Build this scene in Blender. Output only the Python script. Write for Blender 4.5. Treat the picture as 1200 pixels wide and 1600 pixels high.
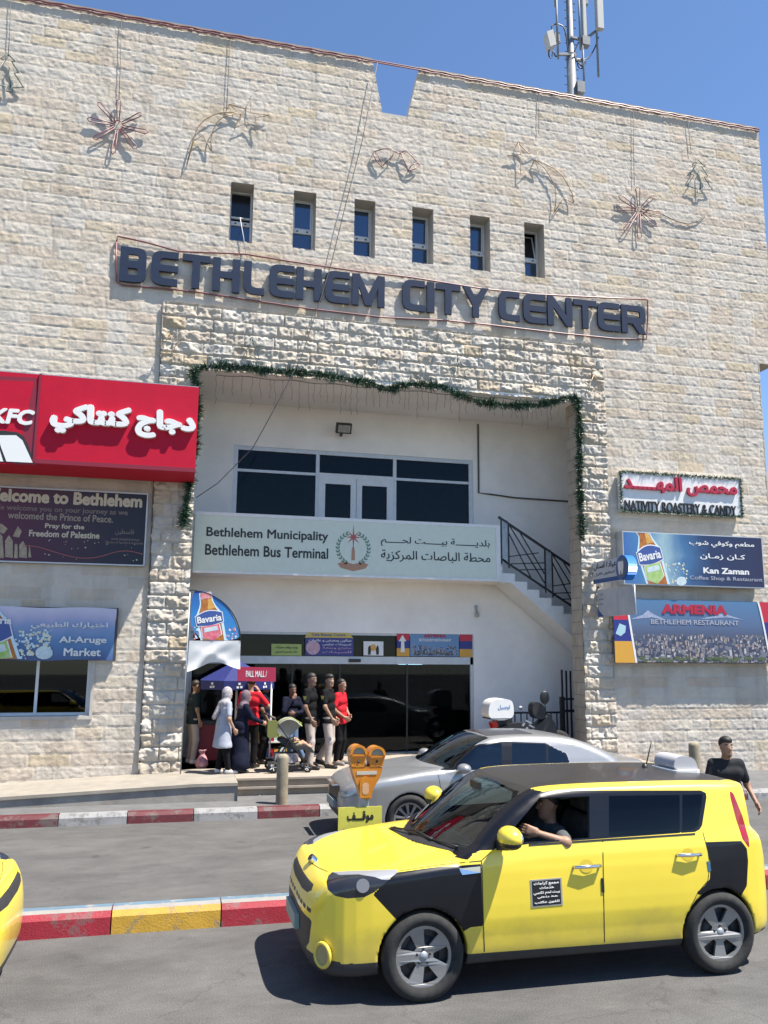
import bpy, bmesh, math, random
import numpy as np
from mathutils import Vector, Matrix
from mathutils.geometry import tessellate_polygon

random.seed(7)
RNG = np.random.default_rng(11)
SC = bpy.context.scene
for _o in list(bpy.data.objects):
    bpy.data.objects.remove(_o)

# ------------------------------------------------------------------ camera
FPX, CAM_H = 1300.0, 2.6
YAW, PITCH, ROLL = math.radians(13.7165), math.radians(9.531), math.radians(0.4657)
_f = np.array([math.sin(YAW) * math.cos(PITCH), math.cos(YAW) * math.cos(PITCH), math.sin(PITCH)])
_r = np.array([math.cos(YAW), -math.sin(YAW), 0.0])
_u = np.cross(_r, _f)
CR = math.cos(ROLL) * _r + math.sin(ROLL) * _u
CU = math.cos(ROLL) * _u - math.sin(ROLL) * _r
CF = _f
CO = np.array([0.0, 0.0, CAM_H])
cd = bpy.data.cameras.new('camera')
cam = bpy.data.objects.new('camera', cd)
SC.collection.objects.link(cam)
cd.sensor_fit = 'VERTICAL'
cd.sensor_height = 36.0
cd.lens = FPX / 1600.0 * 36.0
cd.clip_start, cd.clip_end = 0.05, 2000.0
cam.matrix_world = Matrix(((CR[0], CU[0], -CF[0], CO[0]), (CR[1], CU[1], -CF[1], CO[1]), (CR[2], CU[2], -CF[2], CO[2]), (0, 0, 0, 1)))
SC.camera = cam

# ------------------------------------------------------------------ light
SUN_DIR = Vector((-0.42, 0.25, -1.0)).normalized()       # the way the light travels
SUN_EL = math.asin(-SUN_DIR.z)
wld = bpy.data.worlds.new('World')
SC.world = wld
wld.use_nodes = True
_nt = wld.node_tree
_sky = _nt.nodes.new('ShaderNodeTexSky')
_sky.sky_type = 'NISHITA'
_sky.sun_disc = False
_sky.sun_elevation = SUN_EL
_sky.sun_rotation = math.atan2(-SUN_DIR.x, -SUN_DIR.y)
_sky.altitude = 1200.0
_sky.air_density = 1.0
_sky.dust_density = 0.0
_sky.ozone_density = 6.0
_nt.links.new(_sky.outputs[0], _nt.nodes['Background'].inputs[0])
_nt.nodes['Background'].inputs[1].default_value = 0.095
sd = bpy.data.lights.new('sun', 'SUN')
sd.energy = 4.8
sd.angle = math.radians(0.53)
sd.color = (1.0, 0.935, 0.84)
sun = bpy.data.objects.new('sun', sd)
SC.collection.objects.link(sun)
sun.location = (10, -10, 30)
sun.rotation_euler = SUN_DIR.to_track_quat('-Z', 'Y').to_euler()
SC.view_settings.view_transform = 'Standard'
SC.view_settings.look = 'None'
SC.view_settings.gamma = 1.0
SC.view_settings.exposure = 1.17
SC.view_settings.use_curve_mapping = False
SC.cycles.max_bounces = 8
SC.cycles.transparent_max_bounces = 12
SC.cycles.use_denoising = True
SC.cycles.caustics_reflective = False
SC.cycles.caustics_refractive = False
SC.cycles.sample_clamp_indirect = 6.0


# ------------------------------------------------------------------ geometry of the picture
def ray(x, y):
    return CF + CR * ((x - 600) / FPX) - CU * ((y - 800) / FPX)


def at(x, y, Y):
    d = ray(x, y)
    p = CO + d * (Y / d[1])
    return (float(p[0]), float(Y), float(p[2]))


def atz(x, y, z):
    d = ray(x, y)
    p = CO + d * ((z - CAM_H) / d[2])
    return (float(p[0]), float(p[1]), float(z))


def proj(P):
    D = np.asarray(P, float) - CO
    k = FPX / (D @ CF)
    return np.stack([600 + k * (D @ CR), 800 - k * (D @ CU)], -1)


# ------------------------------------------------------------------ object helpers
ORG = {}


def tag(o, label=None, cat=None, group=None, kind=None):
    if label: o['label'] = label
    if cat: o['category'] = cat
    if group: o['group'] = group
    if kind: o['kind'] = kind
    return o


def thing(name, label, cat, loc=(0, 0, 0), group=None, rz=0.0, local=False):
    o = bpy.data.objects.new(name, None)
    SC.collection.objects.link(o)
    o.empty_display_size = 0.2
    o.location = loc
    o.rotation_euler = (0, 0, rz)
    ORG[o.name] = (0, 0, 0) if local else tuple(loc)
    return tag(o, label, cat, group)


def link_mesh(name, me, parent=None):
    o = bpy.data.objects.new(name, me)
    SC.collection.objects.link(o)
    if parent is not None:
        org = ORG.get(parent.name, (0, 0, 0))
        ORG[o.name] = org
        if any(org):
            me.transform(Matrix.Translation((-org[0], -org[1], -org[2])))
        o.parent = parent
    return o


def np_mesh(name, V, F, mat=None, smooth=False, parent=None, mats=None, fmat=None):
    """V (n,3), F (m,4) or (m,3)"""
    V = np.asarray(V, np.float32)
    F = np.asarray(F, np.int32)
    me = bpy.data.meshes.new(name)
    me.vertices.add(len(V))
    me.vertices.foreach_set('co', V.ravel())
    k = F.shape[1]
    me.loops.add(F.size)
    me.loops.foreach_set('vertex_index', F.ravel())
    me.polygons.add(len(F))
    me.polygons.foreach_set('loop_start', np.arange(0, F.size, k, dtype=np.int32))
    me.polygons.foreach_set('loop_total', np.full(len(F), k, np.int32))
    if smooth:
        me.polygons.foreach_set('use_smooth', np.ones(len(F), bool))
    for m in (mats or ([mat] if mat else [])):
        me.materials.append(m)
    if fmat is not None:
        me.polygons.foreach_set('material_index', np.asarray(fmat, np.int32))
    me.update(calc_edges=True)
    me.validate()
    return link_mesh(name, me, parent)


class MB:
    """collects shapes and links them as one mesh object"""

    def __init__(s):
        s.v, s.f, s.m, s.sm = [], [], [], []

    def add(s, vs, fs, mi=0, smooth=False):
        b = len(s.v)
        s.v += [tuple(map(float, p)) for p in vs]
        s.f += [tuple(b + i for i in f) for f in fs]
        s.m += [mi] * len(fs)
        s.sm += [smooth] * len(fs)
        return s

    def box(s, x0, x1, y0, y1, z0, z1, mi=0):
        vs = [(x, y, z) for x in (x0, x1) for y in (y0, y1) for z in (z0, z1)]
        return s.add(vs, [(0, 1, 3, 2), (4, 6, 7, 5), (0, 4, 5, 1), (2, 3, 7, 6), (0, 2, 6, 4), (1, 5, 7, 3)], mi)

    def obox(s, c, ax, ay, az, mi=0):
        c, ax, ay, az = map(Vector, (c, ax, ay, az))
        vs = [c + ax * i + ay * j + az * k for i in (-1, 1) for j in (-1, 1) for k in (-1, 1)]
        return s.add(vs, [(0, 1, 3, 2), (4, 6, 7, 5), (0, 4, 5, 1), (2, 3, 7, 6), (0, 2, 6, 4), (1, 5, 7, 3)], mi)

    def bar(s, a, b, w, d, mi=0):
        a, b = Vector(a), Vector(b)
        t = (b - a)
        L = t.length
        t.normalize()
        up = Vector((0, 1, 0)) if abs(t.y) < .9 else Vector((1, 0, 0))
        n = t.cross(up).normalized()
        m = n.cross(t)
        return s.obox((a + b) / 2, t * L / 2, n * w / 2, m * d / 2, mi)

    def tube(s, pts, r, n=6, closed=False, mi=0, cap=True):
        P = [Vector(p) for p in pts]
        N = len(P)
        R = r if isinstance(r, (list, tuple)) else [r] * N
        vs, fs = [], []
        up = None
        for i in range(N):
            if closed:
                t = (P[(i + 1) % N] - P[i - 1])
            else:
                t = P[min(i + 1, N - 1)] - P[max(i - 1, 0)]
            if t.length < 1e-9: t = Vector((0, 0, 1))
            t.normalize()
            if up is None:
                up = Vector((0, 1, 0)) if abs(t.y) < .9 else Vector((1, 0, 0))
            a = (up - t * up.dot(t))
            if a.length < 1e-6: a = t.orthogonal()
            a.normalize()
            b = t.cross(a)
            up = a
            for k in range(n):
                q = 2 * math.pi * k / n
                vs.append(P[i] + (a * math.cos(q) + b * math.sin(q)) * R[i])
        for i in range(N if closed else N - 1):
            j = (i + 1) % N
            for k in range(n):
                l = (k + 1) % n
                fs.append((i * n + k, j * n + k, j * n + l, i * n + l))
        if cap and not closed:
            fs.append(tuple(range(n)))
            fs.append(tuple((N - 1) * n + k for k in range(n - 1, -1, -1)))
        return s.add(vs, fs, mi, n > 4)

    def lathe(s, prof, n=24, c=(0, 0, 0), axis='z', mi=0, a0=0, a1=2 * math.pi):
        full = abs(a1 - a0 - 2 * math.pi) < 1e-6
        m = n if full else n + 1
        vs, fs = [], []
        for (r, h) in prof:
            for k in range(m):
                q = a0 + (a1 - a0) * k / n
                x, y = r * math.cos(q), r * math.sin(q)
                p = {'z': (x, y, h), 'y': (x, h, y), 'x': (h, x, y)}[axis]
                vs.append((c[0] + p[0], c[1] + p[1], c[2] + p[2]))
        for i in range(len(prof) - 1):
            for k in range(n):
                l = (k + 1) % m
                fs.append((i * m + k, i * m + l, (i + 1) * m + l, (i + 1) * m + k))
        return s.add(vs, fs, mi, True)

    def ball(s, c, r, n=10, mi=0):
        r = r if isinstance(r, (tuple, list)) else (r, r, r)
        vs, fs = [], []
        m = n
        for i in range(n // 2 + 1):
            th = math.pi * i / (n // 2)
            for k in range(m):
                q = 2 * math.pi * k / m
                vs.append((c[0] + r[0] * math.sin(th) * math.cos(q), c[1] + r[1] * math.sin(th) * math.sin(q), c[2] + r[2] * math.cos(th)))
        for i in range(n // 2):
            for k in range(m):
                l = (k + 1) % m
                fs.append((i * m + k, (i + 1) * m + k, (i + 1) * m + l, i * m + l))
        return s.add(vs, fs, mi, True)

    def prism(s, loops, to3, d0, d1, mi=0, smooth_side=False):
        """loops of 2-D points (outer, holes...), to3(u, v, w) gives the point; front cap at d0"""
        flat = [p for lp in loops for p in lp]
        tris = tessellate_polygon([[Vector((p[0], p[1], 0)) for p in lp] for lp in loops])
        n = len(flat)
        vs = [to3(p[0], p[1], d0) for p in flat] + [to3(p[0], p[1], d1) for p in flat]
        fs = [tuple(t) for t in tris] + [tuple(n + i for i in reversed(t)) for t in tris]
        s.add(vs, fs, mi)
        b = 0
        sf = []
        for lp in loops:
            k = len(lp)
            for i in range(k):
                j = (i + 1) % k
                sf.append((b + i, b + j, n + b + j, n + b + i))
            b += k
        s.add(vs, sf, mi, smooth_side)
        return s

    def build(s, name, mat, parent=None, fix=True):
        me = bpy.data.meshes.new(name)
        me.from_pydata(s.v, [], s.f)
        mats = mat if isinstance(mat, (list, tuple)) else [mat]
        for m in mats: me.materials.append(m)
        me.polygons.foreach_set('material_index', np.array(s.m, np.int32))
        me.polygons.foreach_set('use_smooth', np.array(s.sm, bool))
        me.update()
        if fix:
            bm = bmesh.new()
            bm.from_mesh(me)
            bmesh.ops.recalc_face_normals(bm, faces=bm.faces)
            bm.to_mesh(me)
            bm.free()
        return link_mesh(name, me, parent)


def wallmap(u, v, w):          # a shape drawn on a plane parallel to the facade
    return (u, w, v)


def chaikin(P, n=2, closed=True):
    P = [tuple(p) for p in P]
    for _ in range(n):
        Q = []
        N = len(P)
        if not closed: Q.append(P[0])
        for i in range(N if closed else N - 1):
            a, b = P[i], P[(i + 1) % N]
            Q.append(tuple(a[k] * .75 + b[k] * .25 for k in range(len(a))))
            Q.append(tuple(a[k] * .25 + b[k] * .75 for k in range(len(a))))
        if not closed: Q.append(P[-1])
        P = Q
    return P


def rrect(x0, x1, z0, z1, r, n=4):
    out = []
    for cx, cz, a in ((x1 - r, z1 - r, 0), (x0 + r, z1 - r, 90), (x0 + r, z0 + r, 180), (x1 - r, z0 + r, 270)):
        for k in range(n + 1):
            q = math.radians(a + 90 * k / n)
            out.append((cx + r * math.cos(q), cz + r * math.sin(q)))
    return out


def arc(cx, cz, rx, rz, a0, a1, n):
    return [(cx + rx * math.cos(math.radians(a0 + (a1 - a0) * k / n)), cz + rz * math.sin(math.radians(a0 + (a1 - a0) * k / n))) for k in range(n + 1)]


# ------------------------------------------------------------------ materials
MATS = {}


def mat(name, col, rough=.6, metal=0.0, var=0.0, vscale=8.0, bump=0.0, bscale=40.0, spec=.5, coat=0.0, emit=0.0, col2=None, aniso=None):
    if name in MATS: return MATS[name]
    m = bpy.data.materials.new(name)
    m.use_nodes = True
    nt = m.node_tree
    b = nt.nodes['Principled BSDF']
    b.inputs['Roughness'].default_value = rough
    b.inputs['Metallic'].default_value = metal
    b.inputs['Specular IOR Level'].default_value = spec
    b.inputs['Coat Weight'].default_value = coat
    b.inputs['Coat Roughness'].default_value = .06
    c4 = (*col, 1)
    b.inputs['Base Color'].default_value = c4
    if emit:
        b.inputs['Emission Color'].default_value = c4
        b.inputs['Emission Strength'].default_value = emit
    tc = nt.nodes.new('ShaderNodeTexCoord')
    mp = nt.nodes.new('ShaderNodeMapping')
    nt.links.new(tc.outputs['Object'], mp.inputs[0])
    if aniso: mp.inputs['Scale'].default_value = aniso
    if var or col2:
        n = nt.nodes.new('ShaderNodeTexNoise')
        n.inputs['Scale'].default_value = vscale
        n.inputs['Detail'].default_value = 5
        n.inputs['Roughness'].default_value = .65
        nt.links.new(mp.outputs[0], n.inputs['Vector'])
        r = nt.nodes.new('ShaderNodeValToRGB')
        r.color_ramp.elements[0].position = .32
        r.color_ramp.elements[1].position = .68
        d = col2 or tuple(max(0, c * (1 - var)) for c in col)
        e = col if col2 else tuple(min(1, c * (1 + var)) for c in col)
        r.color_ramp.elements[0].color = (*d, 1)
        r.color_ramp.elements[1].color = (*e, 1)
        nt.links.new(n.outputs['Fac'], r.inputs[0])
        nt.links.new(r.outputs[0], b.inputs['Base Color'])
    if bump:
        n2 = nt.nodes.new('ShaderNodeTexNoise')
        n2.inputs['Scale'].default_value = bscale
        n2.inputs['Detail'].default_value = 6
        nt.links.new(mp.outputs[0], n2.inputs['Vector'])
        bp = nt.nodes.new('ShaderNodeBump')
        bp.inputs['Strength'].default_value = 1.0
        bp.inputs['Distance'].default_value = bump
        nt.links.new(n2.outputs['Fac'], bp.inputs['Height'])
        nt.links.new(bp.outputs[0], b.inputs['Normal'])
    MATS[name] = m
    return m


def glass(name, tint, refl=.06, rough=.02, alpha=.3, ior=1.4):
    """window glass: see-through with a mirror-like coat"""
    if name in MATS: return MATS[name]
    m = bpy.data.materials.new(name)
    m.use_nodes = True
    nt = m.node_tree
    for n in list(nt.nodes): nt.nodes.remove(n)
    out = nt.nodes.new('ShaderNodeOutputMaterial')
    tr = nt.nodes.new('ShaderNodeBsdfTransparent')
    tr.inputs[0].default_value = (*[t * alpha for t in tint], 1)
    gl = nt.nodes.new('ShaderNodeBsdfGlossy')
    gl.inputs['Roughness'].default_value = rough
    gl.inputs['Color'].default_value = (.9, .95, 1, 1)
    fr = nt.nodes.new('ShaderNodeFresnel')
    fr.inputs[0].default_value = ior
    ad = nt.nodes.new('ShaderNodeMath')
    ad.operation = 'ADD'
    ad.use_clamp = True
    ad.inputs[1].default_value = refl
    nt.links.new(fr.outputs[0], ad.inputs[0])
    mx = nt.nodes.new('ShaderNodeMixShader')
    nt.links.new(ad.outputs[0], mx.inputs[0])
    nt.links.new(tr.outputs[0], mx.inputs[1])
    nt.links.new(gl.outputs[0], mx.inputs[2])
    nt.links.new(mx.outputs[0], out.inputs[0])
    MATS[name] = m
    return m


def stone_mat(name, lo, mid, hi, warm, bump=.011):
    """each stone takes its own tint from the mesh attribute 'tint'"""
    m = bpy.data.materials.new(name)
    m.use_nodes = True
    nt = m.node_tree
    b = nt.nodes['Principled BSDF']
    b.inputs['Roughness'].default_value = .9
    b.inputs['Specular IOR Level'].default_value = .25
    a = nt.nodes.new('ShaderNodeAttribute')
    a.attribute_name = 'tint'
    r = nt.nodes.new('ShaderNodeValToRGB')
    r.color_ramp.elements[0].color = (*lo, 1)
    r.color_ramp.elements[1].color = (*hi, 1)
    e = r.color_ramp.elements.new(.3); e.color = (*mid, 1)
    e = r.color_ramp.elements.new(.15); e.color = (mid[0] * .96, mid[1] * .90, mid[2] * .86, 1)
    e = r.color_ramp.elements.new(.55); e.color = (mid[0] * .98, mid[1] * 1.01, mid[2] * 1.07, 1)
    e = r.color_ramp.elements.new(.84); e.color = (*mid, 1)
    e = r.color_ramp.elements.new(.95); e.color = (*warm, 1)
    nt.links.new(a.outputs['Fac'], r.inputs[0])
    tc = nt.nodes.new('ShaderNodeTexCoord')
    n = nt.nodes.new('ShaderNodeTexNoise')
    n.inputs['Scale'].default_value = 2.2
    n.inputs['Detail'].default_value = 8
    n.inputs['Roughness'].default_value = .7
    nt.links.new(tc.outputs['Object'], n.inputs['Vector'])
    mr = nt.nodes.new('ShaderNodeMapRange')
    mr.inputs[1].default_value = .3
    mr.inputs[2].default_value = .7
    mr.inputs[3].default_value = .84
    mr.inputs[4].default_value = 1.1
    nt.links.new(n.outputs['Fac'], mr.inputs[0])
    mps = nt.nodes.new('ShaderNodeMapping')
    mps.inputs['Scale'].default_value = (2.6, 2.6, .22)
    nt.links.new(tc.outputs['Object'], mps.inputs[0])
    ns = nt.nodes.new('ShaderNodeTexNoise')
    ns.inputs['Scale'].default_value = 1
    ns.inputs['Detail'].default_value = 6
    nt.links.new(mps.outputs[0], ns.inputs['Vector'])
    ms2 = nt.nodes.new('ShaderNodeMapRange')
    ms2.inputs[1].default_value = .30
    ms2.inputs[2].default_value = .48
    ms2.inputs[3].default_value = .80
    ms2.inputs[4].default_value = 1.0
    nt.links.new(ns.outputs['Fac'], ms2.inputs[0])
    mm2 = nt.nodes.new('ShaderNodeMath')
    mm2.operation = 'MULTIPLY'
    nt.links.new(mr.outputs[0], mm2.inputs[0])
    nt.links.new(ms2.outputs[0], mm2.inputs[1])
    mx = nt.nodes.new('ShaderNodeMix')
    mx.data_type = 'RGBA'
    mx.blend_type = 'MULTIPLY'
    mx.inputs[0].default_value = 1
    nt.links.new(r.outputs[0], mx.inputs[6])
    nt.links.new(mm2.outputs[0], mx.inputs[7])
    nt.links.new(mx.outputs[2], b.inputs['Base Color'])
    n2 = nt.nodes.new('ShaderNodeTexNoise')
    n2.inputs['Scale'].default_value = 21
    n2.inputs['Detail'].default_value = 7
    n2.inputs['Roughness'].default_value = .7
    nt.links.new(tc.outputs['Object'], n2.inputs['Vector'])
    bp = nt.nodes.new('ShaderNodeBump')
    bp.inputs['Distance'].default_value = bump
    nt.links.new(n2.outputs['Fac'], bp.inputs['Height'])
    nt.links.new(bp.outputs[0], b.inputs['Normal'])
    MATS[name] = m
    return m


def brick_mat(name, c1, c2, mortar, w, h, gap=.006, bump=.004, offx=0.0):
    """smooth coursed stone for side faces: courses over Z, joints over X+Y"""
    m = bpy.data.materials.new(name)
    m.use_nodes = True
    nt = m.node_tree
    b = nt.nodes['Principled BSDF']
    b.inputs['Roughness'].default_value = .85
    tc = nt.nodes.new('ShaderNodeTexCoord')
    sp = nt.nodes.new('ShaderNodeSeparateXYZ')
    nt.links.new(tc.outputs['Object'], sp.inputs[0])
    ad = nt.nodes.new('ShaderNodeMath')
    nt.links.new(sp.outputs[0], ad.inputs[0])
    nt.links.new(sp.outputs[1], ad.inputs[1])
    cb = nt.nodes.new('ShaderNodeCombineXYZ')
    nt.links.new(ad.outputs[0], cb.inputs[0])
    nt.links.new(sp.outputs[2], cb.inputs[1])
    br = nt.nodes.new('ShaderNodeTexBrick')
    br.inputs['Color1'].default_value = (*c1, 1)
    br.inputs['Color2'].default_value = (*c2, 1)
    br.inputs['Mortar'].default_value = (*mortar, 1)
    br.inputs['Scale'].default_value = 1
    br.inputs['Mortar Size'].default_value = gap
    br.inputs['Brick Width'].default_value = w
    br.inputs['Row Height'].default_value = h
    nt.links.new(cb.outputs[0], br.inputs['Vector'])
    n = nt.nodes.new('ShaderNodeTexNoise')
    n.inputs['Scale'].default_value = 5
    n.inputs['Detail'].default_value = 6
    nt.links.new(tc.outputs['Object'], n.inputs['Vector'])
    mr = nt.nodes.new('ShaderNodeMapRange')
    mr.inputs[3].default_value = .7
    mr.inputs[4].default_value = 1.25
    nt.links.new(n.outputs['Fac'], mr.inputs[0])
    mx = nt.nodes.new('ShaderNodeMix')
    mx.data_type = 'RGBA'
    mx.blend_type = 'MULTIPLY'
    mx.inputs[0].default_value = 1
    nt.links.new(br.outputs['Color'], mx.inputs[6])
    nt.links.new(mr.outputs[0], mx.inputs[7])
    nt.links.new(mx.outputs[2], b.inputs['Base Color'])
    bp = nt.nodes.new('ShaderNodeBump')
    bp.inputs['Distance'].default_value = bump
    bp.invert = True
    nt.links.new(br.outputs['Fac'], bp.inputs['Height'])
    nt.links.new(bp.outputs[0], b.inputs['Normal'])
    MATS[name] = m
    return m


def asphalt_mat():
    m = bpy.data.materials.new('asphalt')
    m.use_nodes = True
    nt = m.node_tree
    b = nt.nodes['Principled BSDF']
    b.inputs['Roughness'].default_value = .88
    b.inputs['Specular IOR Level'].default_value = .35
    tc = nt.nodes.new('ShaderNodeTexCoord')

    def noise(scale, detail, rough=.6, sc=(1, 1, 1), dist=0):
        mp = nt.nodes.new('ShaderNodeMapping')
        mp.inputs['Scale'].default_value = sc
        nt.links.new(tc.outputs['Object'], mp.inputs[0])
        n = nt.nodes.new('ShaderNodeTexNoise')
        n.inputs['Scale'].default_value = scale
        n.inputs['Detail'].default_value = detail
        n.inputs['Roughness'].default_value = rough
        n.inputs['Distortion'].default_value = dist
        nt.links.new(mp.outputs[0], n.inputs['Vector'])
        return n

    n1 = noise(.9, 7, .68, (.7, 1.2, 1), .4)
    n2 = noise(85, 3, .75)
    n3 = noise(3.0, 8, .72, (.6, 1.3, 1), .5)
    r = nt.nodes.new('ShaderNodeValToRGB')
    r.color_ramp.elements[0].position = .28
    r.color_ramp.elements[0].color = (.072, .071, .070, 1)
    r.color_ramp.elements[1].position = .7
    r.color_ramp.elements[1].color = (.122, .120, .117, 1)
    nt.links.new(n1.outputs['Fac'], r.inputs[0])
    r3 = nt.nodes.new('ShaderNodeMapRange')
    r3.inputs[1].default_value = .3
    r3.inputs[2].default_value = .62
    r3.inputs[3].default_value = .80
    r3.inputs[4].default_value = 1.08
    nt.links.new(n3.outputs['Fac'], r3.inputs[0])
    r2 = nt.nodes.new('ShaderNodeMapRange')
    r2.inputs[1].default_value = .3
    r2.inputs[2].default_value = .7
    r2.inputs[3].default_value = .6
    r2.inputs[4].default_value = 1.4
    nt.links.new(n2.outputs['Fac'], r2.inputs[0])
    # hairline cracks and dark oil spots
    wv = noise(1.1, 4, .6)
    vm = nt.nodes.new('ShaderNodeVectorMath')
    vm.operation = 'MULTIPLY_ADD'
    vm.inputs[1].default_value = (1.2, 1.2, 1.2)
    nt.links.new(wv.outputs['Color'], vm.inputs[0])
    nt.links.new(tc.outputs['Object'], vm.inputs[2])
    vc = nt.nodes.new('ShaderNodeTexVoronoi')
    vc.feature = 'DISTANCE_TO_EDGE'
    vc.inputs['Scale'].default_value = .42
    nt.links.new(vm.outputs[0], vc.inputs['Vector'])
    rc_ = nt.nodes.new('ShaderNodeMapRange')
    rc_.inputs[1].default_value = .0
    rc_.inputs[2].default_value = .008
    rc_.inputs[3].default_value = .80
    rc_.inputs[4].default_value = 1.0
    nt.links.new(vc.outputs['Distance'], rc_.inputs[0])
    vo = noise(2.6, 3, .5)
    ro_ = nt.nodes.new('ShaderNodeMapRange')
    ro_.inputs[1].default_value = .68
    ro_.inputs[2].default_value = .76
    ro_.inputs[3].default_value = 1.0
    ro_.inputs[4].default_value = .62
    nt.links.new(vo.outputs['Fac'], ro_.inputs[0])
    prev = r.outputs[0]
    for q in (r3, r2, rc_, ro_):
        mx = nt.nodes.new('ShaderNodeMix')
        mx.data_type = 'RGBA'
        mx.blend_type = 'MULTIPLY'
        mx.inputs[0].default_value = 1
        nt.links.new(prev, mx.inputs[6])
        nt.links.new(q.outputs[0], mx.inputs[7])
        prev = mx.outputs[2]
    nt.links.new(prev, b.inputs['Base Color'])
    bp = nt.nodes.new('ShaderNodeBump')
    bp.inputs['Distance'].default_value = .006
    nt.links.new(n2.outputs['Fac'], bp.inputs['Height'])
    nt.links.new(bp.outputs[0], b.inputs['Normal'])
    MATS['asphalt'] = m
    return m


def ramp_mat(name, stops, axis='z', lo=0.0, hi=1.0, rough=.55, noise=0.0, nscale=6.0, spec=.4):
    """a printed colour gradient along one axis of the object"""
    m = bpy.data.materials.new(name)
    m.use_nodes = True
    nt = m.node_tree
    b = nt.nodes['Principled BSDF']
    b.inputs['Roughness'].default_value = rough
    b.inputs['Specular IOR Level'].default_value = spec
    tc = nt.nodes.new('ShaderNodeTexCoord')
    sp = nt.nodes.new('ShaderNodeSeparateXYZ')
    nt.links.new(tc.outputs['Object'], sp.inputs[0])
    mr = nt.nodes.new('ShaderNodeMapRange')
    mr.inputs[1].default_value = lo
    mr.inputs[2].default_value = hi
    nt.links.new(sp.outputs['XYZ'.index(axis.upper())], mr.inputs[0])
    fac = mr.outputs[0]
    if noise:
        n = nt.nodes.new('ShaderNodeTexNoise')
        n.inputs['Scale'].default_value = nscale
        n.inputs['Detail'].default_value = 5
        nt.links.new(tc.outputs['Object'], n.inputs['Vector'])
        ma = nt.nodes.new('ShaderNodeMath')
        ma.operation = 'MULTIPLY_ADD'
        ma.inputs[1].default_value = noise
        nt.links.new(n.outputs['Fac'], ma.inputs[0])
        sb = nt.nodes.new('ShaderNodeMath')
        sb.operation = 'SUBTRACT'
        sb.inputs[1].default_value = noise / 2
        nt.links.new(fac, sb.inputs[0])
        nt.links.new(sb.outputs[0], ma.inputs[2])
        fac = ma.outputs[0]
    r = nt.nodes.new('ShaderNodeValToRGB')
    while len(r.color_ramp.elements) > 1: r.color_ramp.elements.remove(r.color_ramp.elements[-1])
    r.color_ramp.elements[0].position = stops[0][0]
    r.color_ramp.elements[0].color = (*stops[0][1], 1)
    for p, c in stops[1:]:
        e = r.color_ramp.elements.new(p)
        e.color = (*c, 1)
    nt.links.new(fac, r.inputs[0])
    nt.links.new(r.outputs[0], b.inputs['Base Color'])
    MATS[name] = m
    return m


M_WHITE = mat('white_paint', (.72, .72, .70), .5, var=.06)
M_PLASTER = mat('plaster', (.62, .60, .57), .9, var=.07, vscale=1.2, bump=.002, bscale=30)
M_ALU = mat('aluminium', (.50, .51, .52), .45, metal=.35, var=.08)
M_BLACK = mat('black_metal', (.012, .012, .013), .45, var=.3)
M_PLASTIC = mat('black_plastic', (.018, .018, .02), .5, var=.2)
M_RUBBER = mat('rubber', (.02, .02, .02), .85, var=.35, vscale=25, bump=.001, bscale=120)
M_CHROME = mat('chrome', (.75, .75, .76), .12, metal=1.0)
M_STEEL = mat('galvanised_steel', (.33, .36, .38), .5, metal=.6, var=.2)
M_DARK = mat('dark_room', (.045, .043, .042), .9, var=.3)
M_SILL = mat('smooth_limestone', (.27, .245, .205), .85, var=.14, vscale=3.0, bump=.003, bscale=60)
M_RED = mat('red_paint', (.42, .012, .03), .35, var=.1)
M_DKRED = mat('maroon_paint', (.17, .012, .022), .5, var=.15)
M_LETTER = mat('slate_blue_letter', (.019, .032, .066), .6, var=.1, spec=.2)
M_ROPE_RED = mat('red_rope_light', (.20, .07, .07), .4, var=.2)
M_ROPE_GOLD = mat('amber_rope_light', (.30, .19, .075), .4, var=.2)
M_ROPE_GREEN = mat('green_rope_light', (.045, .085, .06), .4, var=.2)
M_CABLE = mat('grey_cable', (.09, .085, .08), .7)
M_WIN = mat('blue_mirror_glass', (.085, .125, .18), .08, metal=.7)
M_WIN_DARK = mat('open_window_dark', (.012, .014, .02), .15)
M_GLASS = glass('shop_glass', (.75, .85, .9), .0, alpha=.7, ior=1.25)
M_CARGLASS = glass('car_glass', (.80, .92, .88), .07, alpha=.7)
M_TINT = glass('tinted_glass', (.6, .7, .7), .0, alpha=.07)

# ------------------------------------------------------------------ ground
FY = 16.0            # facade plane
KERB_Y = 13.72
PLAT_Y, PLAT_Z = 14.93, 0.45
asph = asphalt_mat()
g = MB().add([(-150, -60, 0), (150, -60, 0), (150, 260, 0), (-150, 260, 0)], [(0, 1, 2, 3)])
tag(g.build('road', asph), kind='structure')

M_CONC = mat('concrete', (.33, .31, .27), .9, col2=(.22, .20, .18), vscale=3, bump=.004, bscale=50)
M_PAVE = mat('pavement_tarmac', (.14, .14, .14), .9, col2=(.10, .10, .10), vscale=4, bump=.004, bscale=90)


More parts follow.
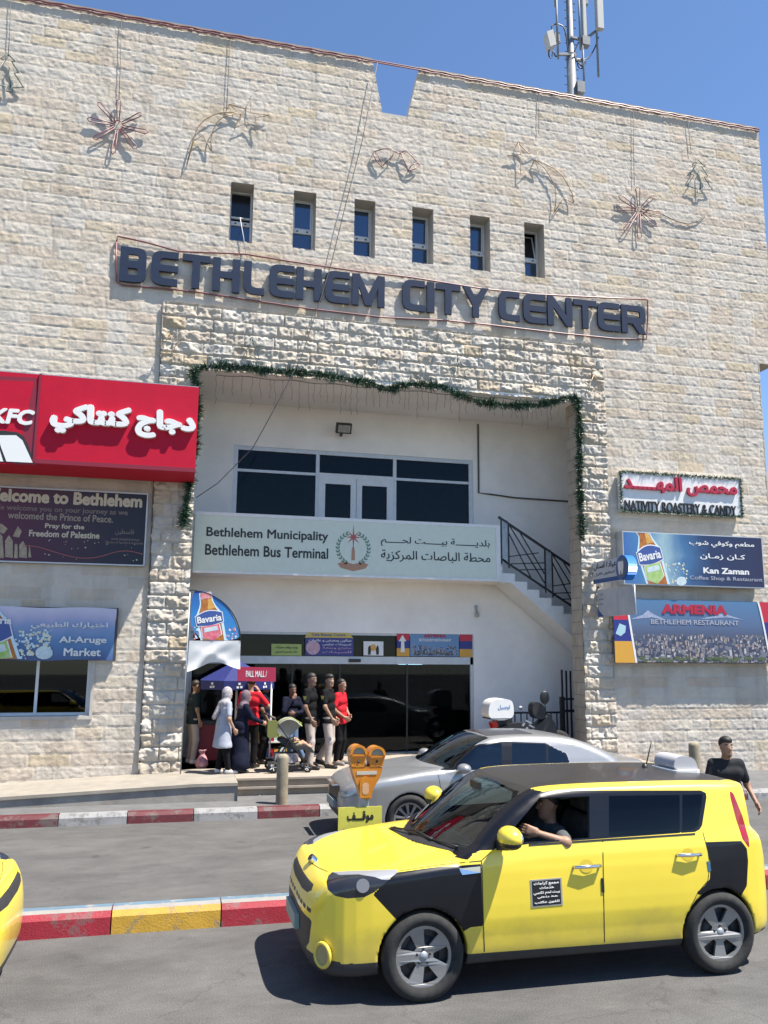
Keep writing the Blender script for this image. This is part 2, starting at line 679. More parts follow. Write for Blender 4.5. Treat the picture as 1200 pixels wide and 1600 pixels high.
def worn(name, col, bare=(.27, .26, .24), amount=.42, scale=5.0):
    m = mat(name, col, .65, bump=.004, bscale=60, col2=tuple(c * .72 for c in col), vscale=3.5)
    nt = m.node_tree
    b = nt.nodes['Principled BSDF']
    src = b.inputs['Base Color'].links[0].from_socket
    tc = [n for n in nt.nodes if n.type == 'TEX_COORD'][0]
    n = nt.nodes.new('ShaderNodeTexNoise')
    n.inputs['Scale'].default_value = scale
    n.inputs['Detail'].default_value = 9
    n.inputs['Roughness'].default_value = .75
    nt.links.new(tc.outputs['Object'], n.inputs['Vector'])
    mr = nt.nodes.new('ShaderNodeMapRange')
    mr.inputs[1].default_value = 1 - amount
    mr.inputs[2].default_value = 1 - amount + .05
    nt.links.new(n.outputs['Fac'], mr.inputs[0])
    mx = nt.nodes.new('ShaderNodeMix')
    mx.data_type = 'RGBA'
    nt.links.new(mr.outputs[0], mx.inputs[0])
    nt.links.new(src, mx.inputs[6])
    mx.inputs[7].default_value = (*bare, 1)
    nt.links.new(mx.outputs[2], b.inputs['Base Color'])
    return m


M_KRED = worn('kerb_red', (.32, .018, .035), (.20, .07, .075), .47)
M_KYEL = worn('kerb_yellow', (.50, .30, .035), (.26, .19, .09), .46)
M_KOLD = worn('kerb_faded_red', (.125, .02, .026), (.11, .08, .075), .48)
M_KWHT = worn('kerb_worn_white', (.31, .31, .31), (.16, .16, .155), .49)
M_KTOP = worn('kerb_worn_top', (.32, .31, .29), (.28, .26, .24), .46)
M_KBLUE = worn('kerb_blue_edge', (.12, .20, .27), (.26, .26, .25), .46)


def kerb(name, blocks, yf, depth, z, mats, edge):
    """blocks: list of (x0, x1, material index); bevelled top edge on the road side"""
    m = MB()
    for x0, x1, mi in blocks:
        a, b = x0 + .006, x1 - .006
        prof = [(yf, 0, mi), (yf + .012, z - .045, mi), (yf + .045, z, 4 if edge else mi)]
        vs = [(x, y, zz) for x in (a, b) for (y, zz) in ((yf, -.02), (yf + .012, z - .05), (yf + .05, z), (yf + depth * .62, z + .002), (yf + depth, z), (yf + depth, -.02))]
        m.add(vs, [(0, 1, 7, 6), (1, 2, 8, 7)], mi)
        m.add(vs, [(2, 3, 9, 8)], edge[0] if edge else mi)
        m.add(vs, [(3, 4, 10, 9), (4, 5, 11, 10)], edge[1] if edge else mi)
        m.add(vs, [(0, 5, 4, 3, 2, 1), (6, 7, 8, 9, 10, 11)], mi)
    o = m.build(name, mats)
    return tag(o, kind='structure')


xa, xb, xc = atz(35, 1467, 0)[0], atz(172, 1461, 0)[0], atz(345, 1450, 0)[0]
L = xc - xb
bl = []
x = xb - 9 * L
i = 1
while x < 16:
    bl.append((x, x + L, i % 2))
    x += L
    i += 1
# the block between xb and xc is yellow
k0 = [k for k, b in enumerate(bl) if abs(b[0] - xb) < .01][0]
bl = [(a, b, 1 if (k - k0) % 2 == 0 else 0) for k, (a, b, _) in enumerate(bl)]
kerb('median_kerb', bl, 9.45 * .909 + .0, .27, .2, [M_KRED, M_KYEL, M_KTOP, M_KBLUE], (2, 3))
MED_Y = 9.45 * .909
L2 = atz(198, 1288, 0)[0] - atz(92, 1289, 0)[0]
x0 = atz(92, 1289, 0)[0]
bl2 = [(x0 + (k) * L2, x0 + (k + 1) * L2, 1 if k % 2 == 0 else 0) for k in range(-9, 17)]
kerb('pavement_kerb', bl2, KERB_Y, .2, .16, [M_KOLD, M_KWHT], None)

m = MB()
m.box(-30, 40, KERB_Y + .2, FY + .3, -.02, .158)
tag(m.build('pavement', M_PAVE), kind='structure')


# raised walkway in front of the left shop: rises gently to the entrance
def topz(x): return .31 + max(0, min(1, (x + 3.2) / 3.6)) * (PLAT_Z - .31)


m = MB()
xs = [-12, -3.2, -2, -1, .0, .4, 1.08]
for a, b in zip(xs, xs[1:]):
    za, zb = topz(a), topz(b)
    for (y0, y1, dz) in ((14.46, FY + .2, 0),):
        vs = [(a, y0, .1), (b, y0, .1), (b, y0, zb - .05), (a, y0, za - .05), (a, y0 - .03, za - .05), (b, y0 - .03, zb - .05), (b, y0 - .03, zb), (a, y0 - .03, za), (a, y1, za), (b, y1, zb), (a, y1, .1), (b, y1, .1)]
        m.add(vs, [(0, 1, 2, 3), (3, 2, 5, 4)], 1)
        m.add(vs, [(4, 5, 6, 7), (7, 6, 9, 8)], 0)
m.add([(1.08, 14.43, .1), (1.08, FY, .1), (1.08, FY, PLAT_Z), (1.08, 14.43, PLAT_Z)], [(0, 1, 2, 3)], 1)
tag(m.build('walkway', [M_SILL, M_CONC]), kind='structure')

M_STEPTOP = mat('step_stone', (.36, .31, .25), .8, col2=(.28, .24, .195), vscale=4, bump=.002)
M_RISER = mat('step_riser', (.40, .33, .24), .85, col2=(.32, .26, .19), vscale=4)
m = MB()
m.box(1.085, 9.4, PLAT_Y, 18.2, .1, PLAT_Z - .035, 1)
m.box(1.085, 9.4, PLAT_Y - .04, 18.2, PLAT_Z - .034, PLAT_Z, 0)
m.box(1.085, 9.4, PLAT_Y - .05, PLAT_Y - .002, .27, .305, 0)
tag(m.build('entrance_steps', [M_STEPTOP, M_RISER]), kind='structure')

# ------------------------------------------------------------------ the building
BLD = thing('stone_building', 'long pale limestone building with deep entrance recess and small high windows', 'building', (4.0, FY, 0))
M_STONE = stone_mat('rock_faced_limestone', (.52, .462, .385), (.575, .513, .425), (.595, .545, .465), (.54, .45, .325))
M_ROUGH = stone_mat('rough_cream_limestone', (.48, .43, .35), (.55, .50, .42), (.59, .55, .47), (.50, .41, .29), bump=.018)
M_ASHLAR = brick_mat('sawn_limestone_reveal', (.42, .36, .28), (.46, .41, .33), (.20, .17, .14), .9, .25)
M_REVEAL = mat('window_reveal_stone', (.46, .43, .385), .85, var=.1, vscale=6, bump=.002)


def vnoise(x, z, s, seed):
    r = np.random.default_rng(seed)
    N = 256
    T = r.random((N, N))
    X, Z = x / s, z / s
    i, j = np.floor(X).astype(int), np.floor(Z).astype(int)
    fx, fz = X - i, Z - j
    fx = fx * fx * (3 - 2 * fx)
    fz = fz * fz * (3 - 2 * fz)
    i0, i1, j0, j1 = i % N, (i + 1) % N, j % N, (j + 1) % N
    return (T[i0, j0] * (1 - fx) + T[i1, j0] * fx) * (1 - fz) + (T[i0, j1] * (1 - fx) + T[i1, j1] * fx) * fz - .5


def rock_wall(name, xs, zs, keep, course, lens, amp, joint, jw, noise, Y, seed, material, parent, warp=None):
    r = np.random.default_rng(seed)
    X, Z = np.meshgrid(xs, zs, indexing='ij')
    Z0 = Z
    Z = Z + course * .45
    row = np.floor(Z / course).astype(int)
    row = np.clip(row, 0, None)
    nrow = row.max() + 1
    ed = np.minimum(Z - row * course, (row + 1) * course - Z)
    tint = np.zeros_like(X)
    bul = np.zeros_like(X)
    for k in range(nrow):
        sel = row == k
        if not sel.any(): continue
        w = r.uniform(lens[0], lens[1], int((xs[-1] - xs[0]) / lens[0]) + 4)
        J = xs[0] - r.uniform(0, lens[1]) + np.concatenate([[0], np.cumsum(w)])
        xx = X[sel]
        idx = np.clip(np.searchsorted(J, xx) - 1, 0, len(J) - 2)
        ed[sel] = np.minimum(ed[sel], np.minimum(xx - J[idx], J[idx + 1] - xx) * 1.7)
        rt = r.random(len(J))
        rb = r.uniform(-1, 1, len(J))
        rg = r.uniform(-1, 1, (len(J), 2))
        tint[sel] = rt[idx]
        c = (J[idx] + J[idx + 1]) / 2
        bul[sel] = rb[idx] * .35 + rg[idx, 0] * (xx - c) * .6 + rg[idx, 1] * (Z[sel] - (k + .5) * course) * 2.0
    edge = 1 - np.exp(-(np.maximum(ed, 0) / jw) ** 2)
    d = -joint * (1 - edge)
    n = sum((a * vnoise(X + 50 + 13 * q, Z + 50 + 7 * q, s, seed + q)) if a > 0 else (-a * (.5 - 2 * np.abs(vnoise(X + 50 + 13 * q, Z + 50 + 7 * q, s, seed + q)))) for q, (s, a) in enumerate(noise))
    d = d + edge * (amp * (.5 + .5 * bul) + n)
    Z = Z0
    if warp is not None: X = warp(X, Z)
    V = np.stack([X, Y - d, Z], -1).reshape(-1, 3)
    nx, nz = len(xs), len(zs)
    I = np.arange(nx * nz).reshape(nx, nz)
    F = np.stack([I[:-1, :-1], I[1:, :-1], I[1:, 1:], I[:-1, 1:]], -1)
    cx = (xs[:-1] + xs[1:]) / 2
    cz = (zs[:-1] + zs[1:]) / 2
    CX, CZ = np.meshgrid(cx, cz, indexing='ij')
    K = keep(CX, CZ)
    F = F[K]
    used = np.unique(F)
    mp = -np.ones(nx * nz, int)
    mp[used] = np.arange(len(used))
    o = np_mesh(name, V[used], mp[F], material, True, parent)
    at_ = o.data.attributes.new('tint', 'FLOAT', 'POINT')
    at_.data.foreach_set('value', tint.reshape(-1)[used].astype(np.float32))
    return o


def snap(g, vals):
    g = g.copy()
    for v in vals:
        k = int(np.argmin(abs(g - v)))
        g[k] = v
    return g


TOPZ = at(582, 94, FY)[2]
RX = at(1184, 196, FY)[0]
NB = at(617, 183, FY)[2]
nbl, nbr = at(598, 182, FY)[0], at(636, 185, FY)[0]
ntl, ntr = at(582, 94, FY)[0], at(655, 107, FY)[0]
WPX = [[(360.3, 282.2), (396, 287.5), (394.8, 377.4), (359.1, 373.6)], [(459, 297.3), (494, 302.5), (492.8, 390), (457.8, 386.7)], [(554, 311.3), (586.6, 315.5), (585.7, 402.8), (552.8, 399.5)],
       [(644.3, 324), (676.5, 327.5), (677.5, 413.6), (644.3, 410.8)], [(734.6, 336.6), (765.2, 340.1), (766.4, 424.4), (734.6, 421.8)], [(819.3, 347.4), (849.7, 350.2), (851.5, 433.7), (820, 432.3)]]
WIN = []
for w in WPX:
    P = [at(x, y, FY) for x, y in w]
    WIN.append(((P[0][0] + P[3][0]) / 2, (P[1][0] + P[2][0]) / 2, (P[2][2] + P[3][2]) / 2, (P[0][2] + P[1][2]) / 2))
wz0 = sum(w[2] for w in WIN) / 6
wz1 = sum(w[3] for w in WIN) / 6
WIN = [(a, b, wz0, wz1) for a, b, _, _ in WIN]
PX0, PX1, PZ = .175, 8.17, 8.0                      # portal opening
QX0, QX1, QZ = -.57, 8.87, 9.33                     # rough surround
SHOPW = (-3.9, at(143, 1060, FY)[0], at(70, 1119, FY)[2], at(70, 1036, FY)[2] + .15)   # shop window, left
GATE = (at(1186, 568, FY)[0], at(1186, 568, FY)[2])

xs = np.concatenate([np.arange(-8, -3.7, .1), np.arange(-3.7, RX, .0225), [RX]])
zs = np.arange(0, TOPZ + .011, .0225)
zs[-1] = TOPZ
ex = [nbl, nbr, PX0, PX1, SHOPW[0], SHOPW[1], GATE[0], QX0 + .06, QX1 - .06] + [w[0] for w in WIN] + [w[1] for w in WIN]
xs = snap(xs, ex)
zs = snap(zs, [NB, wz0, wz1, SHOPW[2], SHOPW[3], GATE[1], QZ - .06])


def keep(CX, CZ):
    k = np.ones(CX.shape, bool)
    for a, b, c, d in WIN: k &= ~((CX > a) & (CX < b) & (CZ > c) & (CZ < d))
    k &= ~((CX > QX0 + .06) & (CX < QX1 - .06) & (CZ < QZ - .06))
    k &= ~((CX > nbl) & (CX < nbr) & (CZ > NB))
    k &= ~((CX > SHOPW[0]) & (CX < SHOPW[1]) & (CZ > SHOPW[2]) & (CZ < SHOPW[3]))
    k &= ~((CX > GATE[0]) & (CZ < GATE[1]) & (CZ > 4.2))
    return k


def warp(X, Z):
    t = np.clip((Z - NB) / (TOPZ - NB), 0, 1)
    wl = np.clip(1 - abs(X - nbl) / .9, 0, 1) * (X <= nbl + 1e-4) + (X > nbl + 1e-4) * np.clip(1 - abs(X - nbl) / .3, 0, 1)
    wr = np.clip(1 - abs(X - nbr) / .9, 0, 1) * (X >= nbr - 1e-4) + (X < nbr - 1e-4) * np.clip(1 - abs(X - nbr) / .3, 0, 1)
    return X + t * (wl * (ntl - nbl) + wr * (ntr - nbr))


rock_wall('facade_wall', xs, zs, keep, .2235, (.34, .78), .006, .007, .011, [(.17, .005), (.065, .010), (.04, .008)], FY, 5, M_STONE, BLD, warp)
xs2 = snap(np.arange(QX0, QX1 + .009, .018), [PX0, PX1])
zs2 = snap(np.arange(.16, QZ + .009, .018), [PZ])
xs2[-1], zs2[-1] = QX1, QZ
rock_wall('portal_surround', xs2, zs2, lambda CX, CZ: ~((CX > PX0) & (CX < PX1) & (CZ < PZ)), .2475, (.3, .62), .032, .016, .016,
          [(.19, -.034), (.15, .03), (.08, -.026), (.045, .018)], FY - .03, 9, M_ROUGH, BLD)
m = MB()
m.box(QX0, QX0 + .02, FY - .035, FY, .16, QZ)
m.box(QX1 - .02, QX1, FY - .035, FY, .16, QZ)
m.box(QX0 + .02, QX1 - .02, FY - .035, FY, QZ - .02, QZ)
m.build('surround_edge', M_ROUGH, BLD)

# parapet body behind the stone, with the notch, and its coping
outl = [(-8, 14.2), (RX - .01, 14.2), (RX - .01, TOPZ - .01), (ntr + .01, TOPZ - .01), (nbr + .01, NB - .01), (nbl - .01, NB - .01), (ntl - .01, TOPZ - .01), (-8, TOPZ - .01)]
MB().prism([outl], wallmap, FY + .012, FY + .38).build('parapet', M_REVEAL, BLD)
m = MB()
m.box(-8, ntl - .02, FY - .01, FY + .40, TOPZ - .008, TOPZ + .04)
m.box(ntr + .02, RX + .01, FY - .01, FY + .40, TOPZ - .008, TOPZ + .04)
m.build('coping', M_SILL, BLD)
m = MB()
m.box(-8, RX - .02, FY + .38, 30, 14.0, 14.2)
m.box(RX - .3, RX, FY + .015, 30, 10.2, TOPZ - .02)
m.box(12.0, 12.3, FY + .5, 30, 0, 10.2)
m.box(-8, 12, 29.8, 30, 0, 14)
m.box(-8, -7.8, FY + .1, 29.8, 0, 14)
m.build('wall', M_REVEAL, BLD)
m = MB()
m.box(-7.8, 12, FY + .45, 29.8, 10.1, 10.2)
m.box(-7.8, -.1, FY + .75, FY + .8, .1, 8)
m.box(-7.8, 12, FY + 1.6, FY + 1.65, 10.2, 14)
m.build('inner_floor', M_DARK, BLD)
# passage at the right corner
m = MB()
m.box(GATE[0] - .03, GATE[0], FY - .005, FY + 1.1, 4.2, GATE[1])
m.box(GATE[0] - .03, RX - .01, FY - .005, FY + 1.1, GATE[1], GATE[1] + .03)
m.build('passage_reveal', M_ASHLAR, BLD)
m = MB()
m.box(GATE[0] + .002, GATE[0] + .06, FY + .5, FY + .62, 4.2, GATE[1] - .1)
m.build('maroon_downpipe', M_DKRED, BLD)


def box_reveal(m, x0, x1, z0, z1, y0, y1):
    """four inner faces of an opening"""
    vs = [(x, y, z) for x in (x0, x1) for z in (z0, z1) for y in (y0, y1)]
    m.add(vs, [(0, 1, 3, 2), (4, 6, 7, 5), (0, 4, 5, 1), (2, 3, 7, 6)])


M_SASH = mat('window_frame_aluminium', (.60, .61, .61), .45, metal=.1, var=.06)
for k, (a, b, c, d) in enumerate(WIN):
    m = MB()
    box_reveal(m, a, b, c, d, FY - .004, FY + .46)
    o = m.build('window', M_REVEAL, BLD)
    yf = FY + .36
    zm = c + (d - c) * .44
    f = MB()
    t = .035
    f.box(a, b, yf, yf + .06, c, c + t)
    f.box(a, b, yf, yf + .06, d - t, d)
    f.box(a, a + t, yf, yf + .06, c + t, d - t)
    f.box(b - t, b, yf, yf + .06, c + t, d - t)
    f.box(a + t, b - t, yf - .01, yf + .06, zm - .045, zm + .045)
    fr = f.build('frame', M_SASH, o)
    for hx in (a + .13, b - .13):
        MB().box(hx - .02, hx + .02, yf - .02, yf - .011, zm - .012, zm + .012).build('latch', M_PLASTIC, fr)
    MB().box(a + t, b - t, yf + .025, yf + .031, c + t, zm - .045).build('pane', M_WIN, o)
    if k == 0:
        MB().box(a + t, b - t, yf + .05, yf + .055, zm + .045, d - t).build('pane', M_WIN_DARK, o)  # sash is open here: near-black sheet stands for the shade inside
        MB().box(a + t, b - t, yf - .03, yf + .01, zm + .10, zm + .135).build('sash', M_SASH, o)
    else:
        tilt = 0.03 if k != 5 else .16
        s = MB()
        z0, z1 = zm + .05, d - t - .005
        x0, x1 = a + t + .005, b - t - .005
        for (p, q, u, v) in ((x0, x1, z0, z0 + .03), (x0, x1, z1 - .03, z1), (x0, x0 + .03, z0 + .03, z1 - .03), (x1 - .03, x1, z0 + .03, z1 - .03)):
            vs = []
            for X in (p, q):
                for Zz in (u, v):
                    yy = yf + .015 - tilt * (Zz - z0) / (z1 - z0) * (-1 if k == 5 else 1)
                    vs += [(X, yy, Zz), (X, yy + .03, Zz)]
            s.add(vs, [(0, 1, 3, 2), (4, 6, 7, 5), (0, 4, 5, 1), (2, 3, 7, 6), (0, 2, 6, 4), (1, 5, 7, 3)])
        s.build('sash', M_SASH, o)
        e = MB()
        ya, yb = yf + .03, yf + .03 - tilt * (-1 if k == 5 else 1)
        e.add([(x0 + .03, ya, z0 + .03), (x1 - .03, ya, z0 + .03), (x1 - .03, yb, z1 - .03), (x0 + .03, yb, z1 - .03)], [(0, 1, 2, 3)])
        e.build('pane', M_WIN_DARK if k == 5 else M_WIN, o, fix=False)

# left shop window
a, b, c, d = SHOPW
m = MB()
box_reveal(m, a, b, c, d, FY - .004, FY + .3)
o = m.build('window', M_REVEAL, BLD)
f = MB()
yf = FY + .16
for (p, q, u, v) in ((a, b, c, c + .05), (a, b, d - .05, d), (a, a + .05, c + .05, d - .05), (b - .09, b, c + .05, d - .05), (-2.42, -2.37, c + .05, d - .05), (-3.2, -3.15, c + .05, d - .05)):
    f.box(p, q, yf, yf + .06, u, v)
f.build('frame', M_SASH, o)
MB().box(a + .05, b - .09, yf + .03, yf + .036, c + .05, d - .05).build('pane', M_TINT, o)
f = MB()
f.box(a + .1, b - .35, yf + .08, yf + .3, c + .05, c + .13)
f.build('counter', M_WHITE, o)
m = MB()
m.box(a - .04, b + .05, FY - .03, FY + .1, c - .06, c - .002)
m.box(b, b + .05, FY - .02, FY - .004, c, d)
m.build('sill', M_REVEAL, o)

# recess: soffit, side walls, back wall with door and window openings
BY = 18.0
IX1 = 9.75
DZ0, DZ1 = PLAT_Z, 3.0
DX0, DX1 = .26, 6.5
UX0, UX1, UZ0, UZ1 = 1.0, 6.53, 5.3, 7.04
M_BACK = mat('recess_plaster', (.82, .79, .75), .9, var=.08, vscale=.9, bump=.0015, bscale=30)
m = MB()
m.prism([[(PX0, PLAT_Z), (IX1, PLAT_Z), (IX1, 8.1), (PX0, 8.1)], [(DX0, PLAT_Z + .001), (DX0, DZ1), (DX1, DZ1), (DX1, PLAT_Z + .001)], [(UX0, UZ0), (UX0, UZ1), (UX1, UZ1), (UX1, UZ0)]], wallmap, BY, BY + .18)
m.build('back_wall', M_BACK, BLD)
m = MB()
m.box(PX0 - .2, IX1 + .2, FY + .02, BY + .2, PZ + .0, PZ + .15)
m.build('soffit', M_BACK, BLD)
m = MB()
m.box(PX0 - .2, PX0, FY - .02, BY, .2, PZ)
m.build('pillar_reveal', M_ASHLAR, BLD)
m = MB()
m.box(PX1, PX1 + .25, FY - .02, FY + .46, .2, PZ)
m.build('pillar_reveal', M_ASHLAR, BLD)
m = MB()
m.box(PX1 + .25, IX1, FY + .44, FY + .46, PLAT_Z, PZ)
m.box(IX1, IX1 + .1, FY + .46, BY, PLAT_Z, PZ)
m.box(PX0 + .0, PX1, FY - .03, FY + .02, PZ - .004, PZ + .1)
m.build('side_wall', M_BACK, BLD)
# landing slab with parapet, stairs
LX1 = at(784, 870, 16.95)[0]
LZ0, LZ1 = at(783, 908, 16.95)[2], at(783, 824, 16.95)[2]
m = MB()
m.box(PX0, LX1, 17.01, BY, LZ0, LZ0 + .23)
m.box(PX0, LX1, 17.01, 17.15, LZ0 + .23, LZ1)
m.build('landing', M_BACK, BLD)
SY0, SY1 = 17.06, 17.97
p_top = at(787, 882, SY0)
tr, ri = .285, .172
st = []
x, z = LX1, p_top[2] - .02
up = [(LX1 + .002, z)]
for k in range(12):
    up.append((x + .06, z))
    z -= ri
    up.append((x + .06, z))
    x += tr
    if x > IX1 - .2: break
up.append((x, z))
low = [(x, z - .75), (LX1 + .25, LZ0 - .02), (LX1 + .002, LZ0 - .02)]
m = MB()
m.prism([up + low], wallmap, SY0, SY1)
m.build('staircase', M_WHITE, BLD)
SOFF = up

# stair railing
def seg(m, a, b, r=.016): m.bar(a, b, r * 2, r * 2)


RY = SY0 + .05
rail = thing('stair_railing', 'black metal stair railing with crossing bars descending from the pale sign board', 'railing', (LX1 + .1, RY, p_top[2]))
sl = -ri / tr


def rz(x, h): return p_top[2] + .02 + sl * (x - LX1 - .1) + h


posts = [LX1 + .06, at(852, 900, RY)[0], at(852, 900, RY)[0] + (at(852, 900, RY)[0] - LX1 - .06)]
f = MB()
xe = IX1 - .15
seg(f, (posts[0] - .06, RY, rz(posts[0] - .06, .98)), (xe, RY, rz(xe, .98)), .024)
seg(f, (posts[0], RY, rz(posts[0], .08)), (xe, RY, rz(xe, .08)), .02)
f.build('handrail', M_BLACK, rail)
for px in posts:
    p = MB()
    p.box(px, px + .15, RY - .02, RY + .02, rz(px, .02), rz(px, .95))
    p.build('post', M_PLASTER if False else M_STEEL, rail)
    q = MB()
    seg(q, (px - .01, RY - .025, rz(px, -.02)), (px - .01, RY - .025, rz(px, .96)), .014)
    seg(q, (px + .16, RY - .025, rz(px + .16, -.02)), (px + .16, RY - .025, rz(px + .16, .96)), .014)
    q.build('post_edge', M_BLACK, rail)
for a in posts:
    x0, x1 = a + .17, min(a + (posts[1] - posts[0]) - .02, xe)
    w = x1 - x0
    b = MB()

    def pt(u, v): return (x0 + u * w, RY, rz(x0 + u * w, .08) + v * .9)

    for (u0, v0, u1, v1) in ((0, .78, .62, .02), (0, 1., 1, .12), (.3, 1, 1, .35), (0, .18, .85, .78), (0, .0, 1, .62), (.25, 0, 1, .46)):
        seg(b, pt(u0, v0), pt(u1, v1), .011)
    b.build('crossing_bars', M_BLACK, rail)

# low fence and gate at the back right of the recess
gx0 = at(775, 1112, 17.2)[0]
gt = thing('metal_fence', 'low black bar fence with taller gate in the right corner of the entrance', 'fence', (gx0, 17.2, PLAT_Z))
zt = at(830, 1112, 17.2)[2]
f = MB()
xg = at(880, 1112, 17.2)[0]
f.box(gx0, xg, 17.18, 17.22, zt - .04, zt)
f.box(gx0, xg, 17.18, 17.22, PLAT_Z + .12, PLAT_Z + .15)
f.build('rail', M_BLACK, gt)
f = MB()
k = gx0
while k < xg:
    f.box(k, k + .022, 17.19, 17.21, PLAT_Z, zt - .04)
    k += .14
f.build('bars', M_BLACK, gt)
f = MB()
zg = at(885, 1048, 16.9)[2]
x0 = at(877, 1060, 16.9)[0]
for k in range(9): f.box(x0 + k * .1, x0 + k * .1 + .03, 16.88, 16.92, PLAT_Z, zg - (.0 if k else -.02))
f.box(x0, x0 + .83, 16.87, 16.93, zg - .62, zg - .58)
f.box(x0, x0 + .83, 16.87, 16.93, PLAT_Z + .9, PLAT_Z + .95)
f.box(x0 - .04, x0 + .05, 16.86, 16.94, PLAT_Z, zg - .55)
f.build('gate', M_BLACK, gt)

# glazed entrance
ent = tag(thing('glass_entrance', 'wide dark glass shopfront with sliding doors and aluminium transom under the landing', 'entrance', (DX0, BY, DZ0)))
TZ = at(560, 1031, BY)[2]
f = MB()
yf = BY + .03
for (p, q, u, v) in ((DX0, DX1, DZ1 - .05, DZ1), (DX0, DX1, TZ - .09, TZ + .07), (DX0, DX0 + .06, DZ0, DZ1 - .05), (DX1 - .07, DX1, DZ0, DZ1 - .05)):
    f.box(p, q, yf, yf + .1, u, v)
fx = [at(x, 1100, BY)[0] for x in (455, 530, 636)]
f.build('frame', M_ALU, ent)
for xx in fx:
    MB().box(xx, xx + .035, yf + .03, yf + .07, DZ0, TZ - .09).build('door_stile', M_PLASTIC, ent)
ed = [DX0 + .06] + fx + [DX1 - .07]
for a, b in zip(ed, ed[1:]):
    MB().box(a + .036, b, yf + .045, yf + .055, DZ0 + .02, TZ - .09).build('door_pane', M_GLASS, ent)
MB().box(DX0 + .06, DX1 - .07, yf + .045, yf + .055, TZ + .07, DZ1 - .05).build('transom_pane', M_GLASS, ent)
MB().box(fx[1] + .2, fx[1] + .46, yf - .05, yf - .001, TZ - .05, TZ + .02).build('door_sensor', M_PLASTIC, ent)
# hall behind the doors
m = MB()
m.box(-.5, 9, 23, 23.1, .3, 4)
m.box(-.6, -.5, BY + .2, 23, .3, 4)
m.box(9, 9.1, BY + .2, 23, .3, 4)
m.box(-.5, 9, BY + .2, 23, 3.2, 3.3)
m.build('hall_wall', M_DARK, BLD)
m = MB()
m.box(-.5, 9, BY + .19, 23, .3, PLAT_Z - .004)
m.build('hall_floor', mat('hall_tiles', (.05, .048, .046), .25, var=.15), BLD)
m = MB()
x0 = at(470, 1100, 20)[0]
m.box(x0, x0 + .75, 20, 20.7, PLAT_Z, 3.2)
m.build('hall_column', mat('brown_stone', (.10, .065, .05), .5, var=.2), BLD)
m = MB()
p = at(640, 1037, 20.5)
m.box(p[0] - .3, p[0] + .3, 20.4, 20.5, p[2] - .02, p[2] + .02)
lamp = m.build('tube_light', mat('lit_tube', (.6, .9, 1.0), .5, emit=3.0))
tag(lamp, 'pale lit strip lamp hanging inside the dark entrance hall', 'lamp')

# upper glazing above the landing
upw = BLD
m = MB()
xu = [at(x, 760, BY)[0] for x in (496, 617)]
zu = at(500, 741, BY)[2]
yf = BY + .02
for (p, q, u, v) in ((UX0, UX1, UZ1 - .09, UZ1), (UX0, UX1, UZ0, UZ0 + .08), (UX0, UX0 + .1, UZ0 + .08, UZ1 - .09), (UX1 - .1, UX1, UZ0 + .08, UZ1 - .09),
                     (xu[0] - .04, xu[0] + .04, UZ0 + .08, UZ1 - .09), (xu[1] - .04, xu[1] + .04, UZ0 + .08, UZ1 - .09)):
    m.box(p, q, yf, yf + .09, u, v)
for (p, q) in ((UX0 + .1, xu[0] - .04), (xu[1] + .04, UX1 - .1)): m.box(p, q, yf + .01, yf + .08, zu - .03, zu + .03)
o = m.build('window', M_ALU, BLD)
m = MB()
a, b = xu[0] + .04, xu[1] - .04
c = (a + b) / 2
m.box(a, b, yf - .005, yf + .08, zu - .06, zu + .04)
for (p, q) in ((a, a + .14), (b - .14, b), (c - .13, c - .005), (c + .005, c + .13)): m.box(p, q, yf - .005, yf + .08, UZ0 + .08, zu - .06)
for (p, q) in ((a + .14, c - .13), (c + .13, b - .14)): m.box(p, q, yf - .004, yf + .08, zu - .2, zu - .06)
m.build('door', M_SASH, o)
m = MB()
m.box(UX0 + .1, UX1 - .1, yf + .05, yf + .056, UZ0 + .08, UZ1 - .09)
m.build('pane', M_GLASS, o)
m = MB()
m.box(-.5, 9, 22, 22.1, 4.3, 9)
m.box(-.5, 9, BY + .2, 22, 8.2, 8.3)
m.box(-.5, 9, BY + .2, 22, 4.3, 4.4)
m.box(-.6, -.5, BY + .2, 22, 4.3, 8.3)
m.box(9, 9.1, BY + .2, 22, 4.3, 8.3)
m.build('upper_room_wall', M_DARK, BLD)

# pipe on the recess wall, floodlight, camera
m = MB()
p0, p1, p2 = at(747, 663, BY - .03), at(748, 770, BY - .03), at(880, 775, BY - .03)
m.tube([p0, (p0[0], p0[1], p1[2]), (p1[0] + .3, BY - .03, p1[2] - .02), (p1[0] + .9, BY - .03, p1[2] - .07), (p2[0] + .2, BY - .03, p1[2] - .09)], .02, 6)
tag(m.build('conduit', M_CABLE), 'thin grey conduit running down then right across the recess wall', 'pipe')
c = Vector(at(537, 669, BY - .35))
fl = thing('floodlight', 'black rectangular floodlight on the recess wall above the upper windows', 'lamp', tuple(c))
m = MB()
ax, ay, az = Vector((.17, 0, 0)), Vector((0, .06, .03)), Vector((0, -.05, .10))
m.obox(c, ax, ay, az)
m.build('housing', M_BLACK, fl)
m = MB()
m.obox(c - ay * 1.1, ax * .8, ay * .06, az * .75)
m.build('lens', mat('flood_glass', (.28, .28, .25), .2, var=.3, vscale=20), fl)
m = MB()
m.bar(c + Vector((0, .08, -.03)), c + Vector((0, .36, -.09)), .03, .05)
m.bar(c + Vector((.1, .05, .1)), c + Vector((.12, .36, .2)), .015, .015)
m.build('bracket', M_BLACK, fl)
c = Vector(at(745, 955, BY - .06))
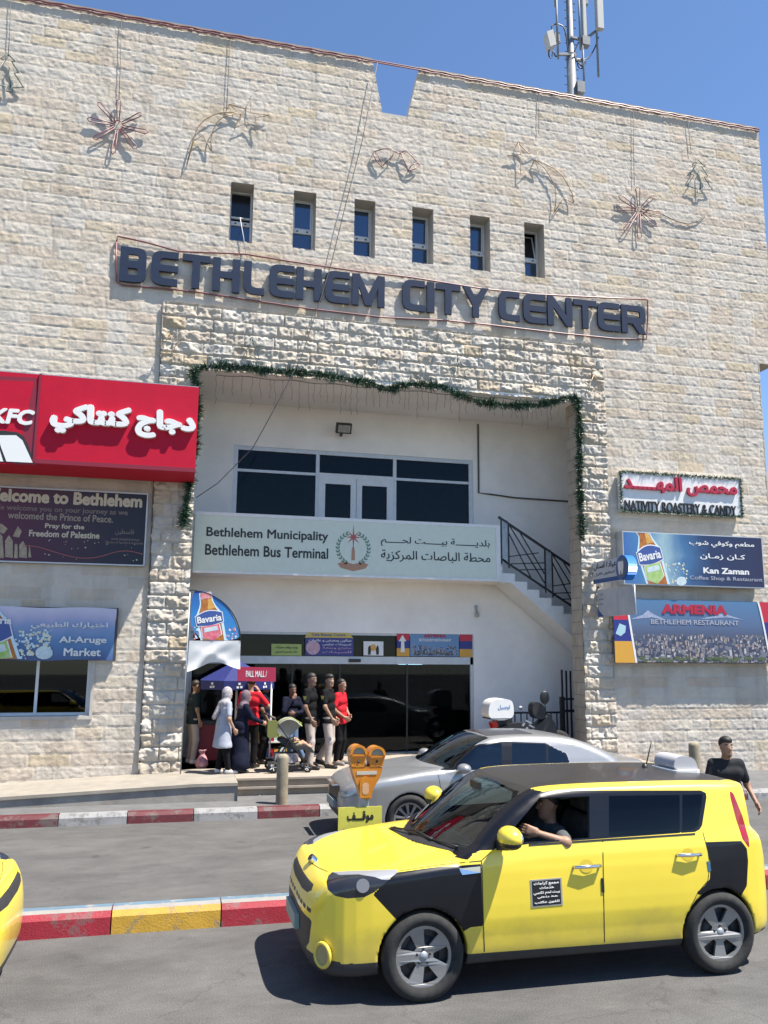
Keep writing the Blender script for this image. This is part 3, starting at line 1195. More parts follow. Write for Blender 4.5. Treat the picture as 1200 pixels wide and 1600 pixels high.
m = MB().ball(c + Vector((0, -.02, -.08)), .055, 10).bar(c + Vector((0, .06, .1)), c + Vector((0, -.02, -.06)), .03, .03).box(c.x - .03, c.x + .03, BY - .04, BY, c.z + .06, c.z + .14)
tag(m.build('security_camera', M_STEEL), 'small grey dome camera fixed beside the glass entrance', 'camera')

# ------------------------------------------------------------------ lettering
AR = {'ا': (0xFE8D, 0), 'ب': (0xFE8F, 1), 'ة': (0xFE93, 0), 'ت': (0xFE95, 1), 'ج': (0xFE9D, 1), 'ح': (0xFEA1, 1), 'خ': (0xFEA5, 1), 'د': (0xFEA9, 0), 'ر': (0xFEAD, 0), 'ز': (0xFEAF, 0), 'ش': (0xFEB5, 1),
      'ص': (0xFEB9, 1), 'ط': (0xFEC1, 1), 'ع': (0xFEC9, 1), 'ف': (0xFED1, 1), 'ق': (0xFED5, 1), 'ك': (0xFED9, 1), 'ل': (0xFEDD, 1), 'م': (0xFEE1, 1), 'ن': (0xFEE5, 1), 'ه': (0xFEE9, 1), 'و': (0xFEED, 0), 'ي': (0xFEF1, 1), 'ى': (0xFEEF, 0), 'س': (0xFEB1, 1), 'ض': (0xFEBD, 1), 'أ': (0xFE83, 0), 'ئ': (0xFE89, 1)}


def arabic(s):
    out = []
    for w in s.split(' '):
        r = ''
        for i, ch in enumerate(w):
            if ch == 'ـ':
                r += ch
                continue
            base, dual = AR[ch]
            pj = i > 0 and (w[i - 1] == 'ـ' or AR[w[i - 1]][1])
            nj = dual and i < len(w) - 1
            r += chr(base + (3 if pj and nj else 2 if nj else 1 if pj else 0))
        out.append(r)
    return ' '.join(out)[::-1]


def text_geo(s, bold=0.0, res=3):
    c = bpy.data.curves.new('t', 'FONT')
    c.body = s
    c.size = 1
    c.resolution_u = res
    c.offset = bold
    o = bpy.data.objects.new('t', c)
    me = bpy.data.meshes.new_from_object(o)
    bpy.data.objects.remove(o)
    bm = bmesh.new()
    bm.from_mesh(me)
    bpy.data.meshes.remove(me)
    bmesh.ops.remove_doubles(bm, verts=bm.verts, dist=1e-5)
    bm.verts.ensure_lookup_table()
    isl = {}
    n = 0
    for v in bm.verts:
        if v in isl: continue
        stack = [v]
        isl[v] = n
        while stack:
            a = stack.pop()
            for e in a.link_edges:
                b = e.other_vert(a)
                if b not in isl:
                    isl[b] = n
                    stack.append(b)
        n += 1
    V = [(v.co.x, v.co.y, isl[v]) for v in bm.verts]
    F = [[v.index for v in f.verts] for f in bm.faces]
    # outline edges for the sides
    E_ = [(e.verts[0].index, e.verts[1].index, e.link_faces[0]) for e in bm.edges if len(e.link_faces) == 1]
    E2 = []
    for a, b, f in E_:
        vs = [v.index for v in f.verts]
        i = vs.index(a)
        E2.append((a, b) if vs[(i + 1) % len(vs)] == b else (b, a))
    bm.free()
    return V, F, E2


def put_text(s, parent, x0, x1, z0, z1, y, material, depth=.004, bold=0.0, name='lettering', rot=None, shear=0.0, mapf=None):
    """text fitted into the box x0..x1, z0..z1, its front at y - depth"""
    V, F, E2 = text_geo(s, 0.0)
    if bold:
        n0 = len(V)
        V0, F0, E0 = V, F, E2
        V, F, E2 = list(V0), list(F0), list(E0)
        for k, (du, dv) in enumerate(((1, 0), (-1, 0), (0, 1), (0, -1), (.7, .7), (-.7, .7), (.7, -.7), (-.7, -.7)) if bold > .02 else ((1, 0), (-1, 0), (0, .7), (0, -.7))):
            b0 = len(V)
            V += [(a + du * bold, b + dv * bold, c + (k + 1) * .37) for a, b, c in V0]
            F += [[b0 + i for i in f] for f in F0]
            E2 += [(b0 + a, b0 + b) for a, b in E0]
    ux = [v[0] for v in V]
    uz = [v[1] for v in V]
    a, b, c, d = min(ux), max(ux), min(uz), max(uz)
    out = []
    for (u, v, k) in V:
        p = (u - a) / (b - a)
        q = (v - c) / (d - c)
        X = x0 + (x1 - x0) * p + shear * q
        Z = z0 + (z1 - z0) * q
        if rot:
            cx, cz, an = rot
            dx, dz = X - cx, Z - cz
            X, Z = cx + dx * math.cos(an) - dz * math.sin(an), cz + dx * math.sin(an) + dz * math.cos(an)
        out.append((X, y - depth - .0005 * (k % 4), Z))
    n = len(out)
    back = [(p[0], y + .0008, p[2]) for p in out]
    vs = out + back
    if mapf: vs = [mapf(*p) for p in vs]
    m = MB()
    m.add(vs, F)
    m.add(vs, [(e[1], e[0], n + e[0], n + e[1]) for e in E2])
    return m.build(name, material, parent, fix=False)


def ptext(s, parent, bl, tr_, Y, material, **k):
    """box given by the traced bottom-left and top-right corner"""
    a, b = at(*bl, Y), at(*tr_, Y)
    return put_text(s, parent, a[0], b[0], a[2], b[2], Y, material, **k)


def plate(pts, Y, thick, material, parent, name, **k):
    """traced outline as a real plate parallel to the facade, front face at Y"""
    P = [(lambda q: (q[0], q[2]))(at(x, y, Y)) for x, y in pts]
    return MB().prism([P], wallmap, Y, Y + thick).build(name, material, parent)


def rect(x0, x1, z0, z1): return [(x0, z0), (x1, z0), (x1, z1), (x0, z1)]


# big fascia letters, each an extruded outline in a 1 x 1 box
W = .235


def L_I(): return [[(0, 0), (1, 0), (1, 1), (0, 1)]]


def letter_loops(ch, w):
    """outline loops for a letter of width w and height 1 with stroke s"""
    s = .205
    sv = .215

    def rnd(pts, r):   # round the flagged corners
        out = []
        N = len(pts)
        for i, p in enumerate(pts):
            if len(p) == 2 or p[2] == 0:
                out.append((p[0], p[1]))
                continue
            a, b = pts[i - 1], pts[(i + 1) % N]
            P = Vector(p[:2])
            A = (Vector(a[:2]) - P)
            B = (Vector(b[:2]) - P)
            rr = min(p[2], A.length * .5 if a[2:] and a[2] else A.length, B.length * .5 if b[2:] and b[2] else B.length)
            A, B = P + A.normalized() * rr, P + B.normalized() * rr
            for t in range(6):
                t /= 5
                q = A * (1 - t) ** 2 + P * 2 * t * (1 - t) + B * t * t
                out.append((q.x, q.y))
        return out

    R, r = .3, .12
    if ch == 'C':
        return [rnd([(w, 0), (w, s), (sv + .02, s, r), (sv + .02, 1 - s, r), (w, 1 - s), (w, 1), (0, 1, R), (0, 0, R)], 0)]
    if ch == 'E':
        h0, h1 = .5 - s * .46, .5 + s * .46
        return [rnd([(w, 0), (w, s), (sv + .02, s, r), (sv + .0, h0), (w, h0), (w, h1), (sv, h1), (sv + .02, 1 - s, r), (w, 1 - s), (w, 1), (0, 1, R), (0, 0, R)], 0)]
    if ch == 'T':
        c = w / 2
        return [[(c - sv / 2, 0), (c + sv / 2, 0), (c + sv / 2, 1 - s), (w, 1 - s), (w, 1), (0, 1), (0, 1 - s), (c - sv / 2, 1 - s)]]
    if ch == 'H':
        h0, h1 = .5 - s * .48, .5 + s * .48
        return [[(0, 0), (sv, 0), (sv, h0), (w - sv, h0), (w - sv, 0), (w, 0), (w, 1), (w - sv, 1), (w - sv, h1), (sv, h1), (sv, 1), (0, 1)]]
    if ch == 'L':
        return [rnd([(0, 0, R), (w, 0), (w, s), (sv, s, r), (sv, 1), (0, 1)], 0)]
    if ch == 'I':
        return [[(0, 0), (w, 0), (w, 1), (0, 1)]]
    if ch == 'Y':
        c = w / 2
        return [[(c - sv / 2, 0), (c + sv / 2, 0), (c + sv / 2, .4), (w, 1), (w - sv * 1.1, 1), (c, .62), (sv * 1.1, 1), (0, 1), (c - sv / 2, .4)]]
    if ch == 'N':
        return [[(0, 0), (sv, 0), (sv, .62), (w - sv * .95, 0), (w, 0), (w, 1), (w - sv, 1), (w - sv, .38), (sv * .95, 1), (0, 1)]]
    if ch == 'M':
        c = w / 2
        return [[(0, 0), (sv * .95, 0), (sv * .95, .6), (c - .1, .02), (c + .1, .02), (w - sv * .95, .6), (w - sv * .95, 0), (w, 0), (w, 1), (w - sv * 1.05, 1), (c, .4), (sv * 1.05, 1), (0, 1)]]
    if ch == 'B':
        return [rnd([(0, 0), (w, 0, .26), (w, .5, .1), (w, 1, .26), (0, 1)], 0), rnd([(sv, s), (sv, .40), (w - sv, .40, .06), (w - sv, s, .06)], 0), rnd([(sv, .61), (sv, 1 - s), (w - sv, 1 - s, .06), (w - sv, .61, .06)], 0)]
    if ch == 'R':
        return [rnd([(0, 0), (sv, 0), (sv, .34), (w * .45, .34), (w - sv * 1.15, 0), (w, 0), (w * .78, .36), (w, .40, .1), (w, 1, .28), (0, 1)], 0), rnd([(sv, .56), (sv, 1 - s), (w - sv, 1 - s, .06), (w - sv, .56, .06)], 0)]


FASC = thing('fascia_sign', 'large slate blue raised capitals across the stone facade under the small windows', 'sign', at(600, 500, FY - .1))
LT = [('B', 185.4, 227), ('E', 234.6, 277), ('T', 283, 327), ('H', 331, 374), ('L', 380, 412.5), ('E', 420, 459), ('H', 462.5, 502), ('E', 507.5, 546), ('M', 550, 601),
      ('C', 629, 664), ('I', 667.5, 679), ('T', 681.5, 720), ('Y', 723.5, 764), ('C', 780, 812.5), ('E', 818.5, 853.5), ('N', 856.5, 895), ('T', 897.5, 933.5), ('E', 935, 969), ('R', 972.5, 1010)]
LYF = FY - .095
za0, za1 = at(185, 438, LYF)[2], at(1005, 522, LYF)[2]
zb0, zb1 = at(187, 384, LYF)[2], at(1005, 479, LYF)[2]
for ch, a, b in LT:
    ym = 440 + (a - 185) * .101
    x0, x1 = at(a, ym, LYF)[0], at(b, ym, LYF)[0]
    t = (a - 185) / 820
    z0, z1 = za0 + (za1 - za0) * t, zb0 + (zb1 - zb0) * t
    h = z1 - z0
    loops = letter_loops(ch, (x1 - x0) / h)
    loops = [[(x0 + p[0] * h, z0 + p[1] * h) for p in lp] for lp in loops]
    m = MB().prism(loops, wallmap, LYF, FY - .045)
    m.build('letter', M_LETTER, FASC)
for ch, a, b in ():
    pass
# red rope light round the letters
m = MB()
yy = FY - .05
top = [(182, 378), (184, 369), (230, 379), (280, 393), (360, 396), (383, 397), (450, 408), (560, 424), (640, 433), (760, 452), (840, 460), (940, 465), (1011, 468)]
bot = [(1012, 470), (1012, 500), (1010, 530), (960, 529), (880, 521), (760, 507), (690, 500), (600, 496), (480, 482), (400, 470), (320, 458), (260, 451), (190, 445), (182, 440), (181, 410), (182, 378)]
m.tube([at(x, y, yy) for x, y in top + bot], .017, 5)
tag(m.build('rope_light', M_ROPE_RED), 'thin red rope light outlining the blue capitals on the facade', 'light string')
# rope lights along the parapet
m = MB()
for k, dz in enumerate((.0, -.05)):
    P = []
    for i in range(60):
        x = -4.5 + i * (ntl + 4.5) / 59
        P.append((x, FY - .04, TOPZ - .03 + dz + .012 * math.sin(i * 1.7 + k)))
    for i in range(60):
        x = ntr + i * (RX - ntr) / 59
        P.append((x, FY - .04, TOPZ - .03 + dz + .012 * math.sin(i * 2.1 + k)))
    m.tube(P, .015, 5)
tag(m.build('rope_light', M_ROPE_RED), 'red rope light strung along the roof edge and across the notch', 'light string')


def strokes(name, label, cat, lines, Y, r, material, group=None, stand=True):
    m = MB()
    for Ln in lines:
        P = [at(x, y, Y) for x, y in Ln]
        m.tube(P, r, 5)
    if stand:
        for Ln in lines[:8]:
            p = at(*Ln[0], Y)
            m.tube([p, (p[0], FY + .01, p[2])], r * .8, 4)
    o = m.build(name, material)
    return tag(o, label, cat, group)


DY = FY - .065


def starburst(cx, cy, tips, hub):
    out = [[(cx + hub * math.cos(a / 8 * math.pi), cy + hub * math.sin(a / 8 * math.pi)) for a in range(17)]]
    for (tx, ty) in tips:
        d = math.hypot(tx - cx, ty - cy)
        ux, uy = (tx - cx) / d, (ty - cy) / d
        nx, ny = -uy, ux
        w = 3.3
        out.append([(cx + ux * hub + nx * 1.5, cy + uy * hub + ny * 1.5), (tx - ux * 4 + nx * w, ty - uy * 4 + ny * w), (tx, ty), (tx - ux * 4 - nx * w, ty - uy * 4 - ny * w), (cx + ux * hub - nx * 1.5, cy + uy * hub - ny * 1.5)])
    return out


def z7(x, y): return (x / 5, 60 + y / 5)


tips = [z7(765, 500), z7(930, 470), z7(1110, 585), z7(1158, 735), z7(1065, 865), z7(880, 905), z7(728, 785), z7(682, 628)]
strokes('starburst_decoration', 'large dull red starburst rope light figure beside the shooting star', 'decoration', starburst(*z7(920, 678), tips, 7.5), DY, .011, M_ROPE_RED)


def z3(x, y): return (940 + x / 6, 230 + y / 6)


tips = [z3(160, 455), z3(338, 365), z3(495, 450), z3(560, 625), z3(515, 740), z3(355, 865), z3(212, 790), z3(135, 565)]
strokes('starburst_decoration', 'smaller dull red starburst rope light figure wired to the small fir tree', 'decoration', starburst(*z3(350, 590), tips, 5.5), DY, .010, M_ROPE_RED)


def z8(x, y): return (280 + x / 6.667, 120 + y / 6.667)


star = [(520, 285), (690, 335), (750, 195), (745, 375), (935, 400), (790, 430), (820, 600), (710, 470), (585, 530), (650, 395), (520, 285)]
tail1 = [(640, 390), (560, 372), (460, 372), (360, 395), (260, 450), (190, 530), (150, 640), (110, 780), (80, 915)]
tail2 = [(560, 390), (470, 410), (400, 465), (350, 560), (330, 660), (335, 770)]
zig = [(80, 915), (150, 665), (250, 610), (330, 770)]
strokes('shooting_star_decoration', 'amber rope light shooting star just beside the large red starburst', 'decoration', [[z8(*p) for p in q] for q in (star, tail1, tail2, zig)], DY, .010, M_ROPE_GOLD)


def z2(x, y): return (780 + x / 8.571, 210 + y / 8.571)


star = [(250, 110), (390, 250), (530, 195), (480, 345), (530, 500), (400, 430), (290, 545), (285, 300), (110, 285), (290, 270), (250, 110)]
tail1 = [(470, 345), (600, 380), (740, 460), (850, 560), (930, 690), (980, 800), (995, 920)]
tail2 = [(480, 350), (600, 440), (690, 580), (750, 720), (762, 860), (740, 1040)]
zig = [(740, 1040), (860, 850), (995, 920)]
strokes('shooting_star_decoration', 'amber rope light shooting star between the bells and the smaller starburst', 'decoration', [[z2(*p) for p in q] for q in (star, tail1, tail2, zig)], DY, .010, M_ROPE_GOLD)


def zb(x, y): return (560 + x / 10, 210 + y / 10)


l = [[zb(*p) for p in q] for q in ([(240, 270), (300, 320), (350, 410), (370, 510), (300, 440), (245, 350), (240, 270)], [(240, 270), (400, 225), (500, 220), (550, 265), (540, 330), (380, 490)],
                                   [(665, 285), (720, 430), (780, 560), (860, 550), (960, 480), (920, 440), (840, 340), (740, 250), (665, 285)], [(780, 560), (830, 480), (920, 445)], [(560, 270), (660, 300)])]
strokes('bell_decoration', 'pair of dull red rope light bells hung above the middle windows', 'decoration', l, DY, .011, M_ROPE_RED)
l = [[zb(*p) for p in q] for q in ([(545, 300), (490, 600), (500, 560), (640, 590), (740, 600)], [(560, 300), (620, 310)])]


def tree_lines(cx, top, s):
    q = [(0, 0), (10, 9), (5, 10), (14, 24), (8, 26), (20, 44), (4, 47), (4, 53), (-4, 53), (-4, 47), (-20, 44), (-8, 26), (-14, 24), (-5, 10), (-10, 9), (0, 0)]
    return [[(cx + a * s + b * s * .05, top + b * s + a * s * .15) for a, b in q], [(cx + 2 * s, top + 18 * s), (cx + 4 * s, top + 48 * s)]]


strokes('tree_decoration', 'small dark green rope light fir tree near the building corner', 'decoration', tree_lines(1091, 250, .98), DY, .011, M_ROPE_GREEN)
strokes('tree_decoration', 'dark green rope light fir tree near the roof, partly out of view', 'decoration', tree_lines(12, 84, 1.12), DY, .012, M_ROPE_GREEN)


def five(cx, cy, r): return [[(cx + (r if k % 2 == 0 else r * .42) * math.sin(k * math.pi / 5), cy - (r if k % 2 == 0 else r * .42) * math.cos(k * math.pi / 5)) for k in range(11)]]


for (cx, cy, rr, mm, lab) in ((264, 540, 20, M_ROPE_GOLD, 'amber wire star on the upper left corner of the rough stone surround'), (394, 547, 19, M_ROPE_GREEN, 'green wire star above the left half of the garland'),
                              (718, 578, 18, M_ROPE_GREEN, 'green wire star above the right half of the garland'), (928, 602, 17, M_ROPE_GOLD, 'amber wire star on the upper right corner of the rough stone surround')):
    strokes('wire_star', lab, 'decoration', five(cx, cy, rr), FY - .17, .011, mm)

# cables
CL = ['thin feeder cable from the roof edge to the large upper left starburst', 'thin feeder cable from the roof edge to the left shooting star', 'thin feeder cable from the roof edge to the fir tree at the left edge', 'thin feeder cable from the roof edge to the right shooting star', 'thin feeder cable from the roof edge to the smaller right starburst', 'thin feeder cable from the roof edge to the small fir tree on the right']
for P in ([(190, 26), (188, 100), (186, 154)], [(360, 55), (357, 110), (354, 172)], [(17, 0), (15, 50), (13, 84)], [(842, 143), (842, 210)], [(990, 168), (990, 230), (991, 290)], [(1074, 182), (1080, 240)]):
    m = MB().tube([at(x, y, FY - .035) for x, y in P], .006, 5)
    tag(m.build('cable', M_CABLE), CL.pop(0), 'cable', 'feeder cables of the facade lights')
m = MB()
m.tube([at(x, y, FY - .03) for x, y in ((1105, 331), (1092, 345), (1075, 350), (1055, 345), (1035, 335))], .01, 5)
tag(m.build('cable', M_CABLE), 'slack cable between the right starburst and the small green tree', 'cable')
m = MB()
m.tube([at(x, y, FY - .12) for x, y in ((590, 97), (566, 220), (540, 320), (518, 410), (500, 470))] + [at(480, 530, FY - .25), at(470, 560, FY - .3), at(428, 640, FY - .2), at(395, 700, FY), at(340, 755, FY + .4), at(306, 778, FY + .5)], .009, 5)
tag(m.build('cable', M_CABLE), 'long dark wire slanting from the roof notch into the entrance recess', 'cable')
m = MB()
m.tube([at(x, y, FY - .05) for x, y in ((255, 472), (247, 640), (238, 800), (231, 960), (222, 1100), (217, 1212))], .014, 5)
tag(m.build('cable', M_CABLE), 'dark vertical cable along the left edge of the rough stone pillar', 'cable')
m = MB()
m.tube([at(383, 343, FY + .3), at(375, 340, FY - .06), at(380, 368, FY - .05), at(384, 393, FY - .05)], .008, 5)
tag(m.build('cable', M_WHITE), 'white cable hanging out of the leftmost small window', 'cable')

# garland
gp = [(286, 822), (291, 790), (298, 740), (306, 690), (309, 640), (308, 600), (301, 586), (306, 576), (330, 572), (380, 574), (430, 580), (480, 583), (530, 590), (575, 598), (598, 607), (612, 608), (628, 602), (655, 600), (690, 604), (715, 616), (745, 627), (790, 634), (830, 634), (860, 629), (885, 622), (902, 622), (905, 650), (906, 700), (906, 750), (908, 800), (910, 845)]
GP = [Vector(at(x, y, FY - .16)) for x, y in gp]
Ls = [0]
for a, b in zip(GP, GP[1:]): Ls.append(Ls[-1] + (b - a).length)


def gpt(s):
    k = max(i for i in range(len(Ls)) if Ls[i] <= s + 1e-9)
    k = min(k, len(GP) - 2)
    t = (s - Ls[k]) / max(Ls[k + 1] - Ls[k], 1e-9)
    return GP[k].lerp(GP[k + 1], t), (GP[k + 1] - GP[k]).normalized()


gm = MB()
rg = random.Random(3)
for _ in range(11000):
    s = rg.uniform(0, Ls[-1])
    p, t = gpt(s)
    q = rg.uniform(0, 2 * math.pi)
    a = t.orthogonal().normalized()
    b = t.cross(a)
    d = (a * math.cos(q) + b * math.sin(q))
    thick = .10 + .03 * math.sin(s * 9) + .025 * math.sin(s * 23 + 1)
    e = (d + t * rg.uniform(-.7, .7)).normalized()
    L_ = thick * rg.uniform(.6, 1.25)
    w = e.cross(Vector((rg.uniform(-1, 1), rg.uniform(-1, 1), rg.uniform(-1, 1)))).normalized() * rg.uniform(.006, .013)
    base = p + d * .01
    tip = base + e * L_
    gm.add([base - w, base + w, tip + w * .3, tip - w * .3], [(0, 1, 2, 3)])
tag(gm.build('garland', mat('green_tinsel', (.02, .065, .035), .45, var=.45, vscale=14, spec=.6), fix=False), 'dark green tinsel garland draped around the entrance opening', 'garland')
# icicle lights
m = MB()
rg = random.Random(5)
P = [at(330, 590, FY - .05)]
xs_ = []
x = .5
while x < 7.9:
    xs_.append(x)
    x += rg.uniform(.09, .2)
for x in xs_:
    z = 7.99 - .02
    L_ = rg.choice([.25, .4, .55, .35])
    pts = [(x, FY + .1, z)]
    k = 0
    while k < L_:
        k += .1
        pts.append((x + rg.uniform(-.025, .025), FY + .1 + rg.uniform(-.02, .02), z - k))
    m.tube(pts, .004, 4)
m.tube([(x, FY + .1, 7.97 + .015 * math.sin(x * 7)) for x in xs_], .008, 4)
tag(m.build('icicle_lights', mat('grey_wire', (.16, .14, .12), .7)), 'string of thin unlit icicle lights hanging under the entrance soffit', 'light string')

# ------------------------------------------------------------------ signs
M_TXT_W = mat('white_lettering', (.74, .74, .72), .45)
M_TXT_CREAM = mat('cream_lettering', (.55, .49, .36), .5)
M_TXT_DIM = mat('dim_cream_lettering', (.20, .16, .14), .55)
M_TXT_K = mat('black_lettering', (.02, .02, .022), .5)
M_TXT_R = mat('red_lettering', (.38, .015, .045), .45)
M_SIGNRED = mat('red_sign_panel', (.46, .006, .03), .6, spec=.2, var=.06, vscale=3)
M_SIGNDK = mat('dark_red_print', (.22, .012, .03), .4)
M_AMBER = mat('amber_print', (.50, .20, .03), .4, col2=(.28, .07, .012), vscale=9)
M_GOLDP = mat('golden_print', (.70, .42, .10), .4, col2=(.55, .25, .05), vscale=10)
M_RIBBON = mat('ribbon_blue_print', (.045, .085, .28), .4)
M_PINK = mat('pink_label_print', (.60, .06, .12), .4, col2=(.72, .25, .28), vscale=14)
M_GREENL = mat('green_label_print', (.25, .45, .08), .4, col2=(.45, .58, .25), vscale=12)
M_FOIL = mat('red_foil_print', (.55, .04, .07), .4, col2=(.72, .45, .45), vscale=25)
M_GLOW = mat('pale_halo_print', (.55, .72, .80), .45)
M_ICE = mat('ice_print', (.66, .72, .70), .4, col2=(.42, .55, .60), vscale=16)


def bottle(parent, cx, cz, h, tilt, Y, label, text='Bavaria', clip=None, wx=1.0):
    """a printed bottle in thin layers on a sign: outline, neck foil, ribbon with the name, shield label"""
    ca, sa = math.cos(tilt), math.sin(tilt)

    def T(P):
        out = []
        for u, v in P:
            u = u * wx
            x, z = cx + (u * ca - v * sa) * h, cz + (u * sa + v * ca) * h
            if clip: x, z = max(clip[0], min(clip[1], x)), max(clip[2], min(clip[3], z))
            out.append((x, z))
        return out

    prof = [(.165, -.5), (.165, .02), (.15, .10), (.105, .22), (.085, .30), (.075, .5)]
    body = prof + [(-u, v) for u, v in reversed(prof)]
    halo = [(u * 1.22, v * 1.02) for u, v in body]
    MB().prism([T(halo)], wallmap, Y - .002, Y).build('bottle_halo', M_GLOW, parent)
    MB().prism([T(body)], wallmap, Y - .004, Y - .002).build('bottle_print', M_AMBER, parent)
    MB().prism([T([(-.075, .38), (.08, .38), (.076, .5), (-.075, .5)])], wallmap, Y - .006, Y - .004).build('bottle_foil', M_FOIL, parent)
    MB().prism([T([(.0, .17), (.12, .17), (.075, .37), (.02, .37)])], wallmap, Y - .006, Y - .004).build('bottle_glint', M_GOLDP, parent)
    rb = [(-.2, -.10), (-.2, .07)] + [(-.2 + .4 * k / 8, .07 + .07 * math.sin(math.pi * k / 8)) for k in range(1, 8)] + [(.2, .07), (.2, -.10)] + [(.2 - .4 * k / 8, -.10 - .035 * math.sin(math.pi * k / 8)) for k in range(1, 8)]
    MB().prism([T([(u * 1.06, v * 1.12) for u, v in rb])], wallmap, Y - .006, Y - .004).build('ribbon_border', M_TXT_W, parent)
    r = MB().prism([T(rb)], wallmap, Y - .008, Y - .006).build('ribbon', M_RIBBON, parent)
    c = T([(0, 0)])[0]
    if text:
        put_text(text, parent, c[0] - .185 * h * wx, c[0] + .185 * h * wx, c[1] - .075 * h, c[1] + .055 * h, Y - .008, M_TXT_W, depth=.002, bold=.03, rot=(c[0], c[1], tilt * .8))
    sh = [(-.13, -.14), (.13, -.14), (.14, -.34), (.0, -.45), (-.14, -.34)]
    MB().prism([T([(u * 1.1, v * 1.03 + .003) for u, v in sh])], wallmap, Y - .006, Y - .004).build('shield_border', M_TXT_W, parent)
    MB().prism([T(sh)], wallmap, Y - .008, Y - .006).build('shield_label', label, parent)
    MB().prism([T([(-.10, -.17), (.10, -.17), (.11, -.25), (-.11, -.25)])], wallmap, Y - .010, Y - .008).build('label_panel', M_ICE, parent)


def splash(parent, x0, x1, z0, z1, Y, n, seed, mats, smin=.01, smax=.035, name='splash_print'):
    r = random.Random(seed)
    m = MB()
    for mi in range(len(mats)):
        for _ in range(n):
            cx, cz = r.uniform(x0, x1), r.uniform(z0, z1)
            s = r.uniform(smin, smax)
            k = r.randint(4, 6)
            a0 = r.uniform(0, 6)
            P = [(cx + s * r.uniform(.5, 1.3) * math.cos(a0 + 6.283 * i / k), cz + s * r.uniform(.5, 1.2) * math.sin(a0 + 6.283 * i / k)) for i in range(k)]
            w = r.uniform(.0015, .0035)
            m.add([wallmap(u, v, Y - w) for u, v in P], [tuple(range(k))], mi)
    m.build(name, mats, parent, fix=False)


# --- red shop sign box on the left
KY = 14.88
kx1 = (at(308, 605, KY)[0] + at(308, 738, KY)[0]) / 2
kz0, kz1 = at(308, 738, KY)[2], at(308, 605, KY)[2]
ks = thing('shop_sign_box', 'deep red sign box with raised white script projecting beside the garland', 'sign', (-2.0, KY, kz0))
m = MB()
m.box(-5.5, kx1, KY, FY - .07, kz0, kz1)
m.build('box', M_SIGNRED, ks)
m = MB()
m.box(-5.5, kx1 - .01, KY + .02, FY - .08, kz1 + .002, kz1 + .02)
m.build('bounce_cover', M_STEEL, ks)  # unseen steel sheet, added to keep red bounce off the wall above
kd = at(58, 660, KY)[0]
m = MB()
m.box(kd - .02, kd + .02, KY - .03, KY - .002, kz0 + .02, kz1 + .01)
m.box(-5.5, kx1, KY - .02, KY - .002, kz0 - .004, kz0 + .07)
m.build('edge_trim', M_SIGNDK, ks)
t = ptext(arabic('دجاج كنتاكي'), ks, (77, 677), (307, 646), KY, M_TXT_W, depth=.085, bold=.07)
plate([(-60, 585), (57, 590), (57, 726), (-60, 722)], KY - .012, .008, M_SIGNDK, ks, 'left_panel')
plate([(-60, 592), (53, 596), (33, 690), (20, 726), (-60, 722)], KY - .018, .004, M_SIGNRED, ks, 'left_panel_print')
ptext('KFC', ks, (-16, 661), (51, 641), KY - .02, M_TXT_W, depth=.02, bold=.05, shear=.05)
plate(chaikin([(-50, 672), (24, 673), (40, 684), (54, 724), (-50, 720)], 1), KY - .024, .004, M_TXT_K, ks, 'emblem_outline')
plate([(11, 680), (25, 680), (35, 688), (51, 723), (10, 721), (2, 700), (-4, 680)], KY - .030, .004, M_TXT_W, ks, 'emblem_print')
plate([(-50, 678), (-8, 679), (5, 721), (-50, 719)], KY - .030, .004, M_TXT_W, ks, 'emblem_print')

# --- welcome board
WY = 15.94
wx1 = at(229, 828, WY)[0]
wz0, wz1 = at(225, 885, WY)[2], at(229, 771, WY)[2]
wb = thing('welcome_board', 'dark purple board with cream lettering below the red shop sign', 'sign', (-2.5, WY, wz0))
m = MB()
m.box(-4.9, wx1, WY, FY - .01, wz0, wz1)
m.build('board', ramp_mat('board_print', [(0, (.10, .02, .05)), (.45, (.055, .022, .045)), (.8, (.020, .018, .035)), (1, (.014, .015, .03))], 'x', -.7, 1.7, .45), wb)
m = MB()
e = .025
m.box(-4.9, wx1, WY - .02, WY - .001, wz0, wz0 + e)
m.box(-4.9, wx1, WY - .02, WY - .001, wz1 - e, wz1)
m.box(wx1 - e, wx1, WY - .02, WY - .001, wz0 + e, wz1 - e)
m.build('frame', M_ALU, wb)
Y = WY
ptext('Welcome to Bethlehem', wb, (-30, 782), (223, 774), Y, M_TXT_CREAM, bold=.045)
ptext('We welcome you on your journey as we', wb, (-14, 798), (200, 797), Y, M_TXT_DIM, bold=.02)
ptext('welcomed the Prince of Peace.', wb, (12, 810), (177, 806), Y, mat('tan_lettering', (.32, .27, .21), .5), bold=.02)
ptext('Pray for the', wb, (70, 827), (132, 820), Y, M_TXT_CREAM, bold=.03)
ptext('Freedom of Palestine', wb, (45, 838), (156, 832), Y, M_TXT_CREAM, bold=.03)
ptext('www.visitpalestine.ps', wb, (173, 845), (218, 841), Y, M_TXT_DIM, bold=.01)
ptext('Ministry of Tourism & Antiquities', wb, (165, 850), (224, 847), Y, M_TXT_DIM, bold=.01)
ptext(arabic('فلسطين'), wb, (180, 836), (210, 827), Y, M_TXT_DIM, bold=.01)
P = [at(x, y, Y - .006) for x, y in chaikin([(36, 852), (60, 854), (90, 864), (120, 872), (150, 872), (180, 862), (200, 860), (224, 866)], 2, False)]
MB().tube(P, .008, 4).build('ribbon_print', mat('rose_print', (.35, .13, .14), .5), wb)
a, b = at(60, 872, Y), at(222, 848, Y)
splash(wb, a[0], b[0], a[2], b[2], Y, 26, 4, [M_TXT_CREAM], .005, .016, 'confetti_print')
m = MB()
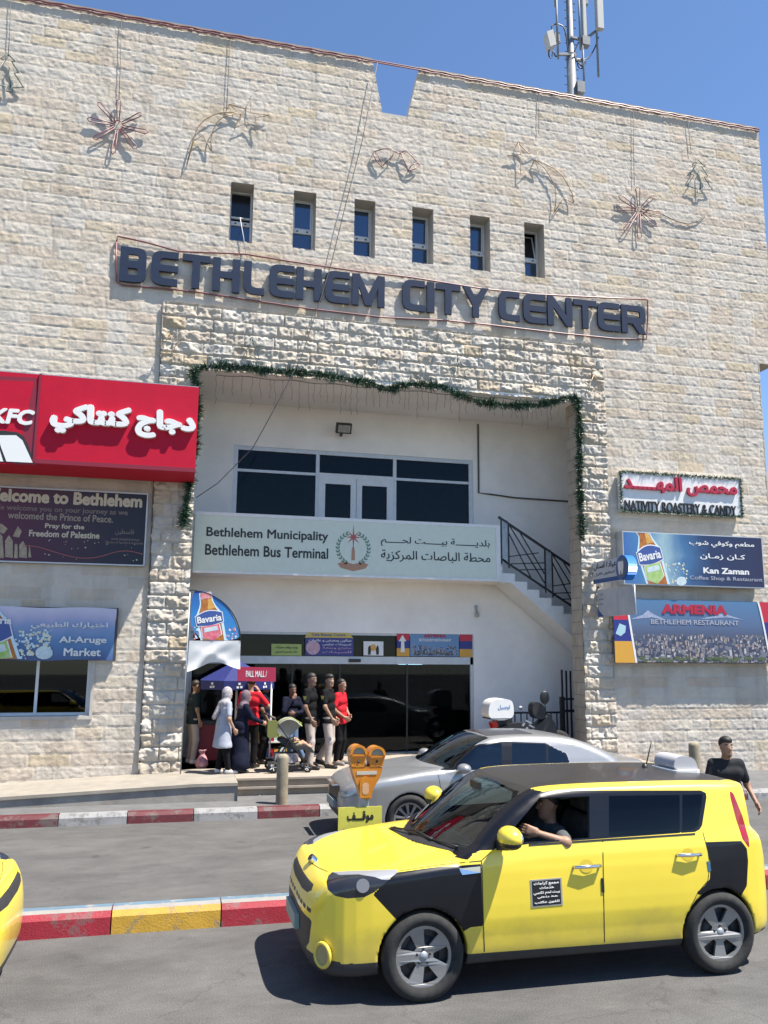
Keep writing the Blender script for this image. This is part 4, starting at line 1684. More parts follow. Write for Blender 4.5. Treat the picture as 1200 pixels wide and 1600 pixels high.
for q in ([(-20, 872), (-20, 838), (-6, 826), (4, 838), (6, 872)], [(8, 870), (8, 845), (14, 836), (20, 845), (20, 872)], [(22, 872), (23, 850), (27, 850), (28, 872)], [(30, 871), (30, 852), (36, 845), (42, 856), (42, 872)], [(44, 871), (46, 850), (49, 871)], [(-10, 828), (2, 818), (12, 826), (6, 834)], [(20, 838), (28, 822), (34, 830), (30, 840)]):
    Q = [(lambda p: (p[0], p[2]))(at(x, y, Y)) for x, y in q]
    m.prism([Q], wallmap, Y - .004, Y - .001)
m.build('village_print', mat('sand_print', (.42, .35, .24), .5, col2=(.25, .20, .14), vscale=14), wb)

# --- market banner
AY = 15.9
ax1 = (at(181, 951, AY)[0] + at(179, 1031, AY)[0]) / 2
az0, az1 = at(179, 1032, AY)[2], at(181, 951, AY)[2]
mb = thing('market_banner', 'pale blue and violet drink banner with white lettering above the shop window', 'banner', (-2.5, AY, az0))
m = MB()
nb = 28
vs, fs = [], []
for i in range(nb + 1):
    x = -4.7 + (ax1 + 4.7) * i / nb
    for j, z in enumerate((az0, az0 + (az1 - az0) * .5, az1)):
        vs.append((x, AY + .012 * math.sin(i * .9) * (1 if j == 1 else .5) + .006 * math.sin(i * 2.3 + j), z + .012 * math.sin(i * .55 + 1) * (1 if j != 1 else 0)))
for i in range(nb):
    for j in range(2): fs.append((i * 3 + j, i * 3 + 3 + j, i * 3 + 4 + j, i * 3 + 1 + j))
m.add(vs, fs, 0, True)
m.build('cloth', ramp_mat('market_print', [(0, (.06, .10, .24)), (.35, (.10, .22, .42)), (.62, (.24, .32, .52)), (.8, (.44, .42, .58)), (1, (.58, .55, .66))], 'z', .0, az1 - az0, .4, noise=.35, nscale=2.2), mb, fix=False)
m = MB()
m.box(-4.7, ax1 + .02, AY + .03, FY - .03, az1 - .03, az1 + .005)
m.box(-4.7, ax1 + .02, AY + .03, FY - .03, az0, az0 + .03)
m.box(ax1 - .01, ax1 + .03, AY + .0, FY - .03, az0 - .01, az1 + .01)
m.build('timber_frame', mat('dark_timber', (.06, .055, .05), .7), mb)
AYf = AY - .022
ptext(arabic('اختيارك الطبيعي'), mb, (48, 983), (169, 973), AYf, M_TXT_W, bold=.02)
ptext('Al-Aruge', mb, (92, 1007), (167, 995), AYf, M_TXT_W, bold=.025)
ptext('Market', mb, (99, 1025), (158, 1013), AYf, M_TXT_W, bold=.025)
c = at(-8, 992, AYf)
bottle(mb, c[0] - .05, c[2] + .05, 1.5, .28, AYf, M_GREENL, clip=(-4.6, ax1, az0 + .02, az1 - .02), text=None)
ptext('ria', mb, (0, 975), (19, 964), AYf - .008, M_TXT_W, depth=.002, bold=.03)
a, b = at(22, 1030, AYf), at(80, 985, AYf)
splash(mb, a[0], b[0], a[2], b[2], AYf, 38, 9, [M_ICE, M_GLOW, mat('pale_yellow_print', (.68, .64, .42), .5)], .01, .04)
plate(chaikin([(55, 1015), (68, 1008), (82, 1014), (82, 1026), (70, 1031), (56, 1027)], 1), AYf - .004, .003, M_ICE, mb, 'ice_cube_print')

# --- municipality sign on the landing
SYF = 16.95
mx0, mx1 = at(303, 850, SYF)[0], at(775, 865, SYF)[0]
mz0, mz1 = at(783, 905, SYF)[2], at(783, 830, SYF)[2]
ms = thing('terminal_sign', 'long pale mint sign with black lettering and round crest across the landing', 'sign', (3.2, SYF, mz0))
m = MB()
m.box(mx0, mx1, SYF, 17.008, mz0 + .0, mz1 + .06)
m.build('panel', mat('mint_panel', (.62, .67, .56), .4, var=.03), ms)
m = MB()
m.box(mx0, mx1 + .1, SYF - .01, 17.007, mz1 + .061, mz1 + .13)
m.box(mx1 + .002, mx1 + .1, SYF - .01, 17.007, mz0, mz1 + .06)
m.box(mx0 - .0, mx1 + .1, SYF - .01, 17.007, mz0 - .05, mz0 - .002)
m.build('frame', M_WHITE, ms)
ptext('Bethlehem Municipality', ms, (322, 842), (513, 831), SYF, M_TXT_K, bold=.022)
ptext('Bethlehem Bus Terminal', ms, (320, 867), (513, 857), SYF, M_TXT_K, bold=.022)
ptext(arabic('بلديـــــــة بيـــــت لحـــــم'), ms, (595, 853), (765, 844), SYF, M_TXT_K, bold=.012)
ptext(arabic('محطة الباصات المركزية'), ms, (595, 877), (766, 865), SYF, M_TXT_K, bold=.012)
cc = at(552, 857, SYF)
R_ = at(576, 857, SYF)[0] - cc[0]
m = MB()
for sgn in (-1, 1):
    for k in range(11):
        a = math.radians(-70 + k * 13) if sgn > 0 else math.radians(250 - k * 13)
        p = (cc[0] + R_ * math.cos(a), cc[2] + R_ * math.sin(a))
        for s2 in (-.55, .55):
            b_ = a + math.pi / 2 * sgn + s2
            l = R_ * .26
            q = (p[0] + l * math.cos(b_), p[1] + l * math.sin(b_))
            n_ = (-(q[1] - p[1]) * .22, (q[0] - p[0]) * .22)
            mid = ((p[0] + q[0]) / 2, (p[1] + q[1]) / 2)
            m.prism([[p, (mid[0] + n_[0], mid[1] + n_[1]), q, (mid[0] - n_[0], mid[1] - n_[1])]], wallmap, SYF - .004, SYF - .001)
m.build('crest_wreath', mat('wreath_green', (.10, .20, .14), .5), ms)
m = MB()
st_ = [(cc[0] + (R_ * .55 if k % 2 == 0 else R_ * .14) * math.sin(k * math.pi / 8), cc[2] + R_ * .72 + (R_ * .55 if k % 2 == 0 else R_ * .14) * math.cos(k * math.pi / 8) * (1.5 if k in (0, 8) else 1)) for k in range(16)]
m.prism([st_], wallmap, SYF - .004, SYF - .001)
m.build('crest_star', mat('crest_red', (.42, .10, .09), .5), ms)
m = MB()
m.prism([[(cc[0] - .12 * R_, cc[2] - .75 * R_), (cc[0] + .12 * R_, cc[2] - .75 * R_), (cc[0] + .1 * R_, cc[2] - .1 * R_), (cc[0], cc[2] + .2 * R_), (cc[0] - .1 * R_, cc[2] - .1 * R_)]], wallmap, SYF - .004, SYF - .001)
m.prism([[(cc[0] - R_, cc[2] - 1.0 * R_), (cc[0] - .6 * R_, cc[2] - .85 * R_), (cc[0], cc[2] - 1.0 * R_), (cc[0] + .6 * R_, cc[2] - .85 * R_), (cc[0] + R_, cc[2] - 1.0 * R_), (cc[0] + .8 * R_, cc[2] - 1.25 * R_), (cc[0], cc[2] - 1.45 * R_), (cc[0] - .8 * R_, cc[2] - 1.25 * R_)]], wallmap, SYF - .004, SYF - .001)
m.build('crest_scroll', mat('crest_copper', (.42, .22, .13), .5), ms)

# --- roastery sign
NY = 15.84
nx0, nx1 = at(970, 770, NY)[0], at(1158, 780, NY)[0]
nz0, nz1 = at(1160, 809, NY)[2] + .02, at(1158, 749, NY)[2]
rs = thing('roastery_sign', 'white signboard edged with green tinsel with raised red script above the navy light box', 'sign', (10.4, NY, nz0))
m = MB()
m.box(nx0, nx1, NY, FY - .03, nz0, nz1)
m.build('board', M_WHITE, rs)
m = MB()
rg = random.Random(8)
per = [(nx0, nz0), (nx1, nz0), (nx1, nz1), (nx0, nz1)]
for i in range(4):
    a, b = per[i], per[(i + 1) % 4]
    L_ = math.hypot(b[0] - a[0], b[1] - a[1])
    for _ in range(int(L_ * 330)):
        t = rg.random()
        p = Vector((a[0] + (b[0] - a[0]) * t, NY - .01, a[1] + (b[1] - a[1]) * t))
        d = Vector((rg.uniform(-1, 1), rg.uniform(-.6, .3), rg.uniform(-1, 1))).normalized() * rg.uniform(.03, .075)
        w = d.cross(Vector((rg.uniform(-1, 1), 1, rg.uniform(-1, 1)))).normalized() * .007
        m.add([p - w, p + w, p + d + w * .3, p + d - w * .3], [(0, 1, 2, 3)])
m.build('tinsel_edge', MATS['green_tinsel'], rs, fix=False)
ptext(arabic('محمص المهـــــد'), rs, (974, 770), (1149, 752), NY, M_TXT_R, depth=.05, bold=.04)
ptext('NATIVITY ROASTERY & CANDY', rs, (976, 797), (1149, 791), NY, M_TXT_K, depth=.03, bold=.012)

# --- cafe light box
ZY = 15.70
cx0, cx1 = (at(973, 827, ZY)[0] + at(975, 910, ZY)[0]) / 2, (at(1192, 842, ZY)[0] + at(1195, 922, ZY)[0]) / 2
cz0, cz1 = (at(975, 910, ZY)[2] + at(1195, 922, ZY)[2]) / 2, (at(973, 827, ZY)[2] + at(1192, 842, ZY)[2]) / 2
cs = thing('cafe_sign_box', 'navy light box with drink bottle print hung between tinsel edged board and city banner', 'sign', (10, ZY, cz0))
m = MB()
m.box(cx0, cx1, ZY + .004, FY - .035, cz0, cz1)
m.build('case', M_ALU, cs)
e = .022
m = MB()
m.box(cx0 + e, cx1 - e, ZY, ZY + .003, cz0 + e, cz1 - e)
m.build('face', ramp_mat('cafe_print', [(0, (.05, .13, .35)), (.14, (.07, .20, .38)), (.28, (.30, .44, .48)), (.42, (.055, .15, .30)), (.6, (.022, .036, .10)), (1, (.024, .024, .065))], 'x', cx0 - 10, cx1 - 10, .3, noise=.18, nscale=2.5), cs)
ptext(arabic('مطعم وكوفي شوب'), cs, (1077, 854), (1178, 848), ZY, M_TXT_W, bold=.02)
ptext(arabic('كـان زمـان'), cs, (1094, 874), (1164, 867), ZY, M_TXT_W, bold=.02)
ptext('Kan Zaman', cs, (1099, 896), (1170, 889), ZY, M_TXT_W, bold=.035)
ptext('Coffee Shop & Restaurant', cs, (1078, 907), (1191, 903), ZY, mat('dim_white_lettering', (.35, .36, .42), .5), bold=.01)
c = at(1019, 871, ZY)
bottle(cs, c[0] - .06, c[2] + .05, (cz1 - cz0) * 1.26, .24, ZY, M_GREENL, clip=(cx0 + .03, cx1, cz0 + .025, cz1 - .025))
a, b = at(1040, 913, ZY), at(1075, 880, ZY)
splash(cs, a[0], b[0], a[2] + .03, b[2], ZY, 22, 12, [M_GLOW, mat('pale_yellow_print', (.68, .64, .42), .5)], .008, .03)
plate(chaikin([(1057, 905), (1064, 900), (1072, 904), (1073, 912), (1065, 916), (1057, 913)], 1), ZY - .004, .003, M_ICE, cs, 'ice_cube_print')

# --- restaurant banner
RY_ = 15.78
rz0, rz1 = at(1080, 1036, RY_)[2], at(1080, 938, RY_)[2]
rb_ = thing('restaurant_banner', 'wide photo banner of a city below mountains with tricolour ends under the navy light box', 'banner', (10.5, RY_, rz0))
bx0, bx1 = at(960, 1000, RY_)[0], at(1225, 1000, RY_)[0]


CITYC = [mat('city_shade_print', (.045, .05, .085), .5), mat('city_grey_print', (.16, .165, .20), .5), mat('city_tan_print', (.32, .27, .24), .5), mat('city_pale_print', (.44, .43, .43), .5), mat('city_tree_print', (.06, .085, .04), .5, col2=(.10, .13, .07), vscale=30)]


def city(parent, x0f, x1f, z0, z1, Y, n, seed, u):
    """a printed town: small upright blocks, smaller towards the top, trees along the bottom"""
    r = random.Random(seed)
    m_ = MB()
    for k in range(n):
        q = k / n
        z = z1 - (z1 - z0) * q
        w = u * r.uniform(.5, 1.5) * (.45 + .9 * q)
        hh_ = min(u * r.uniform(.6, 1.9) * (.45 + .8 * q), z - z0 - .002)
        if hh_ < .01: continue
        xa, xb = x0f(z), x1f(z)
        x = r.uniform(xa, xb - w)
        yy = Y - .0012 - .0022 * q
        mi = r.choice([0, 1, 1, 2, 2, 3, 0])
        m_.add([(x, yy, z - hh_), (x + w, yy, z - hh_), (x + w, yy, z), (x, yy, z)], [(0, 1, 2, 3)], mi)
        if mi > 1:
            m_.add([(x + w * .68, yy - .0002, z - hh_), (x + w, yy - .0002, z - hh_), (x + w, yy - .0002, z), (x + w * .68, yy - .0002, z)], [(0, 1, 2, 3)], 0 if r.random() < .6 else 1)
    for k in range(n // 16):
        z = z0 + u * r.uniform(.3, 1.2)
        x = r.uniform(x0f(z) + u, x1f(z) - u * 1.5)
        P = [(x + u * r.uniform(.5, 1.1) * math.cos(i), Y - .0038 - .0003 * k, max(z0 + .002, z + u * r.uniform(.3, .6) * math.sin(i))) for i in range(6)]
        m_.add(P, [tuple(range(6))], 4)
    m_.build('city_print', CITYC, parent, fix=False)


m = MB()
m.box(bx0, bx1, RY_, RY_ + .03, rz0, rz1)
m.build('cloth', ramp_mat('mountain_sky_print', [(0, (.05, .055, .09)), (.45, (.075, .095, .16)), (.62, (.09, .14, .25)), (1, (.085, .19, .34))], 'z', 0, rz1 - rz0 - .0, .4), rb_)
zc = rz0 + (rz1 - rz0) * .46
HB = rz1 - rz0
m = MB()
for q in range(5): m.box(bx0 + .1 + q * .9, bx0 + .16 + q * .9, RY_ + .031, FY + .01, rz0 + .05, rz1 - .05)
m.build('batten', MATS['dark_timber'], rb_)
city(rb_, lambda z: bx0 + .30 + .18 * (1 - (z - rz0) / HB), lambda z: bx1 - .60 + .22 * (1 - (z - rz0) / HB) ** .8, rz0 + .01, zc, RY_, 620, 3, .085)
m = MB()
for cxp, wv, hv in ((1013, .42, .17), (1128, .55, .13)):
    c = at(cxp, 966, RY_)
    m.prism([[(c[0] - wv, c[2] - .03), (c[0] - wv * .3, c[2] + hv * .4), (c[0], c[2] + hv), (c[0] + wv * .3, c[2] + hv * .5), (c[0] + wv, c[2] - .03), (c[0] + wv * .2, c[2] + .02)]], wallmap, RY_ - .003, RY_ - .001)
m.build('snow_print', mat('snow_print', (.42, .46, .56), .5, col2=(.2, .26, .42), vscale=12), rb_)
FLAG = [mat('flag_red', (.50, .02, .045), .45), mat('flag_blue', (.02, .03, .20), .45), mat('flag_orange', (.62, .32, .04), .45)]
H_ = rz1 - rz0
for side in (0, 1):
    for k in range(3):
        zb_, zt_ = rz1 - H_ * (k + 1) / 3, rz1 - H_ * k / 3
        N = 5
        if side == 0:
            cur = [(bx0 + .30 + .18 * (1 - ((zb_ + (zt_ - zb_) * i / N) - rz0) / H_), zb_ + (zt_ - zb_) * i / N) for i in range(N + 1)]
            P = [(bx0, zb_)] + cur + [(bx0, zt_)]
        else:
            cur = [(bx1 - .60 + .22 * (1 - ((zb_ + (zt_ - zb_) * i / N) - rz0) / H_) ** .8, zb_ + (zt_ - zb_) * i / N) for i in range(N + 1)]
            P = cur + [(bx1, zt_), (bx1, zb_)]
        MB().prism([P], wallmap, RY_ - .006, RY_ - .004).build('flag_stripe', FLAG[k], rb_)
    cur = []
    for i in range(13):
        z = rz0 + H_ * i / 12
        x = bx0 + .30 + .18 * (1 - i / 12) if side == 0 else bx1 - .60 + .22 * (1 - i / 12) ** .8
        cur.append((x, z))
    MB().prism([[(x - .022, z) for x, z in cur] + [(x + .022, z) for x, z in reversed(cur)]], wallmap, RY_ - .009, RY_ - .0065).build('flag_border', M_TXT_W, rb_)
plate([(962, 990), (968, 974), (978, 978), (977, 988), (970, 994)], RY_ - .010, .003, mat('map_print', (.35, .55, .62), .5), rb_, 'map_print')
ptext('ARMENIA', rb_, (1034, 959), (1135, 946), RY_, M_TXT_R, depth=.01, bold=.06)
ptext('BETHLEHEM RESTAURANT', rb_, (1017, 975), (1154, 970), RY_, mat('dim_white_lettering', (.35, .36, .42), .5), depth=.006, bold=.02)


# --- projecting signs on the right pillar (planes at right angles to the facade)
def atX(x, y, X):
    d = ray(x, y)
    p = CO + d * (X / d[0])
    return (X, float(p[1]), float(p[2]))


XP = 8.42
d0, d1 = atX(933, 895, XP), atX(972, 888, XP)
zt_, zb_ = atX(933, 878, XP)[2], atX(933, 912, XP)[2]
ds = thing('dental_sign', 'white projecting plate ending in a blue rimmed disc with a tooth', 'sign', (XP, FY, zb_))
m = MB()
m.box(XP, XP + .05, d1[1], FY - .08, zb_, zt_)
m.build('plate', mat('grey_white_plate', (.50, .52, .56), .5, var=.05), ds)
m = MB()
m.box(XP - .003, XP - .0005, d1[1], FY - .09, zb_ + .003, zb_ + .09)
m.build('blue_band', mat('band_blue', (.04, .10, .26), .5), ds)
sm = lambda u, w, z: (XP + w, -u, z)
put_text(arabic('عيادة اسنان'), ds, -(FY - .12), -(d1[1] + .22), zb_ + .27, zt_ - .03, -.0, M_TXT_K, depth=.003, mapf=sm, bold=.02)
put_text(arabic('الطابق الاول'), ds, -(FY - .14), -(d1[1] + .3), zb_ + .15, zb_ + .22, -.0, M_TXT_K, depth=.003, mapf=sm)
rc = (zt_ - zb_) / 2 * 1.08
cy = d1[1] - .12
m = MB().lathe([(0, -.09), (rc, -.09), (rc, -.09), (rc, .10), (rc, .10), (0, .10)], 28, (XP + .02, cy, (zt_ + zb_) / 2), 'x')
m.build('disc', mat('bright_blue', (.03, .17, .52), .3), ds)
m = MB().lathe([(0, -.096), (rc * .84, -.096), (rc * .84, -.096), (rc * .84, -.0905)], 28, (XP + .02, cy, (zt_ + zb_) / 2), 'x')
m.build('disc_face', mat('dim_face', (.16, .19, .26), .4), ds)
tp = chaikin([(-.5, .75), (0, .6), (.5, .75), (.62, .2), (.38, -.8), (.15, -.75), (0, -.1), (-.15, -.75), (-.38, -.8), (-.62, .2)], 2)
m = MB()
m.prism([[(u * rc * .75, v * rc * .75) for u, v in tp]], lambda u, v, w: (XP + w, cy - u, (zt_ + zb_) / 2 + v), -.1005, -.0965)
m.build('tooth', M_TXT_W, ds)
XP2 = 8.5
e0, e1 = atX(938, 940, XP2), atX(989, 930, XP2)
zt2, zb2 = atX(938, 921, XP2)[2], atX(938, 964, XP2)[2]
ps = thing('plain_projecting_sign', 'blank weathered white double plate projecting below the dental sign', 'sign', (XP2, FY, zb2))
m = MB()
ym = e0[1] * .45 + e1[1] * .55
m.box(XP2, XP2 + .06, ym + .006, FY - .08, zb2, zt2)
m.box(XP2, XP2 + .06, e1[1], ym, zb2, zt2)
m.build('plate', mat('weathered_white', (.52, .54, .57), .5, col2=(.40, .41, .43), vscale=3), ps)
m = MB()
m.prism([[(-(FY - .09), zb2 + .004), (-(FY - .34), zb2 + .004), (-(FY - .16), zb2 + .12), (-(FY - .09), zb2 + .2)]], lambda u, v, w: (XP2 + w, -u, v), -.003, -.0005)
m.build('blue_patch', mat('band_blue', (.04, .10, .26), .5), ps)
for q in range(3):
    put_text(arabic(['طبيب', 'مختبر', 'عيادة'][q]), ps, -(FY - .14), -(FY - .34), zt2 - .13 - q * .1, zt2 - .08 - q * .1, 0, MATS['band_blue'], depth=.003, mapf=lambda u, w, z: (XP2 + w, -u, z))
m = MB()
m.tube([(XP2 + .03, e1[1] - .012, zb2), (XP2 + .03, e1[1] - .012, zt2)], .014, 6)
m.build('end_tube', M_ALU, ps)
for (o_, X, zz) in ((ds, XP, (zt_ + zb_) / 2), (ps, XP2, zt2 + .05)):
    m = MB()
    m.bar((X + .03, FY - .1, zz), (X + .03, FY + .02, zz), .05, .03)
    m.build('bracket', M_BLACK, o_)

# small papers inside the entrance transom
TY = BY + .03


def trect(x0, y0, x1, y1): return [(x0, y0), (x1, y0 + (x1 - x0) * .012), (x1, y1 + (x1 - x0) * .012), (x0, y1)]


a = thing('beauty_poster', 'blue and yellow beauty poster stuck in the entrance transom', 'poster', at(514, 1024, TY))
plate(trect(477, 996, 552, 1024), TY - .01, .006, mat('poster_blue', (.045, .05, .22), .5), a, 'sheet')
plate([(482, 988), (545, 989), (552, 997), (476, 996)], TY - .01, .006, mat('poster_yellow', (.60, .46, .10), .5), a, 'gable')
plate(arc(489, 1012, 11, 11, 0, 360, 18)[:-1], TY - .014, .003, mat('poster_pink', (.60, .42, .48), .5, col2=(.45, .25, .33), vscale=18), a, 'portrait_disc')
ptext('Cafe Beauty Centre', a, (487, 995), (540, 990), TY - .012, M_RIBBON, depth=.002, bold=.02)
for k, s in enumerate(('صالون ومعرض و علاجات', 'تسريحات عرايس', 'مكياج وعناية', 'للسيدات')):
    ptext(arabic(s), a, (504 - (22 if k == 0 else 0), 1003 + k * 6), (549, 999 + k * 6), TY - .012, M_TXT_W if k < 2 else MATS['poster_pink'], depth=.002, bold=.02)
a = thing('green_notice', 'lime green paper notice stuck in the entrance transom beside the blue poster', 'notice', at(447, 1024, TY))
plate(trect(424, 1006, 471, 1024), TY - .01, .006, mat('lime_paper', (.36, .45, .13), .6), a, 'sheet')
ptext(arabic('يوجد موقف سيارات'), a, (430, 1014), (465, 1009), TY - .012, M_TXT_K, depth=.002, bold=.02)
ptext(arabic('خلف المجمع التجاري'), a, (430, 1021), (465, 1017), TY - .012, M_TXT_K, depth=.002, bold=.02)
a = thing('crest_notice', 'white paper with a small crest stuck in the middle of the entrance transom', 'notice', at(583, 1024, TY))
plate(trect(568, 1002, 599, 1024), TY - .01, .006, M_WHITE, a, 'sheet')
plate(arc(583, 1012, 5, 5.5, 0, 360, 12)[:-1], TY - .013, .002, M_GOLDP, a, 'crest_print')
plate([(575, 1023), (575, 1012), (578, 1008), (580, 1014), (579, 1023)], TY - .013, .002, M_TXT_K, a, 'crest_print')
plate([(588, 1023), (587, 1014), (590, 1008), (592, 1012), (592, 1023)], TY - .013, .002, M_TXT_K, a, 'crest_print')
a = thing('restaurant_poster', 'small tricolour restaurant poster with white arrow in the entrance transom', 'poster', at(680, 1024, TY))
for k in range(3):
    for (p, q) in ((620, 640), (718, 738)):
        plate(trect(p, 988 + k * 12.4 + (p - 620) * .012, q, 988 + (k + 1) * 12.4 + (p - 620) * .012), TY - .01, .006, FLAG[k], a, 'flag_stripe')
plate(trect(641, 989, 717, 1025), TY - .01, .006, mat('poster_sky', (.14, .26, .44), .5), a, 'sheet')
p0_, p1_ = at(644, 1024, TY), at(715, 1008, TY)
city(a, lambda z: p0_[0], lambda z: p1_[0], p0_[2], p1_[2], TY - .0102, 130, 5, .05)
plate([(629, 992), (635, 1002), (631.5, 1002), (632.5, 1019), (626, 1019), (627, 1002), (623, 1002)], TY - .014, .003, M_TXT_W, a, 'arrow')
ptext('ARMENIA', a, (662, 996), (697, 991), TY - .012, M_TXT_R, depth=.002, bold=.05)
ptext('BETHLEHEM RESTAURANT', a, (655, 1002), (705, 998.5), TY - .012, M_TXT_W, depth=.002, bold=.02)

# --- bottle flag at the left of the entrance
BFY = 15.62
bf = thing('drink_flag', 'blue quarter round drink flag with bottle print and blank white cloth below', 'flag', at(297, 1050, BFY))
plate(chaikin([(298, 924), (316, 921), (345, 934), (362, 957), (373, 983), (376, 1001), (298, 1001)], 2)[:], BFY, .012, ramp_mat('flag_print', [(0, (.06, .22, .48)), (.45, (.03, .20, .50)), (1, (.02, .08, .30))], 'z', .6, 1.5, .5, noise=.3, nscale=3), bf, 'printed_cloth')
P = [at(x, y, BFY) for x, y in arc(298, 1001, 78, -79, 0, 92, 18)]
MB().tube(P, .012, 6).build('rim', M_PLASTIC, bf)
c = at(329, 968, BFY)
hz = at(330, 926, BFY)[2] - at(330, 999, BFY)[2]
zf = at(330, 1000.5, BFY)[2]
c = at(327, 966, BFY)
bottle(bf, c[0] + .0, c[2], hz * 1.12, .2, BFY, M_PINK, clip=(at(299, 960, BFY)[0], 99, zf, at(320, 924, BFY)[2]), wx=1.25)
for (u, v) in ((303, 998), (352, 998)):
    a_, b_ = at(u, 1000, BFY), at(u + 18, 980, BFY)
    splash(bf, a_[0], b_[0], a_[2], b_[2], BFY, 12, u, [M_GLOW, M_FOIL], .008, .03)
# crumpled white cloth
nu, nv = 16, 12
vs, fs = [], []
tl, trr = at(296, 1001, BFY), at(376, 1001, BFY)
bl_, br_ = at(292, 1050, BFY), at(375, 1045, BFY)
for i in range(nu + 1):
    for j in range(nv + 1):
        u, v = i / nu, j / nv
        top_ = Vector(tl).lerp(Vector(trr), u)
        bot_ = Vector(bl_).lerp(Vector(br_), u) + Vector((0, 0, .13 * math.sin(math.pi * u) - .02 * math.sin(u * 9)))
        p = top_.lerp(bot_, v)
        p.y += .035 * math.sin(u * 7 + v * 4) * v + .03 * abs(math.sin(u * 3.1 - v * 3 + .5)) * v + .02 * math.sin(u * 15 + v * 9) * v
        vs.append(p)
for i in range(nu):
    for j in range(nv): fs.append((i * (nv + 1) + j, (i + 1) * (nv + 1) + j, (i + 1) * (nv + 1) + j + 1, i * (nv + 1) + j + 1))
MB().add(vs, fs, 0, True).build('blank_cloth', mat('white_cloth', (.70, .70, .68), .8), bf, fix=False)
a, b = at(297, 922, BFY), at(294, 1060, BFY)
MB().tube([(a[0], BFY + .01, a[2]), (a[0] - .02, BFY + .01, PLAT_Z)], .014, 6).build('pole', M_STEEL, bf)

# ------------------------------------------------------------------ street furniture and small things
# bollards
M_BOLL = mat('bollard_stone', (.30, .26, .18), .9, col2=(.20, .17, .12), vscale=9, bump=.004, bscale=40)


def bollard(x, y, z, h, r, label):
    prof = [(0, h), (r * .6, h - .004), (r * .93, h - .03), (r, h - .07), (r * 1.02, h * .5), (r * 1.06, 0)]
    o = MB().lathe(prof, 20, (x, y, z)).build('bollard', M_BOLL)
    tag(o, label, 'bollard', 'stone bollards along the pavement')


b0 = atz(440, 1256, .16)
bollard(b0[0], b0[1], .155, at(440, 1178, b0[1])[2] - .155, .094, 'rough tan stone bollard on the pavement in front of the entrance steps')
b1 = at(1088, 1240, 14.6)
bollard(b1[0], 14.6, .155, .78, .10, 'tan stone bollard beyond the taxi roof lamp near the right wall')

# twin parking meter on the median, with the yellow plate
MY = MED_Y + .16
mx = at(570, 1250, MY)[0]
pm = thing('parking_meter', 'orange twin headed parking meter with yellow plate on the median kerb', 'parking meter', (mx, MY, .2))
M_ORANGE = mat('orange_enamel', (.52, .20, .012), .38, col2=(.42, .15, .012), vscale=8, coat=.3)


def mp(x, y, dy=0): p = at(x, y, MY + dy); return Vector(p)


sc = (mp(600, 1200) - mp(560, 1200)).length / 40
m = MB()
m.lathe([(.045, 0), (.045, .9), (.04, mp(570, 1245).z - .2)], 14, (mx, MY, .2))
m.build('post', M_STEEL, pm)
hc = [mp(557.5, 1177), mp(586, 1179)]
body = MB()
outl = [(547, 1196), (549, 1205), (552, 1215), (558, 1230), (560, 1240), (563, 1247), (577, 1247), (579, 1240), (581, 1230), (590, 1215), (594, 1205), (596, 1196)]
P = [(lambda q: (q.x, q.z))(mp(x, y)) for x, y in chaikin(outl, 1)]
body.prism([P], wallmap, MY - .075, MY + .075)
body.build('yoke', M_ORANGE, pm)
for k, c in enumerate(hc):
    R = 13.2 * sc
    xl = R * .86
    zb_ = mp(570, 1197).z + .004
    top_ = arc(c.x, c.z, R, R, -25, 205, 20)
    lo_ = [(c.x - xl * .88, zb_), (c.x + xl * .88, zb_)]
    P = lo_ + top_
    o = MB().prism([P], wallmap, MY - .08, MY + .08, smooth_side=True).build('meter_head', M_ORANGE, pm)
    ro = arc(c.x, c.z + .005, R * 1.0, R * 1.0, -8, 188, 18)
    ri_ = arc(c.x, c.z + .005, R * .72, R * .72, 180, 0, 16)
    MB().prism([ro + ri_], wallmap, MY - .105, MY - .081).build('bezel', M_ORANGE, o)
    MB().prism([arc(c.x, c.z + .006, R * .7, R * .7, 0, 180, 16)], wallmap, MY - .088, MY - .081).build('dial_window', mat('dial_glass', (.16, .20, .22), .08, spec=.8), o)
    MB().box(c.x - R * .8, c.x + R * .8, MY - .1, MY - .081, c.z - .018, c.z - .001).build('ledge', M_ORANGE, o)
    MB().lathe([(0, -.01), (.012, -.008), (.012, 0)], 10, (c.x, MY - .08, zb_ + .05), 'y').build('lock', M_BLACK, o)
m = MB()
a, b = mp(555, 1209), mp(586, 1203)
m.box(a.x, b.x, MY - .082, MY - .076, a.z, b.z)
m.build('instruction_strip', mat('grey_strip', (.40, .40, .37), .5), pm)
c = mp(568, 1226)
m = MB()
m.prism([arc(c.x, c.z + .03, 9 * sc, 9 * sc, 0, 180, 14) + [(c.x - 8 * sc, c.z - 17 * sc), (c.x + 8 * sc, c.z - 17 * sc)]], wallmap, MY - .10, MY - .076)
m.build('coin_door', M_ORANGE, pm)
m = MB()
m.prism([rrect(c.x - 5 * sc, c.x + 5 * sc, c.z - 12 * sc, c.z + 5 * sc, 4 * sc)], wallmap, MY - .103, MY - .1005)
m.build('coin_label', mat('faded_orange', (.50, .30, .18), .5), pm)
a, b = mp(526, 1336, -.02), mp(595, 1258, -.02)
py = MY - .075
m = MB()
m.box(a.x, b.x, py, py + .012, a.z, b.z)
m.build('plate', mat('yellow_plate', (.56, .54, .09), .5, var=.06), pm)
put_text(arabic('موقـــف'), pm, mp(540, 1280).x, mp(581, 1280).x, mp(560, 1283).z, mp(560, 1265).z, py, M_TXT_K, depth=.002, bold=.04)
put_text(arabic('لتحميل وتنزيل'), pm, mp(528, 1300).x, mp(593, 1300).x, mp(560, 1304).z, mp(560, 1292).z, py, M_TXT_K, depth=.002, bold=.03)
